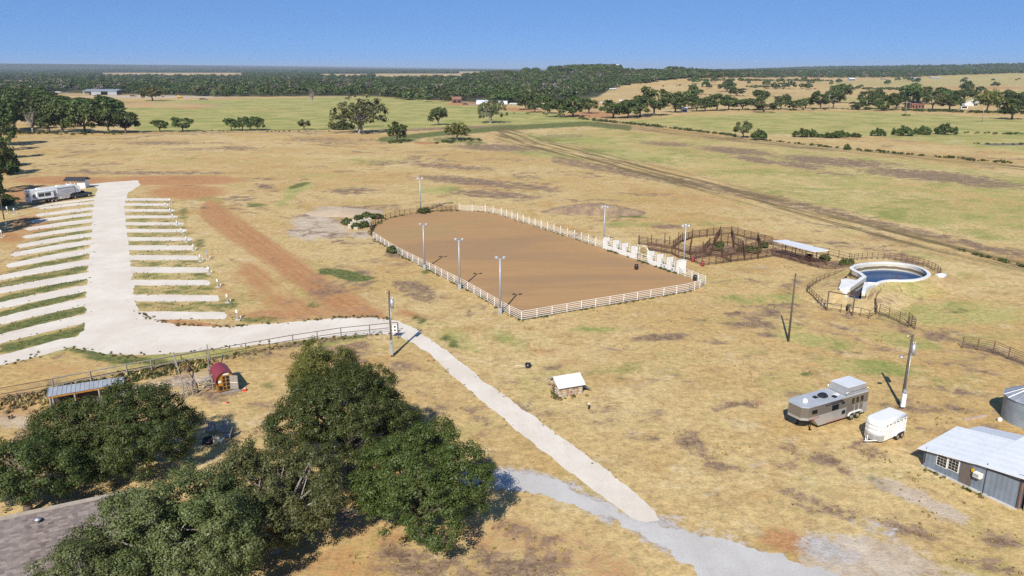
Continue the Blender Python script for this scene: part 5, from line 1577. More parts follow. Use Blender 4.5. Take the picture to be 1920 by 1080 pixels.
# ---- fifth-wheel camper and the pickup that tows it
a, b = G(60, 385), G(152, 371.5)
ang = place(a, b); LF = (b - a).length
W2 = 2.5
lft = Vector((-math.sin(ang), math.cos(ang), 0)); sgn = -1 if lft.y > 0 else 1
o0 = a - lft * (sgn * W2 / 2)
t = thing('camper_trailer', 'long white and grey fifth-wheel camper hitched to the black pickup', 'camper', o0, ang)
HF = 3.75
cw = simple('camper_white', (.76, .77, .77), .35, var=.05, scale=.4)
cg = simple('camper_grey', (.42, .43, .46), .4, var=.08, scale=.4)
cd_ = simple('camper_dark', (.06, .065, .075), .4, var=.1)
mb = MB(); mb.extr_y([(0, .75), (.2, .75), (LF - 2.9, .75), (LF - 2.7, 1.75), (LF, 1.75), (LF + .28, 2.3), (LF + .1, HF - .45), (LF - .6, HF - .02), (.15, HF - .1), (0, HF - .3)], -W2 / 2, W2 / 2); mb.build('body', cw, t)
mb = MB(); mb.extr_y([(.05, HF - .09), (LF - .65, HF - .01), (LF - .7, HF + .05), (.1, HF - .03)], -W2 / 2 + .05, W2 / 2 - .05); rf = mb.build('roof', M['roof_white'], t)
ys = sgn * W2 / 2
S_ = lambda x, z, wd, h, m, name, off=.012, th=.03: MB().box((x, ys + sgn * off, z), (wd, th, h)).build(name, m, t)
S_(LF * .30, 2.2, LF * .50, 1.45, cg, 'side_stripe')
sl = MB(); sl.box((LF * .27, ys + sgn * .25, 2.25), (LF * .33, .5, 1.75)); slo = sl.build('slide_out', cw, t)
MB().box((LF * .27, ys + sgn * .51, 3.0), (LF * .31, .03, .22)).build('slide_fascia', cg, slo)
for x in (LF * .19, LF * .32):
    f = MB().box((x, ys + sgn * .512, 2.35), (LF * .115, .03, .85)).build('window', cd_, slo)
    MB().box((x, ys + sgn * .53, 2.35), (LF * .10, .02, .72)).build('pane', M['glass_dark'], f)
f = S_(LF * .07, 2.2, .75, .7, cd_, 'window'); MB().box((LF * .07, ys + sgn * .035, 2.2), (.62, .02, .56)).build('pane', M['glass_dark'], f)
S_(LF * .47, 2.0, .75, 2.2, cg, 'entry_door')
s2 = MB(); s2.box((LF * .70, ys + sgn * .18, 2.65), (LF * .36, .36, 1.55)); so = s2.build('slide_out', cg, t)
MB().box((LF * .70, ys + sgn * .37, 3.44), (LF * .37, .05, .09)).build('slide_awning', M['black'], so)
MB().box((LF * .885, ys + sgn * .19, 2.65), (.09, .40, 1.6)).build('slide_seal', M['black'], so)
MB().add([(LF * .58, ys + sgn * .375, 2.3), (LF * .70, ys + sgn * .375, 2.55), (LF * .86, ys + sgn * .375, 2.75), (LF * .70, ys + sgn * .375, 2.62)], [(0, 1, 2, 3), (3, 2, 1, 0)]).build('graphic_stripe', cd_, so)
MB().add([(LF * .62, ys + sgn * .375, 2.05), (LF * .74, ys + sgn * .375, 2.22), (LF * .85, ys + sgn * .375, 2.25), (LF * .74, ys + sgn * .375, 2.15)], [(0, 1, 2, 3), (3, 2, 1, 0)]).build('graphic_stripe', simple('graphic_red', (.35, .05, .04), .4), so)
S_(LF * .27, 1.0, LF * .52, .5, cd_, 'skirt')
f = MB().box((-.012, 0, 2.35), (.03, 1.1, .8)).build('rear_window', cd_, t); MB().box((-.03, 0, 2.35), (.02, .95, .66)).build('pane', M['glass_dark'], f)
for x in (LF * .40, LF * .48):
    for s_ in (-1, 1): wheelset(t, x, s_ * (W2 / 2 - .1), .42, .25, s_)
for x in (LF * .22, LF * .62, LF * .86):
    MB().box((x, 0, HF + .12), (1.1, .8, .28), taper=.85).build('air_conditioner', M['white_paint'], rf)
for s_ in (-.9, .9): MB().tube((LF - 2.75, s_, 1.7), (LF - 2.75, s_, .05), .07, .06, 6).build('landing_leg', M['black'], t)
MB().tube((LF - 1.4, 0, 1.75), (LF - 1.4, 0, 1.15), .14, .12, 8).build('hitch_pin', M['black'], t)


def pickup(o, ang, label, paint):
    t = thing('pickup_truck', label, 'pickup truck', o, ang)
    mb = MB(); mb.extr_y([(-2.95, .55), (2.75, .55), (2.95, .75), (2.95, 1.0), (2.85, 1.18), (1.45, 1.25), (-2.95, 1.25)], -.98, .98); bd = mb.build('body', paint, t)
    mb = MB(); prof = [(1.45, 1.25), (.75, 1.85), (.55, 1.92), (-.85, 1.92), (-1.05, 1.85), (-1.2, 1.25)]
    n = len(prof); vs = [(x, -(.95 if z < 1.3 else .76), z) for x, z in prof] + [(x, (.95 if z < 1.3 else .76), z) for x, z in prof]
    mb.add(vs, [tuple(range(n)), tuple(range(n, 2 * n))[::-1]] + [(i, n + i, n + (i + 1) % n, (i + 1) % n) for i in range(n)]); cb = mb.build('cab', paint, t)
    for s_ in (-1, 1):
        for x0, x1 in ((-.95, -.25), (-.15, .75)):
            MB().add([(x0, s_ * .945, 1.32), (x1 + .15 * (x1 > 0), s_ * .945, 1.32), (x1 - .12, s_ * .80, 1.80), (x0 + .08, s_ * .80, 1.80)], [(0, 1, 2, 3), (3, 2, 1, 0)]).build('side_window', M['glass_dark'], cb)
    MB().add([(1.36, -.82, 1.35), (1.36, .82, 1.35), (.80, .70, 1.83), (.80, -.70, 1.83)], [(0, 1, 2, 3), (3, 2, 1, 0)]).build('windscreen', M['glass_dark'], cb)
    MB().box((-2.1, 0, 1.26), (1.5, 1.6, .03)).build('bed_floor', M['black'], t)
    for s_ in (-1, 1):
        for x in (-1.95, 1.95): wheelset(t, x, s_ * .88, .42, .28, s_)
        MB().box((2.94, s_ * .72, .95), (.06, .35, .2)).build('headlight', M['lamp_glass'], t)
        MB().box((-2.96, s_ * .85, 1.0), (.04, .16, .35)).build('tail_light', M['red_plastic'], t)
    MB().box((3.0, 0, .62), (.14, 1.9, .22)).build('bumper', M['chrome'], t)


blackp = simple('black_car_paint', (.012, .014, .02), .22, var=.05, coat=.6)
ux = Vector((math.cos(ang), math.sin(ang), 0))
pickup(o0 + ux * (LF + .55), ang, 'black crew-cab pickup parked on the gravel hitched to the fifth-wheel camper', blackp)

# kiosk with black roof behind the camper
p = G(147, 352)
t = thing('mail_kiosk', 'white sided kiosk with dark gable roof behind the black pickup', 'kiosk', p, .06)
mb = MB(); mb.box((1.55, 0, 1.2), (2.2, 2.6, 2.4)); mb.build('wall', M['white_paint'], t)
for x in (-2.6, -.2):
    for y in (-1.3, 1.3): MB().box((x, y, 1.2), (.16, .16, 2.4)).build('post', M['white_paint'], t)
mb = MB(); mb.extr_x([(-2.0, 2.35), (0, 3.2), (2.0, 2.35), (2.0, 2.22), (0, 3.06), (-2.0, 2.22)], -3.1, 3.0); mb.build('roof', simple('charcoal_shingle', (.035, .036, .042), .85, var=.25, scale=3), t)

# ================================================================== HOOK-UP PEDESTALS
def pedestal(x, y, hpx, label, grp, tall=False):
    p = G(x, y)
    h = max(.9, height_at(p, y - hpx))
    t = thing('hookup_pedestal', label, 'pedestal', p, random.Random(int(x * y)).uniform(-.3, .3), grp)
    if tall: inst('post', UP['galv'], t, sc=(.10, .10, h)); MB().box((0, -.12, h * .72), (.32, .2, .6)).build('breaker_box', M['galv'], t)
    else:
        MB().box((0, 0, h * .5), (.17, .17, h)).build('post', M['galv'], t)
        MB().box((0, -.06, h * .84), (.26, .24, h * .3)).build('breaker_box', M['white_metal'], t)
    MB().tube((.45, 0, 0), (.45, 0, .55), .05, .05, 6).build('water_riser', M['white_pipe'], t)
    MB().box((.1, -.2, .04), (.7, .5, .08)).build('pad', M['concrete'], t)


GP = 'camper hook-up pedestals right of the road'
for i, (x, y, hp) in enumerate([(319, 381, 9), (311, 387, 7), (320, 398, 8), (324, 409, 8), (333, 423, 9), (340, 437, 9), (350, 454, 11), (363, 470, 12), (376, 490, 13), (392, 513, 13), (409, 538, 15), (427, 567, 16), (445, 599, 19)]):
    pedestal(x, y, hp, f'{ORD[i]} hook-up pedestal from the far end of the right-hand pitches', GP)
pedestal(389, 486, 17, 'tall grey hook-up post standing apart beyond the right-hand pitches', GP, True)
for i, (x, y, hp) in enumerate([(15, 400, 13), (28, 402, 12), (13, 429, 13), (4, 445, 14)]):
    pedestal(x, y, hp, f'{ORD[i]} hook-up pedestal down the left photo edge from the fifth-wheel', 'camper hook-up pedestals left of the road')

# ================================================================== METAL BUILDING AND SILO
def corr_mat(name, col, axis_i, freq, col2=None):
    m, nt, bs = nodemat(name)
    tc = nt.nodes.new('ShaderNodeTexCoord'); sx = nt.nodes.new('ShaderNodeSeparateXYZ'); nt.links.new(tc.outputs['Object'], sx.inputs[0])
    wv = _math(nt, 'SINE', _math(nt, 'MULTIPLY', sx.outputs[axis_i], freq * 6.283))
    nz, n2 = _noise(nt, .7, 5, .65), _noise(nt, 5, 4, .7)
    mp = nt.nodes.new('ShaderNodeMapping'); mp.inputs['Scale'].default_value = (3.0, 3.0, .25); nt.links.new(tc.outputs['Object'], mp.inputs[0])
    st = _noise(nt, 1.2, 4, .65, vec=mp.outputs[0])
    c = _mix(nt, _ramp(nt, nz, .35, .68), col, col2 or tuple(v * .78 for v in col))
    c = _mix(nt, _math(nt, 'MULTIPLY', _ramp(nt, st, .5, .72), .4), c, tuple(v * .62 for v in col))
    c = _mix(nt, _math(nt, 'MULTIPLY', _ramp(nt, n2, .62, .75), .25), c, (.30, .22, .16))
    nt.links.new(c, bs.inputs['Base Color'])
    bs.inputs['Roughness'].default_value = .5; bs.inputs['Metallic'].default_value = .15
    _bump(nt, bs, wv, .3, .02)
    return m


A, B = G(1729, 873), G(1907, 956)
ang = place(A, B); LB = (B - A).length
ins = Vector((-math.sin(ang), math.cos(ang), 0))
s_ = 1 if ins.dot(Vector((1, .4, 0))) > 0 else -1        # the building lies on this side of its long wall
t = thing('metal_building', 'blue-grey metal workshop with white roof, window and air conditioner', 'building', A, ang)
bw = corr_mat('blue_metal_wall', (.21, .255, .325), 0, 2.4)
H0, H1 = 1.62, 3.05
D1, D2 = 7.2, 10.5
mb = MB()
mb.add([(0, 0, 0), (LB, 0, 0), (LB, 0, H1), (0, 0, H0), (0, s_ * .1, 0), (LB, s_ * .1, 0), (LB, s_ * .1, H1), (0, s_ * .1, H0)], [(0, 1, 2, 3), (7, 6, 5, 4), (0, 4, 5, 1), (1, 5, 6, 2), (2, 6, 7, 3), (3, 7, 4, 0)]); wl = mb.build('front_wall', bw, t)
mb = MB(); mb.box((.05, s_ * D1 / 2, .78), (.1, D1, 1.56)); mb.build('end_wall', bw, t)
mb = MB(); mb.box((LB - .05, s_ * D2 / 2, 1.5), (.1, D2, 3.0)); mb.build('end_wall', M['brick_red'], t)
xs_ = LB * .56
rm = corr_mat('white_metal_roof', (.80, .82, .84), 1, 1.1, (.76, .78, .80))
rm2 = corr_mat('grey_white_metal_roof', (.68, .71, .75), 1, 1.1, (.63, .66, .70))
ez = lambda x: H0 + (H1 - H0) * x / LB + .06


def slab(name, P, m, th=.07):
    P = [Vector(p) for p in P]
    mb = MB(); n = len(P)
    mb.add([tuple(p) for p in P] + [tuple(p - Vector((0, 0, th))) for p in P], [tuple(range(n)) if s_ > 0 else tuple(range(n))[::-1], tuple(range(n, 2 * n))[::-1] if s_ > 0 else tuple(range(n, 2 * n))] + [(i, n + i, n + (i + 1) % n, (i + 1) % n) for i in range(n)])
    return mb.build(name, m, t)


slab('annex_roof', [(-.45, -s_ * .35, ez(-.45)), (xs_, -s_ * .35, ez(xs_)), (xs_, s_ * 5.2, ez(xs_) + .75), (-.45, s_ * 5.2, ez(0) + .75)], rm)
slab('back_roof', [(.25, s_ * 5.2, ez(0) + .68), (xs_, s_ * 5.2, ez(xs_) + .68), (xs_, s_ * 7.6, ez(xs_) + .50), (.25, s_ * 7.6, ez(0) + .50)], rm2)
slab('main_roof', [(xs_ - .02, -s_ * .37, ez(xs_) + .03), (LB + 9, -s_ * .37, ez(LB) + 1.0), (LB + 9, s_ * 16, ez(LB) + 3.4), (xs_ + .4, s_ * 16, ez(xs_) + 2.4)], rm)
mb = MB(); mb.box((LB + 4.5, s_ * 8, 1.4), (8.4, 15.5, 2.8)); mb.build('main_wall', bw, t)
mb = MB(); mb.add([(x, y, z) for x, y, z in [(xs_ + .45, 0 + s_ * .3, 0), (LB, s_ * .3, 0), (LB, s_ * 15.8, 0), (xs_ + .45, s_ * 15.8, 0), (xs_ + .45, s_ * .3, ez(xs_) - .1), (LB, s_ * .3, ez(LB) - .1), (LB, s_ * 15.8, ez(LB) + 2.2), (xs_ + .45, s_ * 15.8, ez(xs_) + 2.1)]], [(0, 1, 5, 4), (1, 2, 6, 5), (2, 3, 7, 6), (3, 0, 4, 7)]); mb.build('inner_wall', bw, t)
fy = -s_
def fbox(name, x, z, wd, h, m, off=.03, th=.05, par=None): return MB().box((x, fy * off, z), (wd, th, h)).build(name, m, par or t)
u = LB / 178.0
wx0, wz = LB * .145, 1.28
for k in range(2):
    f = fbox('window', wx0 + .5 + k * 1.02, wz + k * .08, .98, 1.12, M['white_paint'])
    for i in range(3):
        for j in range(4):
            MB().box((wx0 + .5 + k * 1.02 + (i - 1) * .285, fy * .06, wz + k * .08 + (j - 1.5) * .255), (.255, .02, .22)).build('pane', M['glass_dark'], f)
dr = fbox('door', LB * .47, .98, 1.0, 1.92, M['brown_door'])
fbox('handle', LB * .47 + .38, .98, .06, .12, M['chrome'], .075, .06, dr)
fbox('wall_lamp', LB * .535, 1.72, .16, .22, M['yellow_paint'], .12, .2)
ac = fbox('air_conditioner', LB * .60, 1.55, .62, .42, M['white_paint'], .24, .42)
fbox('grille', LB * .60 - .05, 1.55, .42, .28, M['galv_dull'], .46, .02, ac)
for i in range(4): fbox('seam', LB * (.66 if i == 0 else .02 if i == 1 else .985 if i == 2 else .40), 1.1 + .3 * (i in (0, 2)), .05, 2.1 + .7 * (i in (0, 2)) - .6 * (i == 1), M['stain'] if i != 3 else bw, .02, .05)
MB().box((LB / 2, fy * .10, .05), (LB, .24, .12)).build('footing', M['concrete'], t)
mb = MB(); mb.tube((LB * .66, fy * .06, 2.35), (LB * 1.0, fy * .06, 2.5), .025, .025, 5); mb.build('cable', M['black'], t)

SR = 2.75
sc_ = G(1936, 789)
t = thing('grain_silo', 'round galvanised grain bin with conical roof behind the metal workshop', 'silo', sc_)
MB().lathe([(SR, 0), (SR, 2.55)], 40, smooth=True).build('wall', corr_mat('silo_wall', (.27, .32, .38), 2, 4.0), t)
mb = MB(); NS = 20
for i in range(NS):
    a0, a1 = 2 * math.pi * i / NS, 2 * math.pi * (i + 1) / NS
    mb = MB(); f = lambda a, r, z: (r * math.cos(a), r * math.sin(a), z)
    mb.add([f(a0, SR + .12, 2.5), f(a1, SR + .12, 2.5), f(a1, .35, 3.75), f(a0, .35, 3.75)], [(0, 1, 2, 3)])
    sg = mb.build('roof_sheet', M['galv_dull'], t)
    MB().tube(f(a0, SR + .13, 2.53), f(a0, .36, 3.79), .03, .03, 5).build('roof_rib', M['galv'], sg)
MB().lathe([(.42, 3.70), (.42, 3.95), (0, 4.1)], 16).build('cap', M['galv'], t)
th = math.atan2(-sc_.y, -sc_.x) + .10
dx_, dy_ = math.cos(th), math.sin(th)
mb = MB(); mb.box((0, 0, 0), (.06, 1.15, 1.65)); d = mb.build('door', M['galv'], t, loc=(dx_ * (SR + .02), dy_ * (SR + .02), 1.15), rz=th)
for y in (-.6, .6): MB().box((.02, y, 0), (.08, .07, 1.78)).build('door_frame', M['black'], d)
for z in (-.86, .86): MB().box((.02, 0, z), (.08, 1.27, .07)).build('door_frame', M['black'], d)
MB().box((0, 0, 0), (.5, .9, .3)).build('step', M['galv_dull'], t, loc=(dx_ * (SR + .25), dy_ * (SR + .25), .15), rz=th)
p = G(1874, 790); tag(MB().lathe([(.0, .42), (.16, .40), (.22, .28), (.22, .05), (.18, 0)], 12).build('bucket', M['white_paint'], None, loc=p), 'small white bucket at the foot of the grain bin', 'bucket')
a, b = G(1807, 789), G(1849, 781)
tag(MB().box(((b - a).length / 2, 0, .1), ((b - a).length, .2, .2)).build('timber', simple('pale_timber', (.46, .36, .30), .8, var=.2), None, loc=a, rz=place(a, b)), 'pale timber beam lying on the grass before the grain bin', 'timber')

# ================================================================== WELL HOUSE
a, b = G(1048, 746), G(1092, 738.5)
ang = place(a, b); LW = (b - a).length; DW = 2.2
t = thing('well_house', 'little stone well house with white metal gable roof in the pasture', 'shed', a, ang)
mb = MB(); mb.box((LW / 2, DW / 2, .65), (LW, DW, 1.3)); mb.extr_x([(0, 1.3), (DW, 1.3), (DW / 2, 1.95)], .05, LW - .05); mb.build('wall', simple('mortar', (.42, .37, .31), .95, var=.2, scale=4), t)
R = random.Random(12)
stm = [simple('stone_' + c, col, .9, var=.25, scale=4) for c, col in (('ochre', (.40, .25, .10)), ('grey', (.38, .34, .30)), ('pale', (.52, .44, .34)), ('rust', (.34, .17, .08)))]
stones = []
for m_ in stm:
    mb = MB(); n = 7
    P_ = [(.5 * (.8 + .25 * R.random()) * math.cos(6.283 * i / n + .3), .5 * (.8 + .25 * R.random()) * math.sin(6.283 * i / n + .3)) for i in range(n)]
    mb.add([(x, 0, z) for x, z in P_] + [(x * .8, -1, z * .8) for x, z in P_], [tuple(range(n, 2 * n))] + [(i, (i + 1) % n, n + (i + 1) % n, n + i) for i in range(n)]); stones.append(mb.mesh('stone', m_))
for face in range(2):
    L_ = LW if face == 0 else DW
    nx_ = int(L_ / .36)
    for j in range(4):
        for i in range(nx_):
            x = (i + .5 + .25 * (j % 2) * 1.0) / (nx_ + .25) * L_; z = .17 + j * .31
            o = inst('stone', R.choice(stones), t, loc=(x, .0, z) if face == 0 else (.0, DW - x, z), rz=0 if face == 0 else -math.pi / 2, sc=(.36 * R.uniform(.8, 1.1), .06, .32 * R.uniform(.8, 1.05)))
def slab2(P, m, name, par, th=.05):
    P = [Vector(p) for p in P]; n = len(P); mb = MB()
    mb.add([tuple(p) for p in P] + [tuple(p - Vector((0, 0, th))) for p in P], [tuple(range(n)), tuple(range(n, 2 * n))[::-1]] + [(i, n + i, n + (i + 1) % n, (i + 1) % n) for i in range(n)])
    return mb.build(name, m, par)
slab2([(-.25, -.35, 1.22), (LW + .2, -.35, 1.22), (LW + .2, DW / 2, 2.06), (-.25, DW / 2, 2.06)], M['roof_white'], 'roof_sheet', t)
slab2([(-.5, DW / 2 + .02, 2.05), (LW + .2, DW / 2 + .02, 2.05), (LW + .2, DW + .35, 1.25), (-.5, DW + .35, 1.25)], M['roof_white'], 'roof_sheet', t)
MB().box((-.02, DW * .55, .6), (.06, .6, 1.15)).build('door', M['stain'], t)
slab2([(LW + .1, .2, .9), (LW + .1, 1.2, .9), (LW + 1.4, 1.3, .05), (LW + 1.3, .3, .05)], M['grey_wood'], 'leaning_board', t)
p = G(990, 689); t = thing('stock_tub', 'small black tub with white pipe in the grass left of the well house', 'tub', p)
MB().lathe([(.30, 0), (.36, .5), (.31, .5), (.27, .1), (0, .08)], 16).build('tub', M['black'], t)
MB().tube((-.3, .2, .06), (-1.5, .5, .06), .04, .04, 6).build('pipe', M['white_pipe'], t)
p = G(1104, 767); t = thing('standpipe', 'short black standpipe with white cap near the well house', 'standpipe', p)
MB().tube((0, 0, 0), (0, 0, .55), .09, .09, 8).build('pipe', M['black'], t); MB().tube((0, 0, .55), (0, 0, .66), .12, .10, 8).build('cap', M['white_paint'], t)
for (x, y, lab) in ((1193, 505, 'black barrel standing on the arena sand'), (1303, 526, 'black barrel at the arena corner fence')):
    t = thing('barrel', lab, 'barrel', G(x, y)); MB().lathe([(.0, 0), (.32, 0), (.36, .3), (.36, .6), (.31, .92), (0, .9)], 16).build('drum', M['black'], t); MB().lathe([(.365, .28), (.38, .31), (.365, .34)], 16).build('hoop', M['stain'], t)
for (x, y, lab) in ((1299, 491, 'red barrel at the left corner of the corner pen'), (1317, 499, 'red barrel at the near corner of the corner pen')):
    t = thing('barrel', lab, 'barrel', G(x, y)); MB().lathe([(.0, 0), (.32, 0), (.34, .3), (.34, .6), (.31, .9), (0, .88)], 16).build('drum', M['red_roof'], t); MB().lathe([(.345, .28), (.36, .31), (.345, .34)], 16).build('hoop', M['red_plastic'], t)

# ================================================================== CHICKEN COOP AND RUN
a, b = G(410, 737), G(439, 731)
ang = place(a, b); WC = (b - a).length; DC = 3.0
t = thing('chicken_coop', 'barn-shaped coop with curved red metal roof, amber walls and open door', 'coop', a, ang)
prof = [(-.14, .95), (-.2, 1.40), (-.08, 1.86), (.22, 2.20), (.66, 2.40), (WC - .66, 2.40), (WC - .22, 2.20), (WC + .08, 1.86), (WC + .2, 1.40), (WC + .14, .95)]
for i, ((x0, z0), (x1, z1)) in enumerate(zip(prof[:-1], prof[1:])):
    slab2([(x0, -.22, z0), (x1, -.22, z1), (x1, DC + .1, z1), (x0, DC + .1, z0)], M['red_roof'], 'roof_panel', t, .05)
for y, nm in ((0.0, 'front_wall'), (DC - .06, 'back_wall')):
    mb = MB(); P_ = [(.0, .12), (WC, .12)] + [(x, z - .06) for x, z in prof[::-1] if 0 <= x <= WC] 
    P_ = [(.0, .12), (WC, .12), (WC, 1.75), (WC - .28, 2.10), (WC - .68, 2.34), (.68, 2.34), (.28, 2.10), (0, 1.75)]
    mb.extr_y(P_, y, y + .06); w1 = mb.build(nm, M['amber_wood'], t)
    if y == 0:
        MB().box((WC * .55, -.012, 1.02), (WC * .42, .03, 1.5)).build('doorway', M['black'], w1)
        for z in (.62, 1.05, 1.45): MB().box((WC * .55, -.035, z), (WC * .38, .02, .06)).build('nest_shelf', M['amber_wood'], w1)
        MB().box((WC * .53, -.035, 1.0), (.08, .02, 1.4)).build('nest_divider', M['amber_wood'], w1)
        MB().box((WC * .56, -.03, 2.02), (.62, .04, .2)).build('sign_board', M['white_paint'], w1)
        MB().box((WC * .14, -.03, 1.25), (.3, .04, .26)).build('sign_board', M['white_paint'], w1)
        MB().box((WC * .17, -.02, .5), (.36, .03, .5)).build('pop_hole', M['black'], w1)
for x in (0.0, WC - .06): MB().box((x + .03, DC / 2, .7), (.06, DC, 1.2)).build('side_wall', M['amber_wood'], t)
dl = MB().box((.45, 0, .85), (.9, .05, 1.62)).build('door', M['grey_wood'], t, loc=(WC * .78, -.03, .15), rz=-.62)
MB().box((.45, -.035, .85), (.86, .02, .07)).build('door_brace', M['white_pipe'], dl)
mb = MB(); mb.box((WC * .75, -.5, .08), (1.9, .5, .12)); mb.build('doorstep', M['grey_wood'], t)
p = G(459, 733); t = thing('bag', 'small red and white bag lying by the coop door', 'bag', p); MB().box((0, 0, .14), (.45, .3, .28), taper=.7).build('bag_body', M['red_plastic'], t); MB().box((.02, 0, .30), (.2, .16, .1), taper=.6).build('bag_top', M['white_paint'], t)
p = G(426, 756); tag(MB().lathe([(0, .2), (.10, .17), (.14, .08), (.08, 0)], 10).build('ball', M['red_plastic'], None, loc=p), 'tiny red ball on the dry grass before the coop', 'ball')
# grey boards stacked against the coop
o0 = G(402, 733)
t = thing('plank_pile', 'stack of grey weathered boards leaning against the left coop wall', 'lumber', o0)
R = random.Random(8)
pm = MB().box((.5, 0, 0), (1, 1, 1)).mesh('plank', M['grey_wood'])
for k in range(9):
    o = inst('plank', pm, t, loc=(R.uniform(-1.9, -1.3), .2 + k * .28, .5 + .12 * k + R.uniform(-.05, .05)), sc=(R.uniform(1.9, 2.5), .18, .05)); o.rotation_euler = (R.uniform(-.1, .1), -.18 - .03 * k, R.uniform(-.1, .25))
t = thing('brace_poles', 'grey diagonal poles and posts framing the chicken run corner', 'frame', G(370, 742))
for p0, p1, r in (((345, 748, 0), (368, 738, 2.0), .06), ((330, 752, 0), (362, 735, 1.2), .05), ((372, 742, 0), (404, 726, 1.8), .06), ((345, 742, 1.2), (330, 700, 2.6), .07), ((395, 733, 1.0), (392, 680, 2.3), .06), ((352, 742, 0), (352, 742, 1.7), .09), ((362, 741, 0), (362, 741, 1.6), .08)):
    q0, q1 = G(p0[0], p0[1]), G(p1[0], p1[1]); q0.z, q1.z = p0[2], p1[2]
    bar('pole', UB['grey_wood'], t, q0 - t.location, q1 - t.location, r)
t = thing('dead_branch', 'bent bare rust-brown branch standing in the chicken run', 'branch', G(372, 736))
MB().path([Vector((0, 0, 0)), Vector((-.1, .1, .9)), Vector((-.5, .2, 1.6)), Vector((-1.0, .3, 2.4)), Vector((-.8, .3, 3.0))], .07).path([Vector((-1.0, .3, 2.4)), Vector((-1.6, .5, 2.9))], .05).build('limb', M['rusty_pipe'], t)
c = [G(88, 744, 2.0), G(233, 718.5, 2.0), G(233, 706, 2.45), G(91, 727, 2.45)]
o0 = Vector((c[0].x, c[0].y, 0)); v = [q - o0 for q in c]
t = thing('run_shed', 'low open shed with ribbed grey metal roof at the chicken run', 'shed', o0)
NP = 17
for k in range(NP):
    f0, f1 = k / NP, (k + 1) / NP
    P_ = [v[0].lerp(v[1], f0), v[0].lerp(v[1], f1), v[3].lerp(v[2], f1), v[3].lerp(v[2], f0)]
    sh = slab2(P_, M['galv_dull'], 'roof_sheet', t, .03)
    MB().tube(P_[0] + Vector((0, 0, .02)), P_[3] + Vector((0, 0, .02)), .035, .035, 5).build('rib', M['galv'], sh)
for k in range(4):
    for e0, e1 in ((v[0], v[1]), (v[3], v[2])):
        q = e0.lerp(e1, .03 + .94 * k / 3); MB().box((q.x, q.y, q.z / 2 - .05), (.13, .13, q.z - .06)).build('post', M['grey_wood'], t)
d = v[1] - v[0]; an = math.atan2(d.y, d.x)
for z, m_ in ((1.85, M['amber_wood']), (.75, M['grey_wood'])): MB().box((d.length / 2, .02, z), (d.length, .08, .14)).build('girt', m_, t, rz=an)
bk = v[2] - v[3]; MB().box((bk.length / 2, 0, 1.0), (bk.length, .05, 1.9)).build('back_boards', M['stain'], t, loc=(v[3].x, v[3].y, 0), rz=math.atan2(bk.y, bk.x))
for k in range(3): MB().box((1.2 + k * .5, 1.0, .5 + .25 * k), (1.2, .6, .1)).build('perch', M['amber_wood'], t, rz=an)

# ================================================================== FIRE PIT
p = G(392, 829); t = thing('fire_pit', 'round dark fire pit ring with orange rocks inside under the oaks', 'fire pit', p)
MB().lathe([(.62, 0), (.66, .35), (.56, .36), (.52, .08), (0, .06)], 24).build('ring', M['black'], t)
R = random.Random(2)
om = simple('fired_rock', (.42, .13, .05), .9, var=.4, scale=6)
for k in range(6): MB().lathe([(0, .2), (.09, .15), (.12, .05), (.05, 0)], 7).build('rock', om, t, loc=(R.uniform(-.3, .3), R.uniform(-.3, .3), .1))
def lawn_chair(x, y, rz, label, m_):
    t = thing('lawn_chair', label, 'chair', G(x, y), rz, 'chairs round the fire pit')
    for k in range(5): MB().box((-.28 + .14 * k, -.05, .36), (.11, .55, .03)).build('seat_slat', m_, t)
    for k in range(5):
        o = MB().box((0, 0, .36), (.11, .03, .75)).build('back_slat', m_, t, loc=(-.28 + .14 * k, .26, .34)); o.rotation_euler = (-.32, 0, 0)
    for s_ in (-1, 1):
        MB().box((s_ * .38, 0, .56), (.12, .7, .03)).build('armrest', m_, t)
        for yy in (-.28, .28): MB().box((s_ * .36, yy, .27), (.06, .06, .54)).build('leg', m_, t)
gc = simple('weathered_chair', (.30, .31, .35), .7, var=.2)
lawn_chair(396, 812, .1, 'blue-grey slatted lawn chair behind the fire pit', gc)
lawn_chair(418, 811, -.5, 'grey slatted lawn chair farthest from the fire pit at the back', simple('grey_chair', (.40, .38, .40), .7, var=.2))
lawn_chair(427, 822, -1.4, 'grey slatted lawn chair in the sun to the right of the fire pit', gc)
lawn_chair(411, 833, 3.0, 'white lawn chair in front of the fire pit by the oak leaves', M['white_paint'])

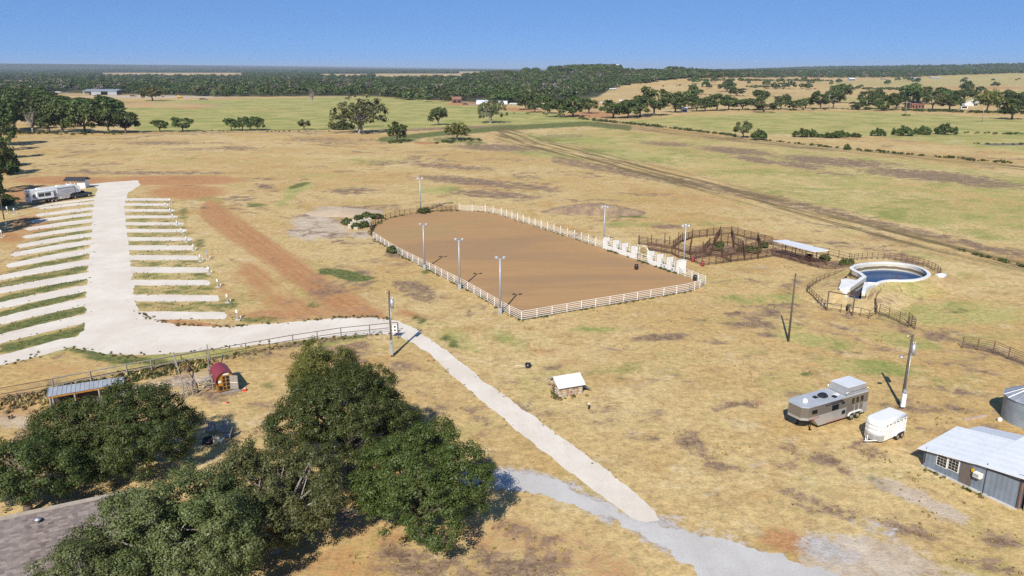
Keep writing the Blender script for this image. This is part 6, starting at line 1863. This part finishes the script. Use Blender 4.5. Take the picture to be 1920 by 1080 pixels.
# ================================================================== HOUSE ROOF IN THE CORNER
ra, rb = G(-80, 994, 4.6), G(275, 919, 4.6)
d = rb - ra; LR = d.length; ang = math.atan2(d.y, d.x)
t = thing('house', 'house corner with weathered brown-grey shingle roof under the oaks', 'house', (ra.x, ra.y, 0), ang)
def shingle_mat():
    m, nt, bs = nodemat('shingles')
    tc = nt.nodes.new('ShaderNodeTexCoord')
    br = nt.nodes.new('ShaderNodeTexBrick')
    mp = nt.nodes.new('ShaderNodeMapping'); mp.inputs['Scale'].default_value = (1, 1, 1); nt.links.new(tc.outputs['Object'], mp.inputs[0])
    o2 = nt.nodes.new('ShaderNodeObjectInfo'); cb_ = nt.nodes.new('ShaderNodeCombineXYZ'); nt.links.new(_math(nt, 'MULTIPLY', o2.outputs['Random'], 83.0), cb_.inputs[0]); va = nt.nodes.new('ShaderNodeVectorMath'); nt.links.new(mp.outputs[0], va.inputs[0]); nt.links.new(cb_.outputs[0], va.inputs[1])
    nt.links.new(va.outputs[0], br.inputs['Vector'])
    br.inputs['Color1'].default_value = (.25, .205, .19, 1); br.inputs['Color2'].default_value = (.10, .078, .074, 1); br.inputs['Mortar'].default_value = (.09, .075, .07, 1)
    br.inputs['Scale'].default_value = 1.0; br.inputs['Brick Width'].default_value = .32; br.inputs['Row Height'].default_value = .145; br.inputs['Mortar Size'].default_value = .006
    nz, n2 = _noise(nt, .5, 5, .65), _noise(nt, 9, 3, .7)
    c = _mix(nt, _math(nt, 'MULTIPLY', _ramp(nt, nz, .4, .7), .5), br.outputs[0], (.20, .18, .17))
    c = _mix(nt, _math(nt, 'MULTIPLY', _ramp(nt, n2, .5, .75), .4), c, (.26, .24, .23))
    oi = nt.nodes.new('ShaderNodeObjectInfo'); c = _mix(nt, 1.0, c, _math(nt, 'ADD', .86, _math(nt, 'MULTIPLY', oi.outputs['Random'], .24)), 'MULTIPLY')
    nt.links.new(c, bs.inputs['Base Color']); bs.inputs['Roughness'].default_value = .95; _bump(nt, bs, n2, .4, .02)
    return m
shm = shingle_mat()
slope = math.radians(33)
NCRS = 46
mb = MB(); cl = .148
mb.add([(0, 0, 0), (LR, 0, 0), (LR, -cl * math.cos(slope), 0.02 - cl * math.sin(slope)), (0, -cl * math.cos(slope), .02 - cl * math.sin(slope)), (0, -cl * math.cos(slope), -cl * math.sin(slope) - .012), (LR, -cl * math.cos(slope), -cl * math.sin(slope) - .012)], [(0, 3, 2, 1), (3, 4, 5, 2)])
cm = mb.mesh('shingle_course', shm)
R = random.Random(6)
for k in range(NCRS):
    inst('shingle_course', cm, t, loc=(R.uniform(-.2, .2), -k * cl * math.cos(slope), 4.6 - k * cl * math.sin(slope) + R.uniform(-.004, .004)))
mb = MB(); mb.extr_x([(-NCRS * cl * math.cos(slope) + .02, 4.55 - NCRS * cl * math.sin(slope)), (0, 4.55), (6.2, 4.55 - 6.2 * math.tan(slope)), (6.2, 4.4 - 6.2 * math.tan(slope)), (0, 4.38), (-NCRS * cl * math.cos(slope) + .02, 4.4 - NCRS * cl * math.sin(slope))], 0, LR); mb.build('roof_deck', M['stain'], t)
mb = MB(); mb.box((LR / 2 - .2, 0, 1.0), (LR - 1.2, 11.4, 2.0)); mb.build('wall', simple('house_wall', (.42, .36, .30), .8), t)
MB().path([Vector((0, 0, 4.62)), Vector((LR, 0, 4.62))], .03).build('ridge_cap', shm, t)
vp = G(73, 985, 4.0)
lv = Matrix.Rotation(-ang, 3, 'Z') @ (vp - Vector((ra.x, ra.y, 0)))
MB().lathe([(.10, -.4), (.10, .12), (.22, .14), (.22, .2), (0, .28)], 12).build('roof_vent', M['galv_dull'], t, loc=(lv.x, lv.y, 4.6 + lv.y * math.tan(slope) + .1))

# ================================================================== MOUNDS, RUBBLE
def mound(name, cx, cy, rx, ry, h, mat, seed, z0=-.05):
    """uneven heap; radii in metres"""
    c = G(cx, cy)
    NR, NA = 9, 48
    V = [(0, 0, h)]
    for i in range(1, NR + 1):
        f = i / NR
        for k in range(NA):
            a = 2 * math.pi * k / NA
            w1 = 1 + .22 * mnoise.noise(Vector((math.cos(a) * 1.3 + seed, math.sin(a) * 1.3, seed)))
            x, y = rx * f * w1 * math.cos(a), ry * f * w1 * math.sin(a)
            z = h * (1 - f * f) ** 1.2 + .28 * h * mnoise.noise(Vector((x * .5 + seed, y * .5, 3))) * (1 - f) + .12 * h * mnoise.noise(Vector((x * 1.7, y * 1.7, seed))) * (1 - f)
            V.append((x, y, max(z, 0) if i < NR else z0))
    F = [(0, 1 + k, 1 + (k + 1) % NA) for k in range(NA)] + [(1 + (i - 1) * NA + k, 1 + i * NA + k, 1 + i * NA + (k + 1) % NA, 1 + (i - 1) * NA + (k + 1) % NA) for i in range(1, NR) for k in range(NA)]
    mb = MB(); mb.add(V, F, 0, True)
    return mb.build(name, mat, None, loc=(c.x, c.y, 0))


mm, nt_, bs_ = nodemat('weathered_earth')
nz_, n2_ = _noise(nt_, .45, 6, .7), _noise(nt_, 2.5, 4, .7)
cc_ = _mix(nt_, _ramp(nt_, nz_, .38, .64), (.21, .145, .10), (.36, .25, .14)); cc_ = _mix(nt_, _math(nt_, 'MULTIPLY', _ramp(nt_, n2_, .52, .7), .6), cc_, (.15, .105, .07))
nt_.links.new(cc_, bs_.inputs['Base Color']); bs_.inputs['Roughness'].default_value = .95; _bump(nt_, bs_, n2_, .8, .3)
tag(mound('earth_mound', 1112, 397, 12.5, 5.0, 2.0, mm, 1.0), kind='structure')
tag(mound('earth_mound', 1165, 399, 7.0, 4.0, 1.1, mm, 4.0), kind='structure')
sandm = gravel_mat('pale_sand', (.50, .40, .29), (.44, .34, .24), (.30, .21, .13), .5)
tag(mound('sand_mound', 645, 399, 10, 6.0, .9, sandm, 7.0), kind='structure')
tag(mound('red_bank', 300, 199, 62, 26, 3.2, simple('red_bank_soil', (.40, .24, .12), .95, var=.3, scale=.12, col2=(.34, .29, .12), bump=.3), 9.0), kind='structure')
R = random.Random(31)
rk = simple('pale_rubble', (.55, .49, .40), .9, var=.3, scale=3)
rkm = []
for k in range(3):
    mb = MB(); V = []
    for i in range(8):
        V.append(((1 if i & 1 else -1) * R.uniform(.3, .55), (1 if i & 2 else -1) * R.uniform(.3, .55), (1 if i & 4 else 0) * R.uniform(.5, .8)))
    mb.add(V, [(0, 1, 3, 2)[::-1], (4, 5, 7, 6), (0, 1, 5, 4), (1, 3, 7, 5), (3, 2, 6, 7), (2, 0, 4, 6)]); rkm.append(mb.mesh('rubble_block', rk))
sp = [(x, y) for x, y in ((655, 419), (662, 424), (667, 415), (672, 426), (676, 420), (681, 413), (686, 421), (690, 416), (684, 408), (659, 428), (668, 430), (693, 424))]
t = thing('rubble_heap', 'heap of pale concrete rubble among weeds at the arena corner', 'rubble', G(672, 420))
for x, y in sp: inst('block', R.choice(rkm), t, loc=G(x, y) - t.location, rz=R.uniform(0, 6), sc=(R.uniform(.7, 1.8), R.uniform(.7, 1.6), R.uniform(.7, 1.5)))
for i, (x, yb, yt, w_) in enumerate([(650, 421, 409, 22), (672, 414, 403, 20), (690, 411, 398, 22), (668, 429, 418, 16), (706, 410, 401, 20), (684, 426, 414, 16)]):
    mid_tree(x, yb, yt, w_, 'weedbush', f'{ORD[i]} weedy green bush in the rubble heap by the arena corner', 'weed_bush', 'bush', 'bushes in the rubble heap')
for x, yb, yt, w_, lab in [(1588, 499, 485, 22, 'green bush at the fence corner left of the round tank'), (1546, 489, 479, 22, 'green bush under the end of the flat-roofed shed'), (1516, 488, 481, 14, 'small bush under the middle of the flat-roofed shed'),
                           (1410, 474, 463, 26, 'green bush among the rusty pens near the shed'), (1390, 472, 462, 22, 'grey-green bush in the middle of the rusty pens'), (1345, 470, 459, 20, 'bush in the left part of the rusty pens'), (1432, 465, 456, 16, 'small bush behind the pens next to the shed'),
                           (795, 399, 390, 26, 'dark brushy bush at the foot of the far arena light pole'), (738, 474, 462, 24, 'dry grey bush outside the near-left arena fence'), (1350, 463, 454, 16, 'weed bush behind the sorting fence')]:
    mid_tree(x, yb, yt, w_, 'weedbush', lab, 'bush', 'bush')
t = thing('dead_log', 'forked dead branch lying at the far arena fence', 'branch', G(800, 397))
MB().path([Vector((0, 0, .3)), Vector((2.5, .4, 1.2)), Vector((4.5, .6, 2.0)), Vector((6.5, .8, 2.1))], .14).path([Vector((2.5, .4, 1.2)), Vector((3.2, 1.4, 1.8))], .09).build('limb', M['bark'], t)

# ================================================================== FAR BUILDINGS
def gable(label, x, y, wpx, h, depth_m, wallm, roofm, rz=0.0, rise=1.6, name='farm_building', cat='building', bays=0, over=.4):
    p = G(x, y); L = px_size(p, wpx)
    t = thing(name, label, cat, p, rz)
    mb = MB(); mb.box((0, depth_m / 2, h / 2), (L, depth_m, h)); mb.extr_x([(0, h), (depth_m, h), (depth_m / 2, h + rise)], -L / 2, L / 2); wl = mb.build('wall', wallm, t)
    mb = MB(); mb.extr_x([(-over, h - .1), (depth_m / 2, h + rise + .12), (depth_m / 2, h + rise + .3), (-over, h + .1)], -L / 2 - over, L / 2 + over); mb.build('roof_slope', roofm, t)
    mb = MB(); mb.extr_x([(depth_m + over, h - .1), (depth_m + over, h + .1), (depth_m / 2, h + rise + .3), (depth_m / 2, h + rise + .12)], -L / 2 - over, L / 2 + over); mb.build('roof_slope', roofm, t)
    for k in range(bays): MB().box((-L / 2 + L * (k + .5) / bays, -.03, h * .42), (L / bays * (.45 if bays > 3 else .8), .08, h * .6)).build('opening', M['black'], wl)
    return t


grey = simple('grey_sheeting', (.33, .36, .40), .5, var=.15, scale=.2)
p = G(188, 178); L = px_size(p, 62)
t = thing('long_shed', 'long grey open-fronted metal shed at the edge of the far woodland', 'shed', p)
slab2([(-L / 2 - 1, -1, 5.2), (L / 2 + 1, -1, 5.2), (L / 2 + 1, 14, 7.0), (-L / 2 - 1, 14, 7.0)], M['galv'], 'roof', t, .5)
MB().box((0, 13, 3.2), (L, .4, 6.4)).build('back_wall', grey, t)
for x0, x1 in ((-.5, -.47), (-.26, .02), (.24, .5)): MB().box(((x0 + x1) / 2 * L, 0, 2.4), ((x1 - x0) * L, .4, 4.8)).build('front_wall', M['galv_dull'], t)
for k in (-.5, -.26, .02, .24, .5): MB().box((k * L, 0, 2.5), (.6, .6, 5)).build('post', M['galv_dull'], t)
for i, (x, w_, lab) in enumerate(((904, 22, 'white hoop shed left of the tall open-crowned tree'), (943, 17, 'white hoop shed right of the tall open-crowned tree'))):
    p = G(x, 195.5); L = px_size(p, w_); r = L / 2
    t = thing('hoop_shed', lab, 'shed', p, 0, 'white hoop sheds')
    mb = MB(); A_ = [(r * math.cos(math.pi * k / 12), 1.2 + r * .9 * math.sin(math.pi * k / 12)) for k in range(13)]
    mb.extr_x([((x + r) * .9, z * .62) for x, z in [(r, 0)] + A_ + [(-r, 0)]], -r, r); mb.build('cover', simple('pale_cover', (.55, .58, .62), .5, var=.1, scale=.3), t)
    MB().box((-r - .05, r * .9, 1.4), (.1, r * .7, 2.8)).build('door', grey, t)
gable('brown house with timber deck beside the hoop sheds', 857, 193.5, 16, 4.2, 9, simple('brown_siding', (.26, .13, .08), .8), M['brick_red'], .2, bays=2, name='house', cat='house')
gable('long white mobile home at the woodland corner', 1130, 168.5, 22, 3.2, 6, M['white_paint'], M['roof_white'], -.15, .5, 'mobile_home', 'mobile home', 4)
gable('white roofed shed beside the long mobile home', 1149, 170, 12, 3.0, 6, M['concrete'], M['white_metal'], -.2, .5, 'farm_shed', 'shed', 2)
gable('small metal barn alone below the dark ridge wood', 1598, 151.2, 11, 4.5, 10, M['galv_dull'], M['white_metal'], .15, 2, 'barn', 'barn', 2)
gable('red-brown brick house in the grove on the right', 1721, 203, 25, 3.3, 11, simple('brick_wall', (.22, .10, .07), .85), M['brick_red'], .1, 2.2, 'house', 'house', 4)
gable('small white shed in the grove left of the yellowing tree', 1808, 204, 11, 3.0, 6, M['white_paint'], M['white_metal'], -.35, 1.2, 'farm_shed', 'shed', 1)
gable('white cottage behind the shed in the grove', 1829, 199, 13, 3.6, 7, M['white_paint'], M['roof_white'], .5, 1.5, 'house', 'house', 2)
gable('low red house at the right edge behind the last oak', 1922, 204, 30, 3.5, 9, simple('red_wall', (.24, .07, .06), .8), grey, 0, 1.8, 'house', 'house', 3)
gable('white house tower on the crest of the wooded hill', 1159, 131, 6, 9, 9, M['white_paint'], M['roof_white'], .3, 2.5, 'house', 'house', 2)
gable('white cottage among trees left of the hill', 950, 134.5, 4, 7, 12, M['white_paint'], M['roof_white'], .3, 2.5, 'house', 'house', 2)
gable('pale low sheds row below the ridge wood, left half', 1712, 148.4, 24, 3, 8, M['galv_dull'], M['concrete'], .05, 1, 'farm_shed', 'shed', 6)
gable('pale low sheds row below the ridge wood, right half', 1755, 147.4, 20, 3, 8, M['galv_dull'], M['concrete'], .05, 1, 'farm_shed', 'shed', 6)
gable('low pink-roofed shed left of the pale sheds row', 1657, 150.6, 9, 3, 7, M['concrete'], M['brick_red'], .05, 1, 'farm_shed', 'shed', 2)
gable('white gabled hut under the trees by the hedge corner', 1284, 210, 9, 2.6, 4, M['white_paint'], M['white_metal'], .2, .9, 'hut', 'hut', 1)
gable('tan house roof between the trees ending the green pasture', 1013, 203, 20, 3.2, 9, M['concrete'], simple('tan_roof', (.50, .38, .28), .8), .1, 1.8, 'house', 'house', 3)


def car(x, y, rz, label, paint, big=1.0, grp='parked vehicles among the far trees'):
    t = thing('parked_car', label, 'car', G(x, y), rz, grp)
    s = big
    mb = MB(); mb.extr_y([(-2.3 * s, .35), (2.25 * s, .35), (2.35 * s, .7), (2.2 * s, .95), (1.1 * s, 1.02), (-2.3 * s, 1.05)], -.92, .92); mb.build('body', paint, t)
    mb = MB(); mb.extr_y([(1.1 * s, 1.0), (.45 * s, 1.6), (-1.5 * s, 1.62), (-2.1 * s, 1.02)], -.8, .8); cb = mb.build('cabin', paint, t)
    for s_ in (-1, 1): MB().add([(.85 * s, s_ * .81, 1.08), (.4 * s, s_ * .81, 1.5), (-1.4 * s, s_ * .81, 1.5), (-1.8 * s, s_ * .81, 1.08)], [(0, 1, 2, 3), (3, 2, 1, 0)]).build('side_window', M['glass_dark'], cb)
    MB().add([(1.06 * s, -.72, 1.06), (1.06 * s, .72, 1.06), (.5 * s, .68, 1.57), (.5 * s, -.68, 1.57)], [(0, 1, 2, 3), (3, 2, 1, 0)]).build('windscreen', M['glass_dark'], cb)
    for s_ in (-1, 1):
        for x_ in (-1.45 * s, 1.45 * s): wheelset(t, x_, s_ * .84, .34, .22, s_)


wcar, dcar, scar = simple('white_car_paint', (.80, .80, .80), .25, var=.04, coat=.5), simple('dark_car_paint', (.05, .06, .08), .25, var=.05, coat=.5), simple('silver_car_paint', (.45, .47, .50), .3, metal=.5, var=.05)
for x, y, rz, lab, m_, b in [(1131, 194, .2, 'white pickup-length car in the clearing left of the hedge-corner trees', wcar, 1.35), (1142, 189, 1.2, 'white car behind the pickup-length car in the clearing', wcar, 1.0), (1165, 189.5, .1, 'white van-like car between the trees of the clearing', wcar, 1.2),
                             (1185, 189.5, .4, 'white car left of the dark-windowed truck in the clearing', wcar, 1.1), (1194, 188.5, 1.3, 'tall white truck at the right end of the clearing', wcar, 1.4), (873, 196.5, .3, 'dark car parked before the brown house', dcar, 1.1),
                             (888, 197.5, -.2, 'silver car parked before the hoop sheds', scar, 1.15), (1017, 197.5, .3, 'white car by the tan roofed house', wcar, 1.1), (110, 173.5, .1, 'white truck left of the long shed', wcar, 1.8), (123, 175, .6, 'silver truck between white truck and long shed', scar, 1.6),
                             (965, 196, .05, 'long white flatbed right of the hoop sheds', wcar, 2.2), (250, 181, 0, 'dark trailer parked right of the long shed', dcar, 1.8), (382, 187, 0, 'dark low trailer at the far pasture edge', dcar, 2.2)]:
    car(x, y, rz, lab, m_, b)
t = thing('bulldozer', 'yellow bulldozer parked at the far edge of the pasture', 'bulldozer', G(337, 184), .1)
for y in (-1.1, 1.1): MB().extr_y([(-2.2, .2), (-1.8, 0), (1.8, 0), (2.2, .2), (2.2, .8), (1.8, 1.0), (-1.8, 1.0), (-2.2, .8)], y - .3, y + .3).build('track', M['black'], t)
MB().box((.3, 0, 1.5), (3.6, 1.5, 1.2)).build('engine_hood', M['yellow_paint'], t); MB().box((-1.0, 0, 2.6), (1.5, 1.5, 1.4), taper=.9).build('cab', M['yellow_paint'], t); MB().box((3.0, 0, .8), (.3, 3.4, 1.4)).build('blade', M['yellow_paint'], t)
for s_ in (-1, 1): MB().box((2.3, s_ * 1.3, .7), (1.6, .2, .3)).build('blade_arm', M['yellow_paint'], t)
# the small pond at the right edge
mw2, nt_, bs_ = nodemat('pond_water'); bs_.inputs['Base Color'].default_value = (.16, .14, .10, 1); bs_.inputs['Roughness'].default_value = .55; bs_.inputs['Specular IOR Level'].default_value = .2
sheet('pond', ragged(P3([(1838, 271), (1860, 269), (1900, 268.5), (1960, 269), (1960, 272), (1900, 272.5), (1860, 272.5)]), 1.0, .5, 4), .01, mw2)

# ================================================================== WEEDS AND TUFTS
ROADP = [(p.x, p.y) for p in RW]; ARP = [(p.x, p.y) for p in arena_pts]; DRP = [(p.x, p.y) for p in P3(drive)]
rng = np.random.default_rng(77)


def pads_hit(px, py):
    k = np.zeros(px.shape, bool)
    for (a, b, th) in LP:
        tt = (px - b[0]) / (a[0] - b[0]); yy = b[1] + (a[1] - b[1]) * tt
        k |= (tt > 0) & (tt < 1.1) & (np.abs(py - yy) < th / 2)
    for y, x1, th in RP: k |= (px > 225) & (px < x1) & (np.abs(py - y) < th / 2)
    return k


NT = 40000
px_, py_ = rng.uniform(-60, 1980, NT), 1 / rng.uniform(1 / (1100 - 100), 1 / (330 - 100), NT) + 100
Q = G_many(np.stack([px_, py_], 1))
k = ~(inside(Q[:, 0], Q[:, 1], ROADP) | inside(Q[:, 0], Q[:, 1], ARP) | pads_hit(px_, py_) | (inside(Q[:, 0], Q[:, 1], DRP) & (rng.random(NT) < .93)))
Am = ground_masks(Q[:, 0], Q[:, 1])
k &= ~((Am[4] > .55) & (rng.random(NT) < .9)) & ~((Am[5] > .55) & (rng.random(NT) < .85))
Q, Am = Q[k], Am[:, k]
dist_ = Q[:, 1]
brown, lush, green = Am[1], Am[3], Am[0]
u_ = rng.random(len(Q))
pick = np.where(u_ < .012 + .75 * lush, rng.integers(0, 2, len(Q)), np.where(u_ < .05 + .5 * brown, rng.integers(2, 4, len(Q)), 4))
siz = rng.uniform(.07, .20, len(Q)) * (1 + dist_ / 400) * np.where(pick == 4, 1.2, 1.0)
# clustered like real stands of weeds, thinning out with distance
cl_ = np.array([mnoise.noise(Vector((x * .13, y * .13, 0))) + .6 * mnoise.noise(Vector((x * .5, y * .5, 5))) for x, y, _ in Q])
keep = ((cl_ > .55) | ((lush + brown > .4) & (rng.random(len(Q)) < .5))) & (rng.random(len(Q)) < 1 - sstep(95, 190, dist_))
tkx, tky = [p.x for p in T1], [p.y for p in T1]
keep &= ~((Q[:, 0] > min(tkx) - 3) & (Q[:, 0] < max(tkx) + .4) & (Q[:, 1] > min(tky)) & (Q[:, 1] < max(tky) + .4))
scatter('dry_grass', FARC3, Q[keep], siz[keep], pick[keep], 'straw coloured tufts and dead weeds over the pasture')
# weeds creeping over the edges of the gravel
E_, es = [], []
def edge_weeds(pts, n, s0, s1, spread, kinds=(0, 1)):
    L_ = [(b - a).length for a, b in zip(pts[:-1], pts[1:])]
    tot = sum(L_)
    for i in range(n):
        q = rng.random() * tot
        for a, b, l in zip(pts[:-1], pts[1:], L_):
            if q <= l: break
            q -= l
        p = a.lerp(b, q / max(l, 1e-6))
        if mnoise.noise(Vector((p.x * .25, p.y * .25, 2))) < -.12 and rng.random() < .8: continue
        E_.append((p.x + rng.normal() * spread, p.y + rng.normal() * spread, 0)); es.append((rng.uniform(s0, s1), int(rng.choice(kinds))))
for (a, b, th) in LP:
    for s_ in (-1, 1): edge_weeds([G(a[0], a[1] + s_ * th / 2), G((a[0] + b[0]) / 2, (a[1] + b[1]) / 2 + s_ * th / 2), G(b[0], b[1] + s_ * th / 2)], 18, .08, .24, .35, (0, 1, 0, 1, 2, 3))
for y, x1, th in RP:
    for s_ in (-1, 1): edge_weeds([G(240, y + s_ * th / 2), G(x1, y + s_ * th / 2)], 18, .08, .24, .35, (0, 1, 0, 1, 2, 3))
edge_weeds(RW[10:19] , 160, .2, .5, .3, (0, 2, 3)); edge_weeds(RW[42:52], 150, .12, .38, .5, (0, 1, 1)); edge_weeds(RW[19:27], 40, .1, .25, .25, (2, 3, 4)); edge_weeds(RW[34:40], 40, .1, .25, .25, (2, 3, 4))
edge_weeds([G(*p) for p in AR_L], 260, .2, .5, .25, (0, 2, 3)); edge_weeds([G(*p) for p in AR_N], 150, .2, .45, .2, (0, 1, 2)); edge_weeds([G(*p) for p in AR_CH], 160, .3, .6, .3, (0, 1)); edge_weeds([G(*p) for p in AR_R], 160, .2, .5, .25, (0, 2, 3)); edge_weeds([G(*p) for p in AR_FAR], 160, .3, .6, .3, (2, 3, 0))
edge_weeds([G(*p) for p in PF[1:]], 200, .2, .5, .5, (2, 3, 4, 0)); edge_weeds([G(102, 737), G(240, 710), G(330, 692), G(394, 682)], 800, .3, .9, .7, (2, 3, 4, 0, 1)); edge_weeds([G(0, 765), G(100, 745)], 500, .3, .8, 1.2, (2, 3, 4))
edge_weeds([G(1729, 876), G(1905, 958)], 40, .15, .4, .3, (0, 1, 3)); edge_weeds([G(1040, 735), G(1046, 750), G(1095, 743)], 70, .2, .5, .3, (0, 2, 3))
scatter('weeds', FARC3, E_, [e[0] for e in es], [e[1] for e in es], 'green and brown weeds creeping over gravel edges and fence lines')

# ================================================================== HAZE
hz = MB(); hz.box((0, 10000, 74), (62000, 62000, 150))
hm = bpy.data.materials.new('haze'); hm.use_nodes = True
hm.node_tree.nodes.remove(hm.node_tree.nodes['Principled BSDF'])
pv = hm.node_tree.nodes.new('ShaderNodeVolumePrincipled')
pv.inputs['Color'].default_value = (.62, .78, 1.0, 1)
pv.inputs['Density'].default_value = .00006
hm.node_tree.links.new(pv.outputs[0], hm.node_tree.nodes['Material Output'].inputs['Volume'])
tag(hz.build('haze', hm), 'thin bluish summer haze over the land', kind='stuff')
